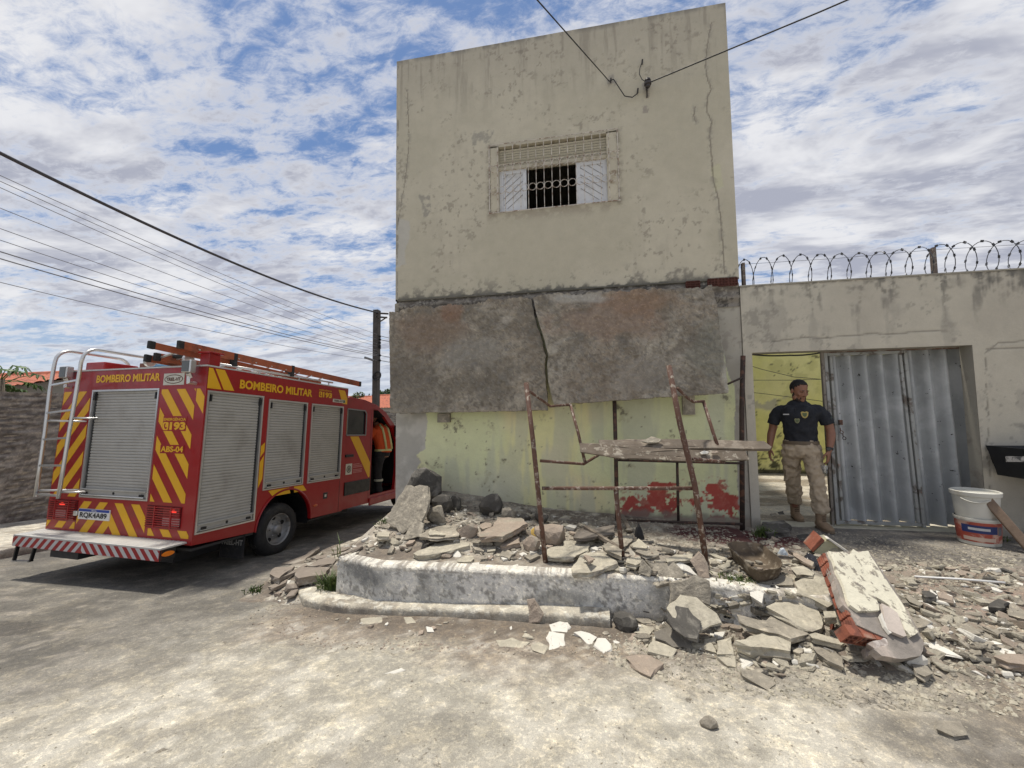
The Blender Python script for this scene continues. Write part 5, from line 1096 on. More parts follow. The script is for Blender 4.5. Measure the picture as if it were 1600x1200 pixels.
def crown_tree(name,label,p,h,r,seed,n=900,ls=.12,col=(.045,.085,.022),group=None):
    rr=random.Random(seed); t=thing(name,label,'tree',p,group); cl=[]
    mb=MB(); mb.tube([(0,0,0),(.06*r,0,h*.4),(0,0,h*.75)],[r*.12,r*.09,r*.04],7)
    for k in range(9):
        a=rr.uniform(0,2*PI); q=npv(math.cos(a)*r*rr.uniform(.2,.75),math.sin(a)*r*rr.uniform(.2,.75),h-r*.8+rr.uniform(-.35,.55)*r); cl.append((q,r*rr.uniform(.3,.5)))
        mb.tube([(0,0,h*.45),q*.6+npv(0,0,h*.2),q],[r*.05,r*.035,r*.015],5)
    mb.build('trunk',BARK,t)
    mb=MB()
    for k in range(n):
        c_,cr=cl[k%len(cl)]; d=npv(rr.gauss(0,1),rr.gauss(0,1),rr.gauss(0,1)); d/=np.linalg.norm(d); q=c_+d*cr*rr.uniform(.35,1)**.5; s=ls*rr.uniform(.6,1.4)
        a=npv(rr.gauss(0,1),rr.gauss(0,1),rr.gauss(0,.6)); a/=np.linalg.norm(a); b=np.cross(a,d); b/=np.linalg.norm(b)+1e-9
        mb.add([q-a*s,q+b*s*.5,q+a*s,q-b*s*.5],[(0,1,2,3)])
    mb.build('crown',mat('leaf_'+str(int(col[1]*1000)),col,r=.6,var=.4,vs=2,bump=0,c2=(col[0]*1.9,col[1]*1.7,col[2]*1.5),cs=1.5),t,kind='stuff',fix=False)
def atD(px,py,D):   # point seen at that spot, D metres along the view axis
    return CAM+ray(px,py)*D
def gz_(x,y): return float(ground_z(x,y,False))
q=atD(572,628,48); crown_tree('round_tree','dark round tree behind the utility pole at the far end of the street',(q[0],q[1],gz_(q[0],q[1])),atD(572,610,48)[2]-gz_(q[0],q[1]),2.4,3,1400,.22)
q=atD(606,622,40); crown_tree('round_tree','small dark tree between the utility pole and the house corner',(q[0],q[1],gz_(q[0],q[1])),atD(604,609,40)[2]-gz_(q[0],q[1]),1.5,4,900,.18,(.035,.07,.022))
q=atD(40,590,34); 
for (px,py,D,w,lb,hh) in ((549,628,44,7,'far white house with a faded brown roof seen over the truck cab',.0),(604,626,30,5,'far house with an orange tile roof seen beside the utility pole',0),(500,640,60,9,'farthest low house with a dull red roof behind the truck ladder',0)):
    q=atD(px,py,D); g=gz_(q[0],q[1]); tiled_house('far_house',lb,q[0]-w/2,q[0]+w/2,q[1],q[1]+6,g,atD(px,py+3,D)[2]-.3,atD(px,py-8,D+3)[2],win=((q[0]-w*.3,q[0]-w*.1,g+1.2,g+2.2),(q[0]+w*.1,q[0]+w*.3,g+1.2,g+2.2)))
# utility poles and wires
POLE=mat('pole_concrete',(.075,.068,.06),r=.9,var=.25,vs=5,bump=.3)
pb=atD(587,640,16.5); pt=atD(595,482,16.5); pg=gz_(pb[0],pb[1])
pole=thing('utility_pole','tall dark utility pole with street lamp arms and cables beyond the truck','utility pole',(pb[0],pb[1],pg)); po=npv(pb[0],pb[1],pg)
ptop=npv(pb[0]+.02,pb[1],pt[2]); mb=MB(); mb.bar((pb[0],pb[1],pg),ptop,.26,.22); mb.build('shaft',POLE,pole,off=po,bevel=.02)
def pz(py): return atD(592,py,16.5)[2]
for py,l_ in ((488,.55),(494,.5)): mb=MB(); mb.bar((ptop[0]+.05,ptop[1]-.1,pz(py)),(ptop[0]+l_,ptop[1]-.1,pz(py+2)),.06,.06); mb.build('cross_arm',POLE,pole,off=po)
mb=MB(); mb.bar((ptop[0]+.05,ptop[1]-.1,pz(505)),(ptop[0]+.5,ptop[1]-.1,pz(495)),.04,.04); mb.build('arm_brace',POLE,pole,off=po)
for py in (525,530,535,540,543,555,563):
    mb=MB(); mb.lathe([(.035,-.04),(.05,-.02),(.03,0),(.05,.02),(.035,.04)],(ptop[0]+.17,ptop[1]-.05,pz(py)),n=10); mb.build('insulator',BLKP,pole,off=po)
mb=MB(); mb.bar((ptop[0]-.06,ptop[1]-.1,pz(563)),(ptop[0]-.42,ptop[1]-.2,pz(558)),.12,.09); mb.build('lamp_head',mat('lamp_grey',(.16,.17,.18),r=.5,var=.1),pole,off=po,bevel=.02)
mb=MB(); mb.torus((ptop[0]+.10,ptop[1]-.16,pz(588)),(1,0,.1),(0,.2,1),.17,.03,18,6); mb.torus((ptop[0]+.12,ptop[1]-.17,pz(586)),(1,0,.1),(0,.2,1),.13,.02,18,6); mb.build('coiled_cable',BLKP,pole,off=po)
WIREB=mat('service_wire',(.045,.045,.05),r=.6,var=0,bump=0); WIREG=mat('thin_grey_wire',(.20,.205,.22),r=.6,var=0,bump=0)
def wire(px0,py0,py1,r,m,label,sag,grp=None,pxe=590,ext=1.35):
    a=npv(ptop[0]+.1,ptop[1]-.05,atD(pxe,py1,16.5)[2]); b=onX(px0,py0,-10.9) ; c=a+(b-a)*ext
    n=40; P=[]; 
    for i in range(n+1):
        t=i/n; q=a+(c-a)*t; P.append(q-npv(0,0,4*sag*t*(1-t)))
    t0=1/ext; dz=4*sag*t0*(1-t0)     # the sagging line is lifted so that it still passes b
    P=[q+npv(0,0,dz*(i/n)/t0) for i,q in enumerate(P)]
    mb=MB(); mb.tube(P,r,5); return mb.build('overhead_wire',m,label=label,cat='wire',off=tuple(P[0]),smooth=True,group=grp)
wire(0,239,487,.030,WIREB,'thick black overhead cable, the highest one coming in from the left edge to the pole',.55)
for i,(y0,y1) in enumerate(((274,522),(283,530),(293,537),(325,541),(357,547),(375,551),(393,554),(404,556),(441,563))):
    wire(0,y0,y1,.006 if i not in (6,7) else .010,WIREG,('topmost','second','third','fourth','fifth','sixth','seventh and thicker','eighth and thicker','lowest')[i]+' of the thin overhead wires between the left edge and the utility pole',.25,'thin overhead wires left of the pole')
for py,pe in ((524,540),(530,546),(555,575),(563,590)):
    a=npv(ptop[0]+.17,ptop[1]-.05,pz(py)); b=a+npv(6.0,14,-.55); mb=MB(); mb.tube([a,(a+b)/2-npv(0,0,.15),b],.012,5); mb.build('overhead_wire',WIREB,label='short dark wire leaving the utility pole towards the house corner',cat='wire',off=tuple(a),group='wires from the pole towards the house')
# service cables anchored on the upper wall
INS=mat('brown_insulator',(.03,.025,.025),r=.4,var=.2,bump=0)
ia=onY(1012,130,-.10); mb=MB(); mb.lathe([(.018,-.06),(.03,-.05),(.03,-.03),(.045,-.02),(.045,.01),(.02,.02),(.04,.03),(.035,.05),(.01,.055)],ia,n=14)
mb.bar(ia+npv(0,.0,0),(ia[0],.01,ia[2]),.02,.02); mb.bar((ia[0],-.015,ia[2]-.12),(ia[0],-.015,ia[2]+.02),.03,.012,up=(1,0,0)); mb.build('wall_insulator',INS,label='dark insulator bracketed to the upper wall where the right hand cable ends',cat='insulator',off=tuple(ia))
far=CAM+ray(1318,0)*4.2; far=ia+(far-ia)*1.8; cable('service_cable',[ia,lerp(ia,far,.5)-npv(0,0,.02),far],.008,CBL,'black cable stretched from the wall insulator up to the right','cable',0)
i2=onY(996,146,-.03); i3=onY(952,127,-.02); far=CAM+ray(836,-4)*3.4; far=i3+(far-i3)*1.8
cable('service_cable',[i2,onY(988,152,-.05),onY(976,150,-.06),i3+npv(.05,-.05,-.02),i3,far],.006,CBL,'black cable coming down from the upper left to a clamp above the window','cable',0)
cable('service_cable',[onY(1003,98,-.03),onY(1000,106,-.05),onY(999,116,-.06),onY(1003,124,-.07),ia],.005,CBL,'short black cable end curling up beside the wall insulator','cable',0)
for (x,y,lb) in ((1003,98,'small bare hook fixed above the wall insulator'),(996,143,'small clamp left of the wall insulator'),(954,127,'small clamp on the cable above the window')):
    p=onY(x,y,-.02); mb=MB(); mb.bar(p+npv(0,.0,-.025),p+npv(.005,-.02,.03),.022,.02,up=(1,0,0)); mb.build('cable_clamp',INS,label=lb,cat='clamp',off=tuple(p),bevel=.004)

# ------------------------------------------------------------------ trestles of rusty pipe
def pipe(mb,pts,r=.021): mb.tube(pts,r,10)
T1=thing('pipe_trestle','tall rusty pipe trestle on the low wall in front of the house, leaning left','trestle',tuple(onY(975,888,-1.42))); t1o=np.array(T1.location)
FY=-1.45
def t1(name,pts,r=.021,m=RUST,par=None,of=None): mb=MB(); mb.tube(pts,r,10); return mb.build(name,m,par or T1,off=t1o if of is None else of,smooth=True)
t1('leg',[onY(822,598,FY+.1),onY(833,690,FY+.05),onY(843,790,FY),onY(853,886,FY)],.023); t1('leg',[onY(1045,571,FY+.1),onY(1062,660,FY+.05),onY(1086,760,FY),onY(1107,906,FY)],.025); t1('leg',[onY(962,764,FY+.03),onY(967,815,FY+.05),onY(974,884,FY+.05)],.021)
t1('crossbar',[onY(847,763,FY+.02),onY(1086,763,FY+.02)],.017); t1('foot_bar',[onY(853,884,FY-.02),onY(905,887,FY-.02),onY(985,890,FY)],.013)
t1('upper_bracket',[onY(827,611,FY+.1),onY(845,624,-1.1),onY(860,635,-.85),onY(892,632,-.75)],.014); t1('side_brace',[onY(891,632,-.75),onY(903,675,-.85),onY(914,722,-.95)],.016); t1('lower_bracket',[onY(845,720,FY+.03),onY(912,725,-.98),onY(935,711,-.75)],.015)
t1('upper_bracket',[onY(1059,607,FY+.1),onY(1072,620,-1.1),onY(1083,628,-.85),onY(1100,627,-.75)],.014); t1('side_brace',[onY(1099,627,-.75),onY(1114,675,-.85),onY(1130,722,-.95)],.017); t1('lower_bracket',[onY(1083,717,FY+.03),onY(1131,722,-.98),onY(1136,700,-.75)],.015)
T2=thing('wall_trestle','second rusty pipe trestle standing flat against the green wall behind the planks','trestle',tuple(onY(1060,822,-.12))); t2o=np.array(T2.location); BY=-.12
def t2(name,pts,r=.02): mb=MB(); mb.tube(pts,r,10); return mb.build(name,RUSTD,T2,off=t2o,smooth=True)
t2('post',[onY(960,625,BY-.1),onY(962,700,BY-.1),onY(965,845,BY-.1)],.024); t2('post',[onY(1161,556,BY),onY(1159,640,BY),onY(1160,836,BY)],.028); t2('rail',[onY(965,719,BY-.05),onY(1160,724,BY-.02)],.014); t2('rail',[onY(966,813,BY-.05),onY(1160,819,BY-.02)],.015); t2('post',[onY(1058,720,BY),onY(1060,816,BY)],.016)
t2('stub_bar',[onY(1160,590,BY-.02),onY(1137,600,-.2)],.012)

# ------------------------------------------------------------------ irregular slabs and chunks
def rough_solid(mb,top,nrm,th,r,jit=.010,taper=.02,rings=3,mid=True):
    """broken slab: closed top outline (world points), thickness along -nrm"""
    top=[np.array(p,float) for p in top]; nrm=np.array(nrm,float); nrm/=np.linalg.norm(nrm); c=sum(top)/len(top)
    ol=[]
    for i in range(len(top)):
        a,b=top[i],top[(i+1)%len(top)]; L=np.linalg.norm(b-a); n=max(1,min(5,int(L/.06))); pr=np.cross(b-a,nrm); pr/=np.linalg.norm(pr)+1e-9
        for k in range(n): ol.append(lerp(a,b,k/n)+(pr*r.uniform(-jit,jit) if k else 0)+nrm*r.uniform(-.003,.001))
    n=len(ol); vs=[]; 
    inn=[lerp(p,c,.10)+nrm*r.uniform(.0,.004) for p in ol]; inn2=[lerp(p,c,.5)+nrm*r.uniform(-.003,.006) for p in ol]
    vs+=inn2+inn+ol
    for k in range(1,rings+1):
        f=k/rings; vs+=[p+(p-c)/(np.linalg.norm(p-c)+1e-9)*(r.uniform(-taper,taper*.6) if k<rings else -taper*.6)-nrm*th*(f+ (r.uniform(-.10,.10) if k<rings else 0)) for p in ol]
    fs=[tuple(range(n))]
    for k in range(rings+2):
        for i in range(n): a=k*n+i;b=k*n+(i+1)%n; fs.append((a,a+n,b+n,b))
    fs.append(tuple((rings+2)*n+i for i in range(n-1,-1,-1)))
    return mb.add(vs,fs)
ZN=(0,0,1)
def pslab(name,pix,label,cat,m,th=.055,nrm=None,ref=None,lift=0.,s=1.,seed=None,group=None,jit=.016,sink=.35,taper=.022):
    r=random.Random(seed if seed is not None else hash(tuple(map(tuple,pix)))%99991)
    cx,cy=sum(p[0] for p in pix)/len(pix),sum(p[1] for p in pix)/len(pix)
    ymax=max(p[1] for p in pix)
    base=onS(cx,cy) if ref is None else (ref if len(ref)==3 else onS(*ref))
    if nrm is None: nrm=(r.uniform(-.08,.08),r.uniform(-.12,.03),1); base=base+npv(0,0,th*(1-sink)+lift)
    else: base=base+npv(0,0,lift)
    n_=np.array(nrm,float); n_/=np.linalg.norm(n_)
    top=[at(a,b,n_,base) for a,b in pix]; mb=MB(); rough_solid(mb,top,n_,th,r,jit,taper)
    c=sum(top)/len(top)-n_*th; c[2]=min(t[2] for t in top)-th
    return mb.build(name,m,label=label,cat=cat,off=tuple(c),group=group)
def blob(name,px,py,w,h,label,cat,m,seed,dep=None,flat=.55,group=None,lift=0):
    """angular lump seen around (px,py), w x h pixels"""
    r=random.Random(seed); b=onS(px,py+h*.5); D=(b-CAM)@CF; W_=w/FPX*D; H_=h/FPX*D; dp=dep or W_*.8
    bm=bmesh.new(); bmesh.ops.create_icosphere(bm,subdivisions=2,radius=.5)
    pl=[]
    for k in range(9): d=Vector((r.gauss(0,1),r.gauss(0,1),r.gauss(0,1))).normalized(); pl.append((d,r.uniform(.27,.43)))
    for v in bm.verts:
        for d,l in pl:
            q=v.co.dot(d)
            if q>l: v.co-=d*(q-l)
        v.co*=1+r.uniform(-.05,.05)
    xs=[v.co.x for v in bm.verts]; zs_=[v.co.z for v in bm.verts]; kx=W_/(max(xs)-min(xs)); kz=H_/(max(zs_)-min(zs_))
    for v in bm.verts: v.co=Vector((v.co.x*kx,v.co.y*dp,(v.co.z-min(zs_))*kz))
    me=bpy.data.meshes.new(name); bm.to_mesh(me); bm.free()
    o=link(name,me,m,label=label,cat=cat,loc=(b[0],b[1]+dp*.35,b[2]-.02+lift),group=group); o.rotation_euler=(0,0,-YAW+r.uniform(-.2,.2)); return o
def T2c(pts): return [(600+a/5,720+b/5) for a,b in pts]
def T3c(pts): return [(880+a/4,780+b/4) for a,b in pts]
def T4c(pts): return [(1100+a/4.139,800+b/4.139) for a,b in pts]
def T5c(pts): return [(1380+a/4.614,820+b/4.614) for a,b in pts]
def T1c(pts): return [(380+a/5,720+b/5) for a,b in pts]
S,CB='broken_slab','broken slab'; CONGD=mat('concrete_grey_dark',(.17,.155,.13),r=.93,var=.3,vs=6,c2=(.27,.25,.21),cs=4,bump=.6,bs=45,fine=.2)
# heap against the wall
pslab(S,T2c([(170,190),(345,198),(350,300),(330,400),(290,480),(250,462),(150,568),(12,470),(90,330)]),'big smooth grey slab leaning against the left end of the green wall',CB,CON,.045,(-.25,-.80,.55),(626,836),0)
pslab(S,T2c([(245,455),(306,490),(292,592),(128,628)]),'triangular grey slab lying at the foot of the big leaning slab',CB,CON,.03,(-.2,-.70,.7),(640,846),.02)
blob('stone',660,765,58,60,'large black stone tucked behind the big leaning slab','stone',COND,1,.3,lift=.04)
blob('stone',688,788,34,34,'dark round stone right of the big leaning slab','stone',COND,2); blob('stone',710,786,20,26,'small dark stone beside the dark round stone at the left of the heap','stone',COND,3)
blob('stone',765,790,38,38,'solitary dark pointed stone standing at the top of the heap against the green wall','stone',COND,4); blob('stone',793,803,20,22,'small grey stone at the right foot of the dark pointed stone','stone',CON,5)
blob('stone',680,806,32,34,'grey angular stone in front of the dark round stone','stone',CON,6); blob('stone',819,808,22,12,'small flat dark stone between the pointed stone and the trestle leg','stone',COND,7); blob('stone',846,808,24,22,'dark stone directly behind the left trestle leg','stone',COND,8)
blob('stone',728,830,34,26,'brownish stone in the middle of the heap under the leaning tiles','stone',CONP,9); blob('stone',862,836,50,34,'brown lump of rubble just right of the left trestle leg','stone',CONP,10); blob('stone',830,850,30,30,'rounded pinkish lump left of the trestle leg','stone',CONP,11)
blob('yellow_block',836,832,17,19,'small yellow block in the rubble left of the trestle leg','block',mat('yellow_foam',(.50,.34,.09),r=.9,var=.15,bump=.2),12)
pslab(S,T2c([(275,595),(345,530),(450,500),(560,415),(560,500),(585,588),(420,608)]),'flat pale slab with a smaller tile lying on it, left part of the heap',CB,CON,.03)
pslab('tile_piece',T2c([(355,545),(360,530),(475,565),(465,580),(355,578)]),'small pale tile piece lying on the flat pale slab','tile',CONL,.02,lift=.05)
pslab(S,T2c([(228,722),(400,650),(575,605),(665,640),(668,662),(460,715),(262,742)]),'long tapering pale slab near the front left of the heap',CB,CONL,.05)
pslab(S,T2c([(560,425),(590,405),(735,500),(715,505),(580,450)]),'narrow grey slab tilted down to the right above the middle of the heap',CB,CON,.03,(.35,-.35,.85))
pslab(S,T2c([(650,400),(690,400),(755,455),(745,478)]),'narrow pinkish slab next to the tilted grey one',CB,CONP,.03,(.3,-.4,.85))
pslab(S,T2c([(735,565),(850,510),(885,440),(1070,445),(1120,488),(1060,520),(925,592),(750,592)]),'largest pinkish slab in the middle of the heap below the pointed stone',CB,CONP,.06,lift=.03)
pslab(S,T2c([(910,655),(950,600),(1060,592),(1062,640),(925,672)]),'short thick block in front of the largest pinkish slab',CB,CONP,.06)
pslab(S,T2c([(745,505),(790,480),(838,485),(838,515),(770,535)]),'small pinkish block left of the largest pinkish slab',CB,CONP,.04)
pslab('tile_piece',T2c([(530,735),(575,697),(605,740),(560,772)]),'small white tile piece at the front of the heap','tile',CONW,.015,(0,-.5,.85),None,.02)
pslab(S,T2c([(690,625),(830,615),(845,640),(690,640)]),'thin slab in the middle front of the heap',CB,CON,.03); pslab(S,T2c([(570,770),(640,740),(700,745),(680,785),(580,790)]),'grey slab piece right of the small white tile',CB,CONL,.03)
pslab('tile_piece',T2c([(685,800),(745,790),(740,830),(700,830)]),'white tile flake at the brink of the low wall, left one','tile',CONW,.012); pslab('tile_piece',T2c([(970,825),(1045,805),(1050,820),(980,845)]),'white tile flake at the brink of the low wall, right one','tile',CONW,.012)
pslab(S,T2c([(800,670),(880,665),(870,700),(810,700)]),'small pale slab piece near the front middle of the heap',CB,CONL,.03); pslab(S,T2c([(905,740),(940,680),(1030,720),(980,760)]),'grey slab piece under the left trestle leg, front left of it',CB,CON,.03); pslab(S,T2c([(1095,740),(1180,715),(1220,740),(1140,775)]),'grey slab piece touching the left trestle leg',CB,CON,.03); pslab(S,T2c([(750,770),(790,725),(860,715),(840,750)]),'grey slab piece left of centre at the front of the heap',CB,CON,.03)
pslab(S,T2c([(1275,690),(1300,672),(1600,640),(1590,700),(1480,762),(1290,755)]),'wide flat pale slab right of the left trestle leg',CB,CONL,.035,lift=.03)
pslab(S,T3c([(0,258),(165,262),(172,290),(60,372),(0,372)]),'wide pale slab behind the rounded one between the trestle legs',CB,CONL,.035,lift=.02)
pslab(S,T3c([(50,430),(95,370),(135,335),(230,322),(300,360),(342,400),(200,450),(60,462)]),'large rounded pale slab on the edge of the low wall between the trestle legs',CB,CONL,.05,lift=.04)
pslab(S,T3c([(125,350),(140,345),(200,370),(160,392)]),'small lump of mortar on the large rounded pale slab',CB,CONP,.03,lift=.09)
pslab('board',T3c([(60,240),(90,200),(320,160),(325,205),(140,245)]),'dark weathered board lying on the heap behind the trestle','board',mat('dark_board',(.16,.14,.12),r=.9,var=.3,vs=6,bump=.3),.03,lift=.08)
mb=MB(); a,b=onS(914,842)+npv(0,0,.12),onS(972,870)+npv(0,0,.06); mb.bar(a,b,.035,.035); mb.build('wooden_stick',WOOD,label='short wooden stick pointing down to the middle trestle leg',cat='stick',off=tuple((a+b)/2),bevel=.004)
mb=MB(); a,b=onS(972,818)+npv(0,0,.10),onS(985,835)+npv(0,0,.03); mb.bar(a,b,.045,.02); mb.build('wooden_stick',WOOD,label='short pale batten end beside the black cloth',cat='stick',off=tuple((a+b)/2),bevel=.004)
pslab(S,T3c([(240,290),(350,228),(440,225),(430,260),(370,300),(365,355),(300,330)]),'grey slab under the end of the short stick',CB,CON,.04,lift=.02); pslab(S,T3c([(430,275),(470,245),(530,290),(520,305),(440,300)]),'flat grey slab right of the middle trestle leg',CB,CONL,.03,lift=.03)
pslab(S,T3c([(450,325),(470,305),(560,305),(600,348),(520,352)]),'grey slab piece pointing to the right under the black cloth',CB,CON,.035); pslab(S,T3c([(390,392),(400,365),(490,350),(480,400),(455,412)]),'pale block at the foot of the middle trestle leg',CB,CONL,.05)
pslab(S,T3c([(468,460),(490,370),(548,440),(542,488)]),'upright triangular slab on the edge of the low wall',CB,CON,.03,(-.3,-.85,.35),(1002,905)); pslab(S,T3c([(510,375),(575,400),(565,440),(548,425)]),'grey wedge behind the upright triangular slab',CB,CON,.03,(.2,-.7,.6),(1015,895))
pslab(S,T3c([(555,480),(575,400),(690,392),(762,482),(660,522),(590,542),(560,530)]),'dark speckled slab tilted over the edge of the low wall',CB,CON,.05,(-.1,-.62,.75),(1040,910),.02)
pslab('tile_piece',T3c([(698,405),(730,392),(790,420),(850,488),(835,482),(770,450),(725,440)]),'curved whitish tile strip behind the dark speckled slab','tile',CONW,.03,(.15,-.5,.8),(1075,895),.03)
pslab(S,T3c([(790,382),(850,330),(880,360),(905,420),(915,492),(850,490)]),'pinkish slab propped upright against the right trestle leg',CB,CONP,.04,(-.15,-.85,.45),(1095,904))
pslab(S,T3c([(640,370),(700,345),(810,340),(805,375),(760,385),(650,392)]),'whitish slab between the dark speckled slab and the right trestle leg',CB,CONL,.03,lift=.04)
pslab(S,T3c([(670,520),(820,470),(915,510),(915,662),(800,640),(672,650)]),'tall grey slab leaning against the face of the low wall',CB,CON,.04,(0,-.92,.38),npv(-1.1,-1.80,-.0))
pslab(S,T3c([(645,680),(740,598),(835,612),(960,712),(990,770),(865,822),(700,760)]),'largest pale slab tilted at the foot of the low wall',CB,CONL,.035,(.10,-.50,.86),npv(-1.1,-2.05,-.16),jit=.012)
pslab(S,T3c([(645,700),(700,665),(780,680),(860,760),(835,872),(760,860),(690,810)]),'dark grey slab lying over the largest pale slab',CB,COND,.035,(-.12,-.46,.86),npv(-1.15,-2.14,-.15),jit=.012)
pslab(S,T3c([(565,830),(640,800),(720,800),(800,860),(815,905),(810,942),(690,925),(580,868)]),'dark grey slab in front of the largest pale slab, with a clean broken edge',CB,CONGD,.06,(0,-.3,.95),None,.07)
pslab(S,T3c([(530,950),(562,880),(712,938),(682,985)]),'pale slab corner sticking out from below the dark grey slab',CB,CONL,.05); pslab(S,T3c([(430,1030),(388,982),(460,970),(540,975),(628,1028),(545,1110),(480,1080)]),'pinkish slab lying alone on the road in front of the rubble',CB,CONP,.055)
pslab('tile_piece',T3c([(65,830),(110,822),(212,862),(172,925)]),'white tile piece on the road, left half of a snapped pair','tile',CONW,.03); pslab('tile_piece',T3c([(192,910),(215,865),(265,868),(298,905),(300,938),(252,962)]),'white tile piece on the road, right half of a snapped pair','tile',CONW,.035)
pslab('tile_piece',T3c([(0,770),(28,770),(44,795),(22,830),(-30,822),(-40,790)]),'white tile piece on the road left of the snapped pair','tile',CONW,.025); pslab(S,T3c([(562,762),(558,712),(625,658),(645,690),(622,762)]),'small upright slab left of the largest pale slab',CB,CONL,.03,(-.2,-.7,.6),(1030,973))
blob('stone',980,974,40,26,'dark block at the end of the worn kerb','stone',COND,31); pslab('tile_piece',T3c([(440,832),(490,780),(570,810),(535,848)]),'whitish tile piece right of the dark block at the kerb end','tile',CONL,.03)
pslab(S,T3c([(440,745),(520,720),(560,720),(555,775),(500,775)]),'grey slab lying flat behind the whitish tile piece',CB,CON,.03)
# right part
pslab(S,T4c([(585,452),(700,372),(790,430),(845,590),(800,616),(700,560),(600,520)]),'large slab left of the fallen brick panel, sloping towards the low wall',CB,CONL,.05,(.1,-.3,.95),None,.08)
pslab(S,T4c([(358,442),(480,400),(572,430),(578,472),(440,470)]),'pale slab just in front of the iron trough',CB,CON,.045,lift=.02)
pslab(S,T4c([(400,612),(470,580),(600,572),(742,640),(762,752),(700,772),(560,702)]),'widest flat slab at the end of the low wall',CB,CONL,.05,(.02,-.25,.97),None,.08)
pslab(S,T4c([(212,662),(300,690),(400,702),(430,640),(600,722),(680,790),(560,820),(270,732)]),'cracked grey slab in front of the widest flat slab',CB,CON,.05,lift=.05); pslab(S,T4c([(202,830),(400,775),(500,780),(562,830),(558,900),(440,880),(300,868)]),'thick oval slab with a rough broken front edge',CB,CONL,.075,lift=.03)
pslab(S,T4c([(0,822),(90,800),(82,912),(10,890)]),'small square slab left of its twin in the front rubble',CB,CONL,.04); pslab(S,T4c([(84,832),(190,800),(192,920),(82,920)]),'small slab with a snapped corner in the front rubble',CB,CONL,.04,lift=.02); pslab('tile_piece',T4c([(80,932),(205,930),(207,1000),(150,992)]),'whitish slab piece below the small square slabs','tile',CONL,.04)
pslab(S,T4c([(210,892),(280,880),(430,960),(422,1008),(230,920)]),'long narrow slab in front of the thick oval slab',CB,CONL,.04); pslab(S,T4c([(240,1022),(370,1010),(462,1110),(412,1152),(250,1060)]),'foremost grey slab piece, resting on the road with a crumbled tip',CB,CON,.05)
pslab(S,T4c([(680,790),(720,778),(920,838),(890,858),(700,812)]),'long thin slab lying level left of the brick panel foot',CB,CONL,.04,lift=.03); pslab(S,T4c([(700,872),(830,850),(905,1005),(800,960)]),'pointed triangular slab in the front right rubble',CB,CON,.04); pslab(S,T4c([(885,930),(1080,910),(1082,945),(940,950)]),'thin pale slab below the foot of the brick panel',CB,CONL,.03); pslab(S,T4c([(910,870),(1000,858),(1012,905),(930,895)]),'small grey slab beside the foot of the brick panel',CB,CON,.04)
pslab(S,T4c([(770,640),(850,640),(862,680),(780,682)]),'small rounded slab touching the brick side of the fallen panel',CB,CONL,.05,lift=.05); pslab(S,T4c([(1340,980),(1440,990),(1482,1040),(1430,1062),(1370,1040)]),'grey slab piece in front right of the brick panel',CB,CON,.04); pslab(S,T4c([(1390,942),(1470,940),(1460,985),(1400,970)]),'small grey slab piece at the right foot of the brick panel',CB,CON,.03)
pslab(S,T4c([(30,270),(60,262),(150,298),(120,308)]),'thin pale strip slab right of the right trestle leg, upper one',CB,CONL,.03,lift=.02); pslab(S,T4c([(30,300),(130,305),(135,330),(40,335)]),'thin pale strip slab right of the right trestle leg, lower one',CB,CONL,.03); pslab(S,T4c([(95,350),(150,308),(190,315),(170,350),(120,372)]),'pale slab piece left of the iron trough',CB,CONL,.03,lift=.02)
pslab('board',T4c([(540,245),(575,250),(712,325),(700,350),(640,320)]),'short pinkish board lying between the trough and the brick panel','board',CONP,.03,lift=.05); pslab(S,T4c([(560,360),(640,345),(715,395),(700,410),(600,405)]),'pale layered slab behind the large sloping slab',CB,CONL,.03,lift=.05)
pslab('plaster_flake',T5c([(280,820),(340,832),(440,880),(560,948),(440,925),(330,882)]),'long white plaster flake right of the brick panel','plaster flake',CONW,.015); pslab(S,T5c([(790,942),(900,925),(1015,930),(1040,1010),(900,990)]),'pale slab at the right edge of the rubble',CB,CONP,.05); pslab(S,T5c([(390,485),(430,480),(505,512),(500,548),(400,520)]),'pinkish block near the white rod',CB,CONP,.05)
pslab(S,T5c([(275,472),(380,480),(372,522),(300,520)]),'dark grey slab left of the pinkish block near the white rod',CB,COND,.05); blob('stone',1554,908,20,16,'black pointed stone at the right end of the white rod','stone',COND,33); pslab('plaster_flake',T5c([(700,790),(782,800),(760,828),(710,815)]),'small white plaster flake in the right hand rubble','plaster flake',CONW,.012)
pslab(S,T5c([(550,692),(640,720),(705,782),(640,788),(560,742)]),'half buried slab in the middle of the right hand ground',CB,CON,.03); pslab(S,T5c([(510,335),(560,325),(675,350),(660,365),(560,360)]),'pale slab beyond the white rod',CB,CONP,.035); pslab(S,T5c([(155,515),(200,515),(290,570),(260,582),(190,555)]),'flat grey slab right of the brick panel top',CB,CON,.035)
pslab(S,T5c([(0,675),(200,640),(350,700),(300,735),(150,740)]),'wide thin slab half hidden behind the right side of the brick panel',CB,CON,.03); pslab(S,T5c([(710,730),(860,780),(890,760),(830,790)]),'thin crust of mortar in the right hand ground',CB,CON,.03); pslab(S,T5c([(600,930),(780,960),(770,985),(640,985)]),'dark flat slab in the right foreground rubble',CB,COND,.03); pslab(S,T5c([(940,560),(1015,620),(1060,690),(900,650)]),'grey slab at the right picture edge',CB,CON,.04); pslab(S,T5c([(830,530),(910,560),(880,600),(760,590)]),'dark grey slab left of the one at the right picture edge',CB,COND,.05); pslab('plaster_flake',T5c([(665,1020),(790,1070),(770,1095),(700,1050)]),'yellowish plaster flake at the front right','plaster flake',CONW,.012)
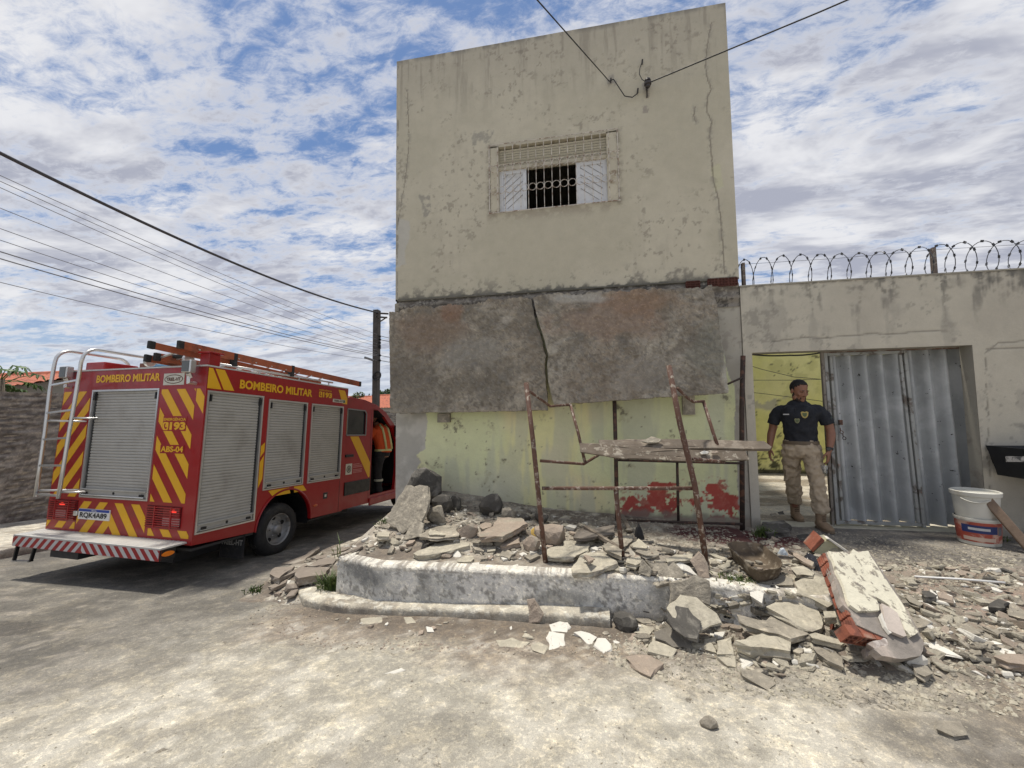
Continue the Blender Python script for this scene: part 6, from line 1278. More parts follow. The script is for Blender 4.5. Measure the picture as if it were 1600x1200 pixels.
blob('stone',1110,1130,27,22,'single grey stone lying alone on the road in the foreground','stone',CON,34); pslab(S,[(1460,1125),(1500,1126),(1513,1148),(1490,1150),(1462,1138)],'grey slab piece alone in the right foreground',CB,CON,.035)
pslab('tile_piece',[(855,995),(858,986),(882,990),(880,1021),(856,1020)],'square white tile piece on the road','tile',CONW,.025); pslab('tile_piece',[(858,976),(876,970),(890,975),(886,988),(864,986)],'white tile piece behind the square one','tile',CONW,.025); pslab('tile_piece',[(830,1008),(842,1003),(858,1010),(850,1022),(832,1016)],'small tile piece left of the square white one','tile',CONL,.02)
pslab('brick_shard',[(823,938),(835,936),(849,960),(843,972),(826,974)],'brown triangular roof tile shard leaning on the kerb','tile shard',CONP,.02,(-.1,-.9,.35),(835,975)); pslab('plaster_flake',[(600,1053),(628,1043),(632,1047),(606,1056)],'thin white splinter alone on the road','splinter',CONW,.008)
pslab('tile_piece',[(565,966),(596,964),(598,973),(566,976)],'small flat stone chip left on the road before the kerb','tile',CONL,.02); pslab('tile_piece',[(632,964),(643,964),(650,972),(636,974)],'small round chip on the road before the kerb','tile',CONL,.02); pslab('tile_piece',[(775,1000),(800,996),(828,1003),(815,1012),(780,1010)],'pale chip left of the white tile pieces','tile',CONL,.02)
# broken paving beside the street
FL=mat('brown_paving',(.235,.20,.165),r=.93,var=.22,vs=5,c2=(.32,.29,.245),cs=3,bump=.4,bs=50,fine=.12)
for pts,lb,th in (([(205,882),(250,832),(400,820),(330,872),(280,915)],'wedge shaped paving stone at the left tip of the broken pavement',.07),([(280,922),(490,803),(505,815),(400,872)],'thin paving slab tilted over the wedge shaped stone',.03),([(405,872),(470,830),(680,833),(645,882),(430,915)],'thick oblong paving stone left of the white wall end',.08),([(505,822),(590,770),(745,745),(702,802),(560,822)],'flat paving stone behind the thick oblong one',.05),([(590,712),(700,662),(830,638),(700,692),(620,722)],'paving slab next to the street kerb',.04),([(692,722),(895,630),(905,650),(720,727)],'upper one of two long thin paving slabs',.035),([(750,738),(925,655),(932,665),(880,692)],'lower one of two long thin paving slabs',.03),
    ([(300,802),(480,742),(580,665),(600,682),(430,805)],'long edging stone lying along the road side',.05),([(190,982),(350,922),(330,952),(230,992)],'flat dark paving chip in front of the wedge shaped stone',.04),([(565,742),(650,730),(652,752),(570,767)],'small paving block behind the flat paving stone',.05),([(430,952),(560,910),(520,940),(470,952)],'thin pale chip in front of the oblong paving stone',.02),([(330,1062),(385,1000),(430,1000),(400,1040)],'narrow chip beside the weeds',.03),([(1045,600),(1070,585),(1130,590),(1100,612)],'small pale block at the foot of the big leaning slab',.04),([(1050,560),(1110,550),(1150,560),(1140,590),(1060,590)],'pale block between the street kerb and the big leaning slab',.05)):
    pslab('paving_stone',T1c(pts),lb,'paving stone',FL if 'pale' not in lb else CONL,th,lift=.02)
blob('stone',449,921,26,18,'rounded stone at the front left corner of the broken pavement','stone',FL,41)
# flagstone chips and rubble that only read as one of many
CH=[]
for k in range(26):
    r=random.Random(500+k); n=r.randint(4,6); R0_=r.uniform(.8,1.1); pl=[(math.cos(2*PI*i/n+r.uniform(-.15,.15))*r.uniform(.55,1.15),math.sin(2*PI*i/n+r.uniform(-.15,.15))*r.uniform(.4,1.0)) for i in range(n)]
    th=r.choice([.18,.25,.35,.6]); mb=MB(); n=len(pl)
    rings=[[(x*.55+r.uniform(-.04,.04),y*.55,th+r.uniform(-.03,.05)) for x,y in pl],[(x,y,th+r.uniform(-.06,.02)) for x,y in pl],[(x*r.uniform(.92,1.15),y*r.uniform(.92,1.15),th*.45) for x,y in pl],[(x*.85,y*.85,0) for x,y in pl]]
    vs=[q for g in rings for q in g]; fs=[tuple(range(n))]+[(j*n+i,(j+1)*n+i,(j+1)*n+(i+1)%n,j*n+(i+1)%n) for j in range(3) for i in range(n)]+[tuple(3*n+i for i in range(n-1,-1,-1))]
    mb.add(vs,fs); me=mb.mesh('rubble_chunk'); me['th']=th; bm=bmesh.new(); bm.from_mesh(me); bmesh.ops.recalc_face_normals(bm,faces=bm.faces); bm.to_mesh(me); bm.free()
    me.materials.append([CON,CONL,CON,CONP,CONL,COND,CONW,CON][k%8 if k%13 else 6]); CH.append(me)
ALLC=[]
def scatter(n,reg,smin,smax,label,group,seed,name='rubble_chunk'):
    r=random.Random(seed); c=0; tries=0
    while c<n and tries<n*40:
        tries+=1; px=r.uniform(reg[0],reg[2]); py=r.uniform(reg[1],reg[3])
        if reg[4] and sdpoly(np.array(px),np.array(py),reg[4])>0: continue
        p=onS(px,py)
        if p[1]>-.05 and p[0]<0.02: continue
        s=smin+(smax-smin)*r.random()**1.8; D=(p-CAM)@CF
        ALLC.append((s/D,s,p,label,group,r.choice(CH),(s,s*r.uniform(.6,1),s*r.uniform(.6,1.1)),(r.gauss(0,.28),r.gauss(0,.28),r.uniform(0,6.28)))); c+=1
scatter(380,(590,785,900,890,[(615,850),(640,800),(700,782),(800,788),(900,812),(900,885),(700,870),(600,868)]),.02,.085,'small broken lump in the heap on the left half of the low wall','lumps in the left heap',1)
scatter(260,(890,800,1200,915,[(890,815),(1000,828),(1040,860),(1160,860),(1200,880),(1190,908),(1100,908),(900,888)]),.02,.075,'small broken lump on the low wall among the trestle legs','lumps among the trestle legs',2)
scatter(560,(950,930,1500,1080,[(955,960),(1040,950),(1240,910),(1290,900),(1440,1000),(1440,1050),(1300,1040),(1200,1060),(1130,1030),(1000,1010)]),.02,.08,'small broken lump in the rubble spilling over the road','lumps spilling over the road',3)
scatter(460,(1340,870,1600,1070,[(1350,880),(1480,885),(1600,890),(1600,1060),(1450,1050),(1420,960)]),.02,.075,'small broken lump on the dirt right of the brick panel','lumps right of the brick panel',4)
scatter(150,(1120,830,1330,940,[(1120,858),(1200,838),(1280,860),(1310,935),(1200,930),(1130,905)]),.02,.07,'small broken lump around the iron trough','lumps around the trough',5)
scatter(150,(390,800,620,960,[(420,900),(500,860),(600,820),(620,850),(530,880),(500,930),(430,940)]),.02,.06,'small broken lump on the broken side pavement','lumps on the side pavement',6)
scatter(40,(480,955,1000,1010,[(490,962),(950,985),(1000,1010),(560,990)]),.012,.04,'small broken lump in the gutter before the worn kerb','lumps in the gutter',7)
ALLC.sort(key=lambda q:-q[0]); REST={}
for i,(k,s,p,lb,gp,me,scl,rot) in enumerate(ALLC):
    if i<285:
        tone={'concrete_broken':'grey','concrete_pale':'pale','concrete_pinkish':'pinkish','stone_dark':'dark','white_tile_face':'whitish'}[me.materials[0].name]; lb=('large ' if k>.018 else 'medium ' if k>.0135 else 'small ')+tone+(' flat' if int(me['th']*100)<30 else ' blocky')+' lump'+lb[17:]
        o=link('rubble_chunk',me,None,label=lb,cat='rubble',group=gp,loc=(p[0],p[1],p[2]-s*.08)); o.scale=scl; o.rotation_euler=rot
    else: REST.setdefault(me.materials[0].name,[]).append((me,Matrix.Translation((p[0],p[1],p[2]-s*.08))@Euler(rot).to_matrix().to_4x4()@Matrix.Diagonal((*scl,1))))
for mn,L in REST.items():
    mb=MB()
    for me,M4 in L: mb.add([tuple(M4@v.co) for v in me.vertices],[tuple(f.vertices) for f in me.polygons])
    mb.build('small_rubble',bpy.data.materials[mn],kind='stuff',fix=False)
# gravel and dust crumbs nobody could count
def crumbs(n,reg,s0,s1,seed,m,name,label=None):
    r=random.Random(seed); mb=MB(); c=0; t=0
    while c<n and t<n*20:
        t+=1; px=r.uniform(reg[0],reg[2]); py=reg[1]+(reg[3]-reg[1])*r.random()
        if reg[4] and sdpoly(np.array(px),np.array(py),reg[4])>-r.random()*10: continue
        p=onZ(px,py,-.15) if reg[5] else None
        if p is None: continue
        z=surf(p[0],p[1]); 
        if p[1]>-.03 and p[0]<.02: continue
        s=s0+(s1-s0)*r.random()**3; a=r.uniform(0,6.3); x=npv(math.cos(a),math.sin(a),r.uniform(-.3,.3))*s; y=npv(-math.sin(a),math.cos(a),r.uniform(-.3,.3))*s*r.uniform(.5,1); zc=npv(0,0,s*r.uniform(.25,.6))
        q=npv(p[0],p[1],z); mb.add([q-x*r.uniform(.6,1),q-y,q+x,q+y*r.uniform(.6,1),q-x*.4+zc,q+x*.5+y*.3+zc],[(0,1,4),(1,2,5),(1,5,4),(2,3,5),(3,0,4),(3,4,5)]); c+=1
    o=mb.build(name,m,kind='stuff',label=label,fix=False)
crumbs(5200,(600,780,1220,905,[(600,830),(700,780),(950,815),(1220,850),(1220,905),(520,880)],1),.006,.032,11,CON,'rubble_crumbs')
crumbs(5200,(900,900,1600,1100,[(900,965),(1050,930),(1300,880),(1600,860),(1600,1110),(1300,1080),(1080,1050),(950,1010)],1),.006,.030,12,CONL,'rubble_crumbs')
crumbs(3800,(1180,830,1600,960,[(1180,850),(1300,850),(1600,880),(1600,960),(1300,940)],1),.006,.024,13,CON,'rubble_crumbs')
crumbs(900,(380,820,1000,1010,[(390,900),(600,820),(620,850),(520,900),(480,950),(950,975),(960,1000),(480,975),(390,940)],1),.005,.018,14,CONP,'rubble_crumbs')
crumbs(2600,(0,870,1600,1200,None,1),.002,.010,15,CONL,'road_grit'); crumbs(420,(600,990,1600,1200,None,1),.002,.013,16,CON,'road_grit')
# ------------------------------------------------------------------ planks on the trestle
def board(name,pix,nrm,ref,label,m,th,seed,lift=0):
    r=random.Random(seed); base=onY(*ref[:2],ref[2]); n_=np.array(nrm,float); n_/=np.linalg.norm(n_); top=[at(a,b,n_,base) for a,b in pix]
    mb=MB(); rough_solid(mb,top,n_,th,r,.004,.003,2); c=sum(top)/len(top); c[2]=min(t[2] for t in top)-th
    return mb.build(name,m,label=label,cat='plank',off=tuple(c))
PK2=mat('paint_spattered_plank',(.13,.105,.08),r=.9,var=.3,vs=6,c2=(.30,.27,.22),cs=16,ct=(.54,.62),bump=.3,bs=50)
board('plank',[(905,692),(935,693),(1060,702),(1165,705),(1171,718),(1080,720),(970,716),(907,706)],(0,-.75,.66),(1040,711,-1.02),'lower plank across the trestle brackets, paint spattered and tilted forward',PK2,.016,1)
board('plank',[(935,687),(1060,686),(1194,689),(1206,698),(1203,701),(1060,700),(937,700)],(0,-.60,.80),(1060,694,-.90),'upper plank across the trestle brackets, sticking out to the right with a splintered end',WOOD,.03,2)
def onboard(name,pix,ref,label,m,nrm=(0,-.6,.8),th=.012):
    base=onY(*ref[:2],ref[2]); n_=np.array(nrm,float); n_/=np.linalg.norm(n_); top=[at(a,b,n_,base)+n_*th for a,b in pix]; mb=MB(); rough_solid(mb,top,n_,th,random.Random(3),.002,.003,1); c=sum(top)/len(top)
    return mb.build(name,m,label=label,cat='rubble',off=tuple(c))
onboard('mortar_piece',[(1003,691),(1018,683),(1034,688),(1030,692),(1012,693)],(1020,690,-.92),'thin grey mortar piece lying on the middle of the upper plank',CON); onboard('mortar_piece',[(1093,708),(1100,705),(1108,707),(1105,710),(1096,710.5)],(1100,709,-1.03),'small grey crumb of mortar on the right part of the lower plank',CONW,(0,-.75,.66)); onboard('mortar_piece',[(1112,706),(1120,705.5),(1123,708),(1118,709.5),(1111,709)],(1118,708,-1.03),'reddish brick crumb on the right part of the lower plank',CONP,(0,-.75,.66))
# ------------------------------------------------------------------ iron mortar trough
TRM=mat('crusted_iron',(.10,.075,.05),r=.85,var=.35,vs=6,c2=(.30,.26,.20),cs=9,ct=(.50,.66),bump=.5,bs=50)
rim=T4c([(165,197),(350,204),(430,255),(495,310),(488,352),(400,372),(318,356),(215,272)])
rimz=.135; tz=surf(*onS(1180,888)[:2]); rp=[onZ(a,b,tz+rimz) for a,b in rim]; c=sum(rp)/len(rp)
def ringf(f,z,dx=0): return [npv(lerp(c[0],p[0],f)+dx,lerp(c[1],p[1],f),z) for p in rp]
def dens(L,n=4):
    o=[]; 
    for i in range(len(L)):
        for k in range(n):
            t=k/n; a,b,cc,d=L[i-1],L[i],L[(i+1)%len(L)],L[(i+2)%len(L)]
            o.append(.5*((2*b)+(-a+cc)*t+(2*a-5*b+4*cc-d)*t*t+(-a+3*b-3*cc+d)*t**3))
    return o
levels=[(.62,tz+.035),(.80,tz+.045),(.93,tz+.075),(.985,tz+rimz-.01),(1.03,tz+rimz),(1.035,tz+rimz-.012),(.99,tz+rimz-.02),(.95,tz+.07),(.84,tz+.02),(.66,tz+.005)]
R0=random.Random(4); vs=[];fs=[]; 
for f,z in levels: 
    L=dens(ringf(f,z)); n=len(L); vs+=[p+npv(R0.uniform(-.004,.004),R0.uniform(-.004,.004),R0.uniform(-.004,.004)) for p in L]
for k in range(len(levels)-1):
    for i in range(n): fs.append((k*n+i,k*n+(i+1)%n,(k+1)*n+(i+1)%n,(k+1)*n+i))
fs+= [tuple(range(n)),tuple((len(levels)-1)*n+i for i in range(n))]
mb=MB(); mb.add(vs,fs); trough=mb.build('mortar_trough',TRM,label='crusted iron mortar trough with rubble in it, tilted on the heap right of the trestle',cat='trough',off=(c[0],c[1],tz),smooth=True); smooth_angle(trough,50)
for i in range(14):
    a=R0.uniform(0,6.28); q=R0.random()**.5*.55; s=R0.uniform(.02,.055); o=link('rubble_chunk',R0.choice(CH),None,label='broken lump lying inside the iron trough',cat='rubble',group='lumps inside the trough',loc=(c[0]+q*.30*math.cos(a),c[1]+q*.22*math.sin(a),tz+.04)); o.scale=(s,s,s*.8); o.rotation_euler=(0,0,a)
# ------------------------------------------------------------------ fallen piece of wall: brick core with whitewashed render on one face
FW=thing('fallen_wall_panel','fallen wall panel with a cracked whitewashed face and hollow red bricks along its left side','wall panel'); 
tl,tr_,br,bl=(810,250),(1060,250),(1380,770),(1080,830)
q=T4c([tl,tr_,br,bl]); A=onZ(*q[0],.34); B=onZ(*q[1],.30); Cp=onZ(*q[2],-.03); Dp=onZ(*q[3],.0)
# plane through the middle
n_=np.cross(Dp-A,B-A); n_=-n_/np.linalg.norm(n_) if n_[2]>0 and False else n_/np.linalg.norm(n_)
if n_[2]<0: n_=-n_
def onP(a,b,off=0): return at(a,b,n_,A+n_*off)
fo=lerp(A,Cp,.5)-npv(0,0,.15); FW.location=fo
ren=T4c([(806,252),(850,262),(900,255),(940,275),(965,240),(1000,262),(1062,250),(1110,330),(1180,440),(1262,560),(1330,680),(1385,775),(1340,805),(1300,760),(1270,690),(1230,660),(1195,600),(1150,570),(1110,548),(1130,600),(1135,635),(1080,640),(1000,640),(945,600),(930,570),(905,480),(860,390),(840,320)])
P3=[onP(a,b) for a,b in ren]; R1=random.Random(9)
REN=mat('flaking_whitewash',(.64,.61,.49),r=.88,var=.1,vs=6,c2=(.33,.30,.24),cs=17,ct=(.55,.60),bump=.6,bs=35,dirt=(.22,.2,.17),ds=18,dt=(.57,.62))
def flat_layer(name,P,th,m,par,seed,sub=True):
    mb=MB(); rough_solid_concave(mb,P,th,random.Random(seed)); return mb.build(name,m,par,off=fo)
def rough_solid_concave(mb,P,th,r):
    ol=[]
    for i in range(len(P)):
        a,b=P[i],P[(i+1)%len(P)]; L=np.linalg.norm(b-a); n=max(1,int(L/.04))
        for k in range(n): ol.append(lerp(a,b,k/n)+np.array([r.uniform(-1,1),r.uniform(-1,1),0])*(.005 if k else 0))
    n=len(ol); vs=ol+[p-n_*th for p in ol]; fs=[tuple(range(n))]+[(i,n+i,n+(i+1)%n,(i+1)%n) for i in range(n)]+[tuple(range(2*n-1,n-1,-1))]
    mb.add(vs,fs)
flat_layer('whitewashed_render',P3,.022,REN,FW,1)
mor=T4c([(790,258),(1066,252),(1270,560),(1392,775),(1420,860),(1400,930),(1270,950),(1150,930),(1095,885),(1195,862),(1185,815),(1100,780),(990,730),(950,650),(900,600),(850,440)])
MOR=mat('grey_mortar_bed',(.25,.225,.20),r=.95,var=.3,vs=7,c2=(.36,.31,.27),cs=6,bump=.6,bs=35)
flat_layer('mortar_layer',[onP(a,b,-.024) for a,b in mor],.05,MOR,FW,2)
flat_layer('plaster_strip',[onP(a,b,.004) for a,b in T4c([(1150,590),(1200,615),(1250,650),(1272,700),(1310,800),(1290,805),(1230,780),(1190,760),(1165,680)])],.02,mat('pinkish_plaster',(.50,.44,.39),r=.9,var=.12,vs=6,bump=.4,bs=40),FW,3)
flat_layer('plaster_strip',[onP(a,b,.002) for a,b in T4c([(1150,650),(1165,700),(1215,780),(1205,785),(1170,740),(1140,670)])],.02,CONW,FW,4)
# lower lump of mortar at the foot
mb=MB(); rough_solid(mb,[onP(a,b,-.03) for a,b in T4c([(1090,835),(1180,800),(1250,790),(1330,800),(1395,790),(1425,850),(1410,900),(1250,910),(1120,890)])],n_,.13,random.Random(6),.012,.03,3); mb.build('foot_mortar',mat('pinkish_mortar',(.30,.26,.235),r=.95,var=.35,vs=12,c2=(.44,.40,.37),cs=12,bump=1.,bs=28),FW,off=fo)
# hollow bricks along the left side, each turned with its long side showing
sa,sb=onP(*T4c([(786,262)])[0],-.03),onP(*T4c([(985,755)])[0],-.03); ax=(sb-sa); Ls=np.linalg.norm(ax); ax/=Ls; sd_=np.cross(n_,ax); 
if (sd_@CR)>0: sd_=-sd_
nb=7
for i in range(nb):
    p0=sa+ax*(Ls*i/nb+.006); p1=sa+ax*(Ls*(i+1)/nb-.006); m_=(p0+p1)/2-sd_*.010-n_*.045; hl=np.linalg.norm(p1-p0)/2
    mb=MB(); mb.obox(m_,ax*hl,sd_*.022,n_*.042)
    for k in range(4): mb.obox(m_+n_*(-.030+.02*k)+sd_*.0235,ax*hl*.97,sd_*.0025,n_*.0045)
    mb.build('brick',BRICK,FW,off=fo,bevel=.003)
# broken ends with open cells at the lower front
e0,e1=onP(*T4c([(930,800)])[0],-.05),onP(*T4c([(1190,845)])[0],-.05); ex_=(e1-e0); Le=np.linalg.norm(ex_); ex_/=Le; ey=np.cross(n_,ex_)
if ey@CF>0: ey=-ey
for i in range(3):
    o_=e0+ex_*(Le*(i+.5)/3)+n_*.0; hl=Le/3*.46; mb=MB(); H2=.042
    o_=o_-n_*.03
    for s in (-1,1): mb.obox(o_+n_*H2*s-ey*.03,ex_*hl,ey*.032,n_*.006); mb.obox(o_+ex_*(hl-.005)*s-ey*.03,ex_*.005,ey*.031,n_*(H2-.0065))
    mb.obox(o_-ey*.03,ex_*(hl-.011),ey*.030,n_*.004); mb.obox(o_-ey*.03+n_*.022,ex_*.004,ey*.029,n_*.017); mb.obox(o_-ey*.03-n_*.022,ex_*.004,ey*.029,n_*.017)
    mb.build('brick',BRICK,FW,off=fo)
w2=pslab('brick_shard',T4c([(818,700),(835,665),(848,690),(838,740),(828,785),(815,775)]),'thin orange brick shard standing beside the fallen wall panel','brick shard',BRICK,.02,(-.4,-.8,.3),(1299,990))
W2_=thing('broken_brick','broken red brick with yellowish render on it behind the top of the fallen wall panel','brick'); q=T4c([(690,245),(760,165),(783,185),(705,262)]); b0=onS(1280,868); W2_.location=b0
def vq(pix,Yv): return [onY(a,b,Yv) for a,b in pix]
yb=b0[1]; mb=MB(); F_=vq(q,yb); mb.add(F_+[p+npv(.0,.14,.03) for p in F_],[(0,1,2,3),(7,6,5,4),(0,4,5,1),(1,5,6,2),(2,6,7,3),(3,7,4,0)]); mb.build('brick',BRICK,W2_,off=b0,bevel=.004)
F_=vq(T4c([(708,264),(785,188),(815,185),(935,262),(800,262),(765,275)]),yb+.01); n6=len(F_); mb=MB(); mb.add(F_+[p+npv(.01,.12,.02) for p in F_],[tuple(range(n6)),tuple(range(2*n6-1,n6-1,-1))]+[(i,(i+1)%n6,n6+(i+1)%n6,n6+i) for i in range(n6)]); mb.build('render_crust',mat('yellowish_render',(.40,.385,.26),r=.9,var=.2,vs=8,c2=(.25,.24,.2),cs=9,bump=.5),W2_,off=b0)
F_=vq(T4c([(795,172),(812,172),(942,262),(925,266)]),yb-.01); mb=MB(); mb.add(F_+[p+npv(.0,.05,.01) for p in F_],[(0,1,2,3),(7,6,5,4),(0,4,5,1),(1,5,6,2),(2,6,7,3),(3,7,4,0)]); mb.build('white_edge',CONW,W2_,off=b0)
# white rod, cloths, plastic
a,b=onS(1430,911)+npv(0,0,.05),onS(1571,921)+npv(0,0,.05); mb=MB(); mb.tube([a,lerp(a,b,.5)+npv(0,0,.004),b],.008,6); mb.build('white_rod',WHITE,label='thin white rod lying on the rubble at the right',cat='rod',off=tuple((a+b)/2),smooth=True)
def rag(px,py,w,h,label,m,seed,name='cloth',cat='cloth'):
    r=random.Random(seed); b=onS(px,py+h/2); D=(b-CAM)@CF; W_,H_=w/FPX*D,h/FPX*D; n=26; U_,V_=np.meshgrid(np.linspace(-1,1,n),np.linspace(-1,1,n)); rr=np.sqrt(U_**2+V_**2)
    Z_=(H_*1.1)*np.clip(1-rr**1.6,0,1)*(.5+.9*fbm(U_*2.3+seed,V_*2.3,seed,4,.6)); k=.5*W_*(.8+.4*fbm(U_*2+9,V_*2,seed+1,2))
    P=np.stack([U_*k,V_*k*.8,Z_-.004+.03*(fbm(U_*5,V_*5,seed+2,3)-.5)],-1); mk=(rr[:-1,:-1]<1.12)
    return link(name,gridmesh(name,P,None,mk),m,label=label,cat=cat,loc=(b[0],b[1]+.03,b[2]))
CLB=mat('black_cloth',(.014,.014,.016),r=.9,var=.3,bump=.1)
rag(999,832,18,22,'crumpled black cloth on the heap just left of the right trestle leg',CLB,3); rag(1140,955,24,16,'crumpled black rag at the foot of the low wall',CLB,5); rag(1270,876,26,18,'crumpled dark plastic bag beside the broken red brick',mat('dark_plastic_bag',(.03,.03,.035),r=.25,var=.2,bump=0),7,'plastic_bag','plastic bag'); rag(1226,862,14,12,'small pale blue plastic wrapper behind the trough',mat('pale_wrapper',(.42,.47,.52),r=.3,var=.1,bump=0),9,'wrapper','wrapper'); rag(1285,884,16,18,'dark scrap of plastic left of the fallen wall panel',mat('dark_plastic_bag'),11,'plastic_bag','plastic bag')
# kerb stone by the gate
pslab('edging_stone',[(1189,826),(1192,815),(1225,813),(1236,821),(1232,831),(1200,834)],'dark rough edging stone lying at the left side of the gateway','stone',COND,.07,lift=.02); pslab('stone_chip',[(1244,836),(1262,834),(1270,840),(1252,845)],'flat dark chip in front of the man','stone',COND,.02); pslab('stone_chip',[(1204,803),(1212,801),(1213,806),(1206,807)],'tiny stone inside the gateway, left one','stone',CON,.02); pslab('stone_chip',[(1216,800),(1224,798),(1226,803),(1218,804)],'tiny stone inside the gateway, right one beside the boot','stone',COND,.02)
# weeds
GRS=mat('weed_green',(.065,.105,.022),r=.6,var=.35,vs=5,bump=0,c2=(.14,.15,.04),cs=6)
def weeds(px,py,w,h,n,seed,label):
    r=random.Random(seed); b=onS(px,py); D=(b-CAM)@CF; W_,H_=w/FPX*D,h/FPX*D; mb=MB()
    for i in range(n):
        p=npv(b[0]+r.gauss(0,.25)*W_,b[1]+r.gauss(0,.15)*W_,0); a=r.uniform(0,6.28); hh=H_*r.uniform(.4,1); l=npv(math.cos(a),math.sin(a),0); s=npv(-l[1],l[0],0)*.004; k=r.uniform(.2,.8)
        p[2]=surf(p[0],p[1])-.01; m=p+l*hh*k*.35+npv(0,0,hh*.6); e=p+l*hh*k+npv(0,0,hh*.9); mb.add([p-s,p+s,m+s,m-s,e],[(0,1,2,3),(3,2,4)])
        if r.random()<.5: q=lerp(p,m,.8); u=s*3; v=npv(l[1],-l[0],.6)*.018; mb.add([q,q+v+u,q+v*2,q+v-u],[(0,1,2,3)])
    mb.build('weeds',GRS,label=label,off=tuple(b),fix=False,kind='stuff')
weeds(516,922,30,36,150,1,'tuft of weeds against the left end of the white wall'); weeds(398,925,26,14,50,2,'sparse weeds at the tip of the broken pavement'); weeds(1192,838,26,22,90,3,'weeds at the left gate pillar'); weeds(1150,908,60,12,80,4,'moss and weeds on the low wall by the trough'); weeds(590,822,30,12,50,5,'weeds along the street kerb'); weeds(1560,845,20,14,40,6,'weeds behind the bucket')

# ------------------------------------------------------------------ buckets
bb=onZ(1530,849,0); BK=thing('paint_bucket','red and blue labelled paint bucket right of the gate, another stacked on it','bucket',tuple(bb))
BW=mat('bucket_white',(.58,.575,.52),r=.5,var=.1,vs=5,bump=.05,dirt=(.38,.35,.29),ds=5,dt=(.5,.7)); r0_,r1_=.150,.165; hb=.27; D=(bb-CAM)@CF
mb=MB(); mb.lathe([(r0_-.01,.0),(r0_,.01),(r1_,hb-.02),(r1_+.006,hb-.02),(r1_+.006,hb),(r1_-.002,hb),(r0_-.006,.02)],n=40); mb.build('bucket_shell',BW,BK,smooth=True); smooth_angle(BK.children[0])
LBR=mat('faded_red_label',(.36,.07,.045),r=.5,var=.2,vs=7,c2=(.50,.33,.26),cs=6,ct=(.48,.6),bump=0); LBB=mat('navy_label',(.02,.035,.13),r=.5,var=.1,bump=0)
def arc(a0,a1,z0,z1,dr,n=20):
    mb=MB(); vs=[]; 
    for i in range(n+1):
        a=lerp(a0,a1,i/n)
        for z in (z0,z1): rr=lerp(r0_,r1_,z/hb)+dr; vs.append((rr*math.cos(a),rr*math.sin(a),z))
    mb.add(vs,[(2*i,2*i+2,2*i+3,2*i+1) for i in range(n)]); return mb
fa_=math.atan2(CAM[1]-bb[1],CAM[0]-bb[0]); arc(fa_-1.6,fa_+1.6,.04,.235,.0015).build('label_band',LBR,BK,smooth=True); arc(fa_-.75,fa_+.9,.13,.205,.003).build('navy_panel',LBB,BK,smooth=True); arc(fa_-.42,fa_+.52,.158,.182,.0042).build('brand_strip',mat('label_white',(.5,.5,.52),r=.5,var=.15,bump=0),BK,smooth=True)
arc(fa_-.7,fa_+.8,.055,.09,.003).build('pale_swoosh',mat('pale_peach',(.55,.42,.34),r=.5,var=.2,bump=0),BK,smooth=True); arc(fa_+.95,fa_+1.25,.12,.20,.003).build('side_text_block',mat('label_grey',(.16,.16,.18),var=.2,bump=0),BK)
B2=thing('white_bucket','plain white bucket with its lid, stacked on the red and blue labelled one','bucket',(bb[0],bb[1],bb[2]+.262)); mb=MB(); mb.lathe([(.150,0),(.152,.01),(.170,.22),(.182,.225),(.186,.262),(.176,.268),(.165,.262),(.160,.20),(.001,.19)],n=40,cap=False); mb.build('bucket_shell',BW,B2,smooth=True); smooth_angle(B2.children[0])
mb=MB(); mb.lathe([(.166,.245),(.05,.252),(.001,.253)],n=32,cap=False); mb.build('lid_disc',BW,B2,smooth=True)
pts=[(.178*math.cos(a),.178*math.sin(a),.20-.03*math.sin((a-fa_+.6)/1.2*PI)) for a in np.linspace(fa_-.6,fa_+.6,14)]; mb=MB(); mb.tube(pts,.005,6); mb.build('wire_handle',BW,B2,smooth=True)
# plank leaning beside the bucket
a=onY(1541,779,-.42); b=onZ(1618,868,.0); mb=MB(); mb.bar(a,b,.075,.045,up=(-.5,-.7,.5)); mb.build('leaning_plank',mat('brown_plank',(.20,.145,.105),r=.9,var=.25,vs=6,bump=.3,bs=40,fine=.1),label='brown plank leaning in front of the buckets at the right edge',cat='plank',off=(b[0],b[1],0),bevel=.008)
# bicycle with crate
bw=onZ(1612,838,0.0); BX=bw[0]+.15; BYy=-.30; bic=thing('parked_bicycle','dark bicycle with a rusty mudguard parked against the wall at the right edge','bicycle',(BX,BYy,0)); R2=.31
mb=MB(); mb.torus((0,0,R2),(1,0,0),(0,0,1),R2-.025,.026,44,10); w=mb.build('tyre',BLK,bic,smooth=True)
mb=MB()
for i in range(64):
    a=2*PI*i/64
    for s in (-1,1): mb.obox((R2*math.cos(a),s*.012,R2+R2*math.sin(a)),(-.006*math.sin(a),0,.006*math.cos(a)),(0,.008,0),(.004*math.cos(a),0,.004*math.sin(a)))
mb.build('tread_knobs',BLK,w,kind='stuff')
mb=MB(); mb.torus((0,0,R2),(1,0,0),(0,0,1),R2-.055,.010,40,6); mb.build('wheel_rim',ALUB,bic,smooth=True)
sp_=MB(); sp_.tube([(0,0,0),(R2-.06,0,0)],.0015,4); sme=sp_.mesh('spoke')
for i in range(24): o=link('spoke',sme,ALUB,bic,loc=(0,(.015 if i%2 else -.015),R2)); o.rotation_euler=(0,2*PI*i/24,0)
mb=MB(); mb.tube([(0,-.04,R2),(0,.04,R2)],.025,10); mb.build('hub',ALUB,bic)
mb=MB(); P=[]
for j,yy in enumerate((-.04,-.03,.03,.04)):
    for i in range(17): a=PI*.10+PI*.62*i/16*1.3; k=R2+.035+(0 if 0<j<3 else -.02); P.append((k*math.cos(PI-a+.5),yy,R2+k*math.sin(PI-a+.5)))
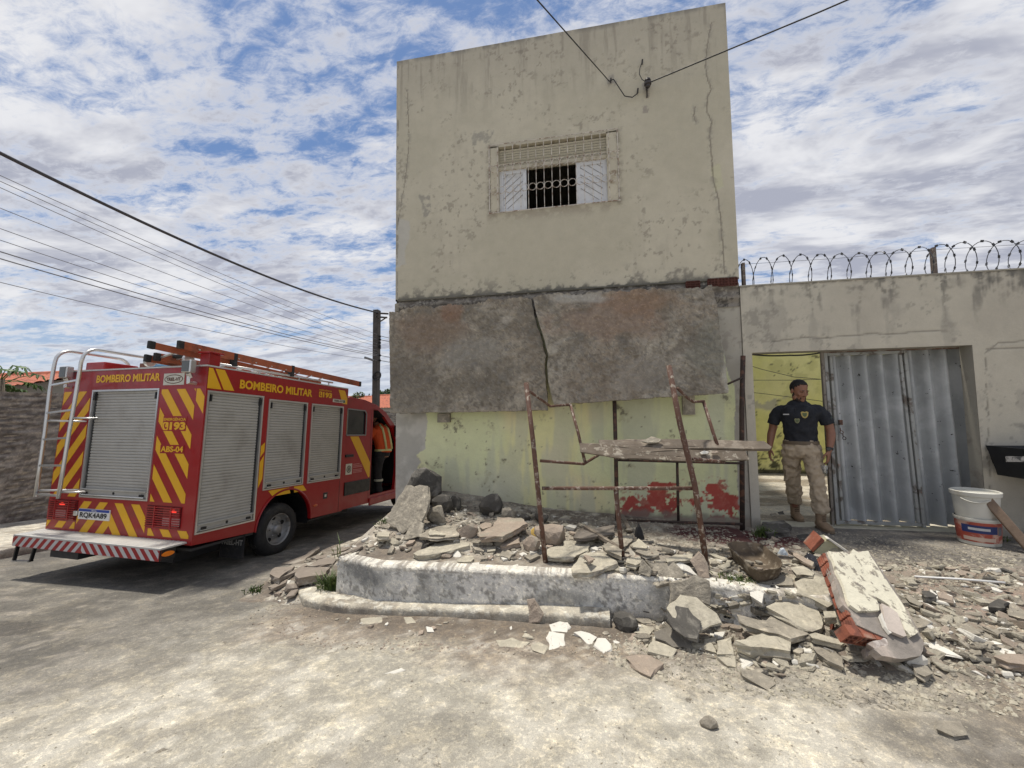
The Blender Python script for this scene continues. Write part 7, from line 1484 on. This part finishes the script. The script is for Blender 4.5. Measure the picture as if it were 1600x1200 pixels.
mb.add(P,[(j*17+i,j*17+i+1,(j+1)*17+i+1,(j+1)*17+i) for j in range(3) for i in range(16)]); o=mb.build('mudguard',mat('rusty_mudguard',(.15,.045,.03),r=.6,var=.3,c2=(.22,.09,.06),cs=9),bic); sdm=o.modifiers.new('s','SOLIDIFY'); sdm.thickness=.003
mb=MB()
for p,q in (((0,0,R2),(.42,0,.30)),((.42,0,.30),(.30,0,.86)),((0,0,R2),(.33,0,.74)),((.42,0,.30),(.92,0,.78)),((.32,0,.78),(.90,0,.86)),((.90,0,.92),(1.02,0,.31))): mb.tube([p,q],.015,8)
mb.build('frame',BLKP,bic); mb=MB(); mb.torus((1.02,0,R2),(1,0,0),(0,0,1),R2-.025,.026,40,8); mb.build('tyre',BLK,bic,smooth=True); mb=MB(); mb.torus((1.02,0,R2),(1,0,0),(0,0,1),R2-.055,.010,40,6); mb.build('wheel_rim',ALUB,bic,smooth=True)
mb=MB(); mb.sphere((.28,0,.90),(.13,.07,.035)); mb.build('saddle',BLKP,bic,smooth=True)
CBt=onY(1550,748,-.42)[2]; CTt=onY(1548,701,-.42)[2]; cxl=onY(1548,701,-.10)[0]; cxb=onY(1562,748,-.10)[0]
mb=MB(); mb.box((-.12,-.08,CBt-.03),(.36,.08,CBt-.012)); 
for x in (-.05,.3): mb.tube([(x,.06,CBt-.03),(0,.03,R2)],.006,6)
mb.build('rear_rack',BLKP,bic)
CR_=thing('plastic_crate','black plastic crate with a pale label on the back of the parked bicycle','crate',(cxb+.25,-.25,CBt-.012)); co_=npv(cxb+.25,-.25,CBt-.012); x1c=cxl+.62
def side(name,y0t,y0b,rows=True):
    mb=MB(); zz=[(CBt-.01,CBt+.03),(lerp(CBt,CTt,.36),lerp(CBt,CTt,.56)),(CTt-.055,CTt)]
    for z0,z1 in zz:
        f0,f1=(z0-CBt)/(CTt-CBt),(z1-CBt)/(CTt-CBt); ya,yb_=lerp(y0b,y0t,f0),lerp(y0b,y0t,f1); xa,xb_=lerp(cxb,cxl,f0),lerp(cxb,cxl,f1); xc,xd=x1c-(xa-cxl),x1c-(xb_-cxl)
        mb.add([(xa,ya,z0),(xc,ya,z0),(xd,yb_,z1),(xb_,yb_,z1),(xa,ya+.014,z0),(xc,ya+.014,z0),(xd,yb_+.014,z1),(xb_,yb_+.014,z1)],[(0,1,2,3),(7,6,5,4),(0,4,5,1),(3,2,6,7),(0,3,7,4),(1,5,6,2)])
    mb.add([(cxb+.02,y0b+.012,CBt),(x1c-.05,y0b+.012,CBt),(x1c-.02,y0t+.013,CTt),(cxl+.02,y0t+.013,CTt)],[(0,1,2,3)])
    for i in range(9): x=lerp(cxb+.02,x1c-.06,i/8); mb.bar((x,y0b+.003,CBt),(x-.0,y0t+.005,CTt),.008,.012,up=(1,0,0))
    return mb.build(name,BLKP,CR_,off=co_)
side('crate_side',-.43,-.40); side('crate_side',-.06,-.09)
for xs_,s in ((0,1),(1,-1)):
    mb=MB(); xa,xb_=(cxb,cxl) if s==1 else (x1c-(cxb-cxl),x1c); mb.add([(xa,-.40,CBt),(xa,-.08,CBt),(xb_,-.05,CTt),(xb_,-.43,CTt),(xa+.01*s,-.40,CBt),(xa+.01*s,-.08,CBt),(xb_+.01*s,-.05,CTt),(xb_+.01*s,-.43,CTt)],[(0,1,2,3),(7,6,5,4),(0,4,5,1),(3,2,6,7),(0,3,7,4),(1,5,6,2)]); mb.build('crate_end',BLKP,CR_,off=co_)
mb=MB(); mb.box((cxb,-.40,CBt-.01),(x1c-.05,-.08,CBt+.005)); mb.build('crate_floor',BLKP,CR_,off=co_)
mb=MB(); u0_=onY(1572,713,-.445); u1_=onY(1606,722,-.445); mb.box((u0_[0],-.441,u1_[2]),(u1_[0],-.437,u0_[2])); mb.build('crate_label',mat('worn_label',(.30,.29,.27),r=.7,var=.4,vs=20,c2=(.06,.06,.06),cs=25,bump=0),CR_,off=co_)

# ------------------------------------------------------------------ people
def ringpts(c,d,rx,ry,ref,n=14):
    d=d/np.linalg.norm(d); x=ref-d*(ref@d); x/=np.linalg.norm(x); y=np.cross(d,x)
    return [c+x*rx*math.cos(2*PI*k/n)+y*ry*math.sin(2*PI*k/n) for k in range(n)]
def loft(mb,pts,ref=(1,0,0),n=14,sub=3):
    """pts: (x,y,z,rx,ry); smooth tapered solid"""
    ref=np.array(ref,float); P=np.array(pts,float); m=len(P); Q=[]
    for i in range(m-1):
        a,b,c,d=P[max(i-1,0)],P[i],P[i+1],P[min(i+2,m-1)]
        for k in range(sub): t=k/sub; Q.append(.5*((2*b)+(c-a)*t+(2*a-5*b+4*c-d)*t*t+(-a+3*b-3*c+d)*t**3))
    Q.append(P[-1]); Q=np.array(Q); vs=[]
    for i in range(len(Q)):
        d=Q[min(i+1,len(Q)-1),:3]-Q[max(i-1,0),:3]; vs+=ringpts(Q[i,:3],d,max(Q[i,3],.002),max(Q[i,4],.002),ref,n)
    fs=[(i*n+k,i*n+(k+1)%n,(i+1)*n+(k+1)%n,(i+1)*n+k) for i in range(len(Q)-1) for k in range(n)]
    fs+=[tuple(range(n-1,-1,-1)),tuple((len(Q)-1)*n+k for k in range(n))]; mb.add(vs,fs)
def soften(o,vox,it=5,disp=0,dsz=.1,dm='CLOUDS'):
    r=o.modifiers.new('remesh','REMESH'); r.mode='VOXEL'; r.voxel_size=vox; r.use_smooth_shade=True
    s=o.modifiers.new('smooth','SMOOTH'); s.iterations=it; s.factor=.5
    if disp:
        tx=bpy.data.textures.new('folds',dm); tx.noise_scale=dsz; tx.noise_depth=2
        d=o.modifiers.new('folds','DISPLACE'); d.texture=tx; d.strength=disp; d.mid_level=.5
        s=o.modifiers.new('smooth2','SMOOTH'); s.iterations=2
SKIN=mat('brown_skin',(.235,.108,.065),r=.5,var=.08,vs=20,bump=.05,bs=200); HAIR=mat('black_hair',(.007,.006,.006),r=.7,var=.3,vs=60,bump=.3,bs=300)
def hand(mb,w,dirn,side,palm_n,curl=.35,sc=1.):
    """wrist point w, hand direction, side vector towards the thumb, palm normal"""
    w=np.array(w,float); d=np.array(dirn,float); d/=np.linalg.norm(d); s=np.array(side,float); s-=d*(s@d); s/=np.linalg.norm(s); p=np.array(palm_n,float); p-=d*(p@d); p-=s*(p@s); p/=np.linalg.norm(p)
    q=lambda a,b,c: w+d*a*sc+s*b*sc+p*c*sc
    loft(mb,[(*q(-.02,0,0),.026*sc,.021*sc),(*q(.02,.002,0),.034*sc,.018*sc),(*q(.06,.002,.002),.042*sc,.016*sc),(*q(.095,0,.004),.041*sc,.013*sc)],s,12,2)
    for i,(b,L) in enumerate(((.031,.070),(.011,.080),(-.010,.074),(-.030,.058))):
        c=curl*(1+.15*i); a0=c*.5; p0=q(.085,b,.002); pts=[(*p0,.0098*sc,.0098*sc)]; ang=a0; cur=p0
        for k,f in enumerate((.45,.30,.25)):
            cur=cur+(d*math.cos(ang)+p*math.sin(ang))*L*f*sc; pts.append((*cur,(.0092-.0012*k)*sc,(.0092-.0012*k)*sc)); ang+=c
        loft(mb,pts,s,8,2)
    cur=q(.015,.028,.006); pts=[(*cur,.014*sc,.013*sc)]
    for v,L,r_ in (((.6,.62,.35),.035,.0115),((.85,.25,.35),.030,.010),((.95,-.0,.3),.024,.0085)): v=np.array(v)/np.linalg.norm(v); cur=cur+(d*v[0]+s*v[1]+p*v[2])*L*sc; pts.append((*cur,r_*sc,r_*sc))
    loft(mb,pts,p,8,2)
def head_parts(mb,H,sc=1.):
    """H: matrix placing head local (x right, y forward... face looks to -y) coordinates"""
    f=lambda *a:tuple(H@Vector(a))
    def ell(c,r,n=16,m=12):
        base=len(mb.v); mb.sphere((0,0,0),r,n,m)
        for i in range(base,len(mb.v)): v=Vector(mb.v[i])+Vector(c); mb.v[i]=tuple(H@v)
    ell((0,.012,.035),(.076,.094,.088)); ell((0,-.02,-.015),(.066,.072,.085)); ell((0,-.045,-.072),(.046,.040,.036)); ell((0,-.078,-.092),(.022,.016,.018))
    for s in (-1,1): ell((s*.042,-.060,-.022),(.022,.018,.020)); ell((s*.080,.008,-.008),(.008,.019,.031)); ell((s*.027,-.078,.018),(.024,.012,.009)); ell((s*.058,-.02,-.07),(.016,.03,.03))
    loft(mb,[(*f(0,-.083,.012),.009,.009),(*f(0,-.098,-.012),.010,.010),(*f(0,-.107,-.028),.013,.011),(*f(0,-.094,-.036),.013,.008)],(1,0,0),8,2)
    for s in (-1,1): ell((s*.012,-.092,-.031),(.008,.009,.007))
    ell((0,-.086,-.053),(.024,.011,.0055)); ell((0,-.085,-.064),(.021,.012,.0065))
man=thing('person','man in a black T-shirt, khaki trousers and tan boots standing in the gateway looking down','person',(.545,.17,0),rz=R_(-25))
Hm=Matrix.Translation((.012,-.032,1.590))@Matrix.Rotation(R_(42),4,'Z')@Matrix.Rotation(R_(19),4,'X')@Matrix.Scale(1.06,4)
mb=MB()
loft(mb,[(0,0,.86,.13,.09),(0,0,.95,.155,.105),(0,0,1.05,.145,.10),(0,-.005,1.18,.165,.11),(0,-.01,1.30,.18,.11),(0,0,1.38,.15,.09),(0,0,1.435,.085,.07),(.003,-.005,1.475,.062,.062),(.01,-.02,1.54,.058,.060),(.012,-.028,1.57,.05,.05)],(1,0,0),18)
head_parts(mb,Hm)
armR=[(-.13,0,1.36,.04,.04),(-.195,.0,1.35,.052,.052),(-.245,.015,1.28,.053,.056),(-.275,.035,1.14,.043,.045),(-.295,.025,1.06,.045,.045),(-.31,-.02,.95,.033,.034),(-.315,-.045,.885,.025,.023)]
armL=[(.13,0,1.36,.04,.04),(.195,.0,1.35,.052,.052),(.25,.01,1.28,.053,.056),(.285,.02,1.14,.043,.045),(.29,.0,1.06,.046,.046),(.275,-.05,.95,.034,.034),(.262,-.08,.885,.026,.023)]
loft(mb,armR,(0,1,0)); loft(mb,armL,(0,1,0)); hand(mb,(-.315,-.045,.885),(-.05,-.25,-1),(.15,-1,.1),(1,.1,0),.45); hand(mb,(.262,-.08,.885),(-.10,-.22,-1),(-.25,-1,.1),(-1,.2,0),.38)
legR=[(-.085,.0,.93,.085,.10),(-.10,.03,.80,.082,.09),(-.105,.08,.62,.065,.07),(-.10,.12,.50,.055,.058),(-.10,.20,.34,.054,.055),(-.10,.27,.16,.038,.04),(-.10,.29,.08,.035,.04)]
legL=[(.085,.0,.93,.085,.10),(.105,-.03,.80,.082,.09),(.125,-.065,.62,.065,.07),(.135,-.075,.50,.055,.058),(.145,-.07,.34,.054,.055),(.15,-.08,.16,.038,.04),(.15,-.085,.08,.035,.04)]
loft(mb,legR); loft(mb,legL)
body_=mb.build('body',SKIN,man,fix=False); soften(body_,.006,3)
# T-shirt
SHR=mat('black_tshirt',(.012,.014,.020),r=.85,var=.15,vs=8,bump=.08,bs=200)
mb=MB(); loft(mb,[(0,0,.965,.170,.122),(0,.0,1.02,.172,.124),(0,-.01,1.10,.168,.124),(0,-.015,1.22,.178,.130),(0,-.02,1.32,.200,.136),(0,-.0,1.385,.185,.116),(0,.0,1.430,.125,.093),(0,.002,1.462,.088,.080),(0,.004,1.472,.078,.074)],(1,0,0),20)
for s,A_ in ((-1,armR),(1,armL)): loft(mb,[(s*.05,0,1.34,.05,.07),(s*.12,0,1.352,.060,.075),(s*.18,.0,1.348,.063,.074),(s*.225,.008,1.305,.063,.071),(s*.258,.016,1.24,.062,.068),(s*.270,.018,1.19,.062,.068)],(0,1,0))
sh_=mb.build('t_shirt',SHR,man,fix=False); soften(sh_,.009,3,.040,.09)
TRS=mat('khaki_cloth',(.40,.325,.235),r=.9,var=.10,vs=6,bump=.15,bs=160,dirt=(.20,.155,.11),ds=3)
mb=MB(); loft(mb,[(0,0,.80,.13,.10),(0,0,.86,.165,.125),(0,0,.93,.175,.128),(0,0,.985,.168,.118),(0,0,1.005,.165,.115)],(1,0,0),20)
for L_,s in ((legR,-1),(legL,1)):
    g=[(x,y,z,rx+.022+(.008 if z<.5 else 0),ry+.022+(.010 if z<.5 else 0)) for x,y,z,rx,ry in L_[:-1]]; g[-1]=(L_[-2][0],L_[-2][1],.185,.072,.075); g.insert(-1,(L_[-2][0],L_[-2][1]-.01*s*0,.24,.078,.082)); loft(mb,g)
    loft(mb,[(s*.175 if s==1 else -.155,.03 if s==-1 else -.07,.66,.03,.07),(s*.175 if s==1 else -.16,.06 if s==-1 else -.07,.52,.03,.07)],(1,0,0),12)
tr_=mb.build('trousers',TRS,man,fix=False); soften(tr_,.009,3,.055,.06)
mb=MB(); loft(mb,[(0,0,.955,.183,.130),(0,0,.995,.180,.128)],(1,0,0),24,1); bl_=mb.build('belt',mat('tan_belt',(.12,.09,.06),r=.7,var=.1),man,fix=False,bevel=.004)
BT=mat('tan_suede',(.235,.165,.105),r=.85,var=.15,vs=12,bump=.2,bs=120); SOL=mat('boot_sole',(.15,.115,.08),r=.9,var=.1)
for (x,y,ang) in ((-.10,.29,18),(.15,-.085,28)):
    M_=Matrix.Translation((x,y,0))@Matrix.Rotation(R_(ang),4,'Z'); g=lambda *a:tuple(M_@Vector(a))
    mb=MB(); loft(mb,[(*g(0,.0,.235),.056,.060),(*g(0,.0,.16),.053,.058),(*g(0,.005,.10),.05,.062),(*g(0,-.005,.06),.047,.07)]); loft(mb,[(*g(0,.075,.05),.034,.03),(*g(0,.03,.062),.046,.055),(*g(0,-.05,.058),.050,.046),(*g(0,-.12,.045),.052,.036),(*g(0,-.175,.038),.038,.026),(*g(0,-.195,.034),.015,.015)]); o=mb.build('boot',BT,man,fix=False); soften(o,.007,4)
    mb=MB(); loft(mb,[(*g(0,.085,.014),.030,.014),(*g(0,.05,.014),.042,.014),(*g(0,-.04,.014),.044,.014),(*g(0,-.12,.014),.055,.014),(*g(0,-.18,.014),.042,.014),(*g(0,-.203,.014),.015,.014)]); s_=mb.build('sole',SOL,o,fix=False); soften(s_,.007,2)
    mb=MB(); 
    for k in range(6): z=.085+.023*k; yy=-.062+.014*max(0,1-k) -.0*k; mb.tube([g(-.022,-.062+.002*k,z),g(0,-.073+.003*k,z+.004),g(.022,-.062+.002*k,z)],.0035,5)
    mb.build('laces',mat('lace_dark',(.07,.05,.035),r=.9,var=.1,bump=0),o)
# hair cap, short beard, brows, eyes
mb=MB(); b0_=len(mb.v); mb.sphere((0,0,0),(.0775,.0955,.089),24,16)
mb.v=[tuple(Vector(v)+Vector((0,.013,.0375))) for v in mb.v]; keep=[]
for i,f in enumerate(mb.f):
    c_=sum((Vector(mb.v[k]) for k in f),Vector())/len(f)
    if c_.z>.060+max(0,-c_.y-.03)*1.0 or (c_.y>.035 and c_.z>-.03) or (abs(c_.x)>.06 and c_.y>-.01 and c_.z>.01): keep.append(f)
mb.f=keep; mb.mi=[0]*len(keep); mb.v=[tuple(Hm@Vector(v)) for v in mb.v]; o=mb.build('hair',HAIR,man,fix=False,smooth=True); q=o.modifiers.new('s','SOLIDIFY'); q.thickness=.003; q.offset=1
mb=MB()
def hb(c,r,n=10,m=6):
    b=len(mb.v); mb.sphere((0,0,0),r,n,m); mb.v[b:]=[tuple(Hm@(Vector(v)+Vector(c))) for v in mb.v[b:]]
hb((0,-.077,-.099),(.024,.014,.010)); hb((0,-.0895,-.0445),(.024,.008,.0038))
for s in (-1,1): hb((s*.032,-.064,-.092),(.018,.014,.013)); hb((s*.050,-.040,-.082),(.012,.024,.018)); hb((s*.064,-.008,-.050),(.009,.018,.030)); hb((s*.030,-.078,-.066),(.005,.007,.014))
bd=mb.build('beard',mat('short_beard',(.035,.02,.014),r=.8,var=.2,bump=0),man,fix=False,smooth=True)
mb=MB(); 
for s in (-1,1): hb((s*.028,-.0875,.024),(.019,.005,.0045))
mb.build('eyebrows',HAIR,man,fix=False,smooth=True)
mb=MB()
for s in (-1,1): hb((s*.029,-.0835,.004),(.013,.006,.0045))
mb.build('eyelids',mat('eye_shadowed_lid',(.06,.028,.018),r=.5,var=0,bump=0),man,fix=False,smooth=True)
# watch, badge, name strip, medallion, radio cord
mb=MB(); loft(mb,[(.272,-.058,.925,.036,.034),(.268,-.066,.905,.034,.032)],(1,0,0),16,1); wt=mb.build('watch_strap',BLKP,man,fix=False); mb=MB(); mb.lathe([(.021,0),(.021,.010),(.017,.012)],(.262,-.102,.915),(1,0,0),(0,0,1),(-.25,-.95,0),18); mb.build('watch_face',mat('watch_face',(.03,.03,.035),r=.2,var=0,bump=0),wt)
GLD=mat('badge_gold',(.42,.33,.10),r=.5,var=.15,vs=30,bump=0); 
def badge(name,cx,cz,w,h,y,m,inner=True):
    pl=[(-.5,.35),(-.3,.5),(0,.42),(.3,.5),(.5,.35),(.42,-.1),(.25,-.38),(0,-.5),(-.25,-.38),(-.42,-.1)]; mb=MB(); mb.prism([(a*w,b*h) for a,b in pl],(cx,y,cz),(1,0,0),(0,0,1),(0,-1,0),0,.004); o=mb.build(name,m,man)
    if inner: mb=MB(); mb.prism([(a*w*.62,b*h*.6) for a,b in pl],(cx,y,cz),(1,0,0),(0,0,1),(0,-1,0),.0045,.006); mb.build('badge_centre',mat('badge_green',(.10,.13,.06),r=.6,var=.1,bump=0),o)
badge('shield_badge',.055,1.305,.075,.080,-.155,GLD); badge('round_medallion',-.02,1.235,.055,.060,-.155,mat('dull_green_gold',(.20,.20,.11),r=.6,var=.1,bump=0))
mb=MB(); mb.tube([(-.035,-.068,1.44),(-.03,-.135,1.37),(-.022,-.154,1.27)],.003,5); mb.build('neck_cord',BLKP,man)
mb=MB(); mb.box((-.155,-.140,1.305),(-.095,-.135,1.318)); mb.build('name_strip',mat('pale_thread',(.45,.45,.45),r=.8,var=0,bump=0),man).rotation_euler=(0,0,0)
mb=MB(); mb.box((.300,-.03,1.24),(.304,.01,1.28)); mb.build('sleeve_patch',mat('patch_green',(.10,.16,.12),r=.8,var=.2,bump=0),man)
# clear plastic cup held in the hand
hp=onY(1288,733,0.0); CL=mat('clear_plastic',(.85,.87,.88),r=.08,var=0,bump=0,trans=.75); mb=MB(); mb.lathe([(.024,0),(.036,.085),(.038,.088),(.035,.086),(.0225,.003)],n=20); mb.build('plastic_cup',CL,label='clear plastic cup in the hand of the man in the gateway',cat='cup',smooth=True,loc=(hp[0]-.01,hp[1]-.02,hp[2]-.045))
# firefighter leaning into the truck cab
def F(y,z,x=0.): return Tw(npv(x,y,z))
FF=thing('person','firefighter in an orange jacket and black trousers climbing into the truck cab','person'); fb=Tw(npv(-.16,4.06,-.05)); FF.matrix_world=Matrix(((TX[0],TD[0],TZv[0],fb[0]),(TX[1],TD[1],TZv[1],fb[1]),(TX[2],TD[2],TZv[2],fb[2]),(0,0,0,1)))
# local: x outwards from the cab, y forward, z up; he faces the cab (-x)
mb=MB(); loft(mb,[(0,0,.78,.12,.13),(0,.0,.92,.13,.15),(-.02,.0,1.05,.12,.15),(-.06,-.02,1.22,.13,.18),(-.10,-.04,1.36,.12,.17),(-.13,-.05,1.43,.07,.08),(-.16,-.06,1.50,.052,.052)],(1,0,0),16)
Hf=Matrix.Translation((-.20,-.08,1.60))@Matrix.Rotation(R_(-90),4,'Z')@Matrix.Rotation(R_(10),4,'X'); head_parts(mb,Hf)
la=[(-.10,-.20,1.36,.06,.06),(-.16,-.26,1.22,.052,.052),(-.26,-.24,1.10,.045,.045),(-.38,-.18,1.06,.033,.033),(-.44,-.15,1.06,.026,.024)]; ra=[(-.10,.14,1.36,.06,.06),(-.14,.24,1.22,.052,.052),(-.24,.28,1.12,.045,.045),(-.36,.26,1.10,.033,.033),(-.42,.25,1.10,.026,.024)]
loft(mb,la,(0,0,1)); loft(mb,ra,(0,0,1)); hand(mb,la[-1][:3],(-1,.2,0),(0,.2,1),(0,-.3,-1),.5); hand(mb,ra[-1][:3],(-1,0,0),(0,-.2,1),(0,.3,-1),.5)
l1=[(0,-.09,.90,.09,.09),(-.02,-.11,.70,.075,.075),(-.03,-.12,.48,.058,.058),(0,-.12,.26,.05,.05),(.02,-.12,.08,.04,.04)]; l2=[(0,.09,.90,.09,.09),(-.12,.11,.76,.075,.075),(-.20,.11,.60,.06,.06),(-.16,.11,.40,.05,.05),(-.14,.11,.22,.04,.04)]
loft(mb,l1); loft(mb,l2); soften(mb.build('body',SKIN,FF,fix=False),.009,2)
ORJ=mat('orange_jacket',(.62,.085,.015),r=.8,var=.12,vs=6,bump=.1,bs=100); RFB=mat('reflective_band',(.58,.56,.25),r=.5,var=.08,bump=0)
mb=MB(); loft(mb,[(.01,0,.88,.155,.19),(0,0,1.0,.15,.185),(-.05,-.01,1.18,.155,.20),(-.09,-.03,1.33,.145,.20),(-.12,-.04,1.42,.10,.13),(-.135,-.05,1.455,.07,.08)],(1,0,0),18)
for A_ in (la,ra): loft(mb,[(x,y,z,a+.022,b+.022) for x,y,z,a,b in A_[:-1]],(0,0,1))
j=mb.build('jacket',ORJ,FF,fix=False); soften(j,.011,3,.03,.10)
mb=MB(); loft(mb,[(.008,0,.905,.167,.202),(.006,0,.945,.164,.199)],(1,0,0),24,1); mb.build('reflective_band',RFB,j,fix=False)
for yy in (-.12,.09): mb=MB(); mb.tube([(.155,yy,.95),(.125,yy,1.10),(.085,yy,1.25),(.045,yy,1.37),(-.03,yy,1.45)],.022,8); mb.build('reflective_band',RFB,j,smooth=True)
mb=MB()
BT2=mat('black_turnout_cloth',(.014,.014,.016),r=.85,var=.3)
for L_ in (l1,l2): loft(mb,[(x,y,z,a+.028,b+.028) for x,y,z,a,b in L_])
loft(mb,[(0,0,.80,.13,.16),(0,0,.95,.14,.17)],(1,0,0),16,2); t_=mb.build('turnout_trousers',BT2,FF,fix=False); soften(t_,.011,3,.03,.09)
mb=MB(); loft(mb,[(0,-.12,.30,.092,.092),(0,-.12,.34,.094,.094)],(1,0,0),16,1); mb.build('reflective_band',mat('pale_band',(.45,.45,.36),r=.6,var=0,bump=0),t_,fix=False)
for (x,y,z) in ((.02,-.12,.0),(-.14,.11,.14)):
    mb=MB(); loft(mb,[(x+.02,y,z+.16,.06,.06),(x+.01,y,z+.08,.055,.055),(x-.02,y,z+.045,.06,.05)]); loft(mb,[(x+.07,y,z+.04,.035,.035),(x-.06,y,z+.045,.048,.04),(x-.16,y,z+.035,.03,.025)],(0,1,0)); soften(mb.build('boot',BT2,FF,fix=False),.009,2)
mb=MB(); b_=len(mb.v); mb.sphere((0,0,0),(.082,.099,.088),20,14); mb.v=[tuple(Vector(v)+Vector((0,.016,.044))) for v in mb.v]; mb.f=[f for f in mb.f if (lambda c_:c_.z>.05 or c_.y>.03)(sum((Vector(mb.v[k]) for k in f),Vector())/len(f))]; mb.mi=[0]*len(mb.f); mb.v=[tuple(Hf@Vector(v)) for v in mb.v]; mb.build('hair',HAIR,FF,fix=False,smooth=True)
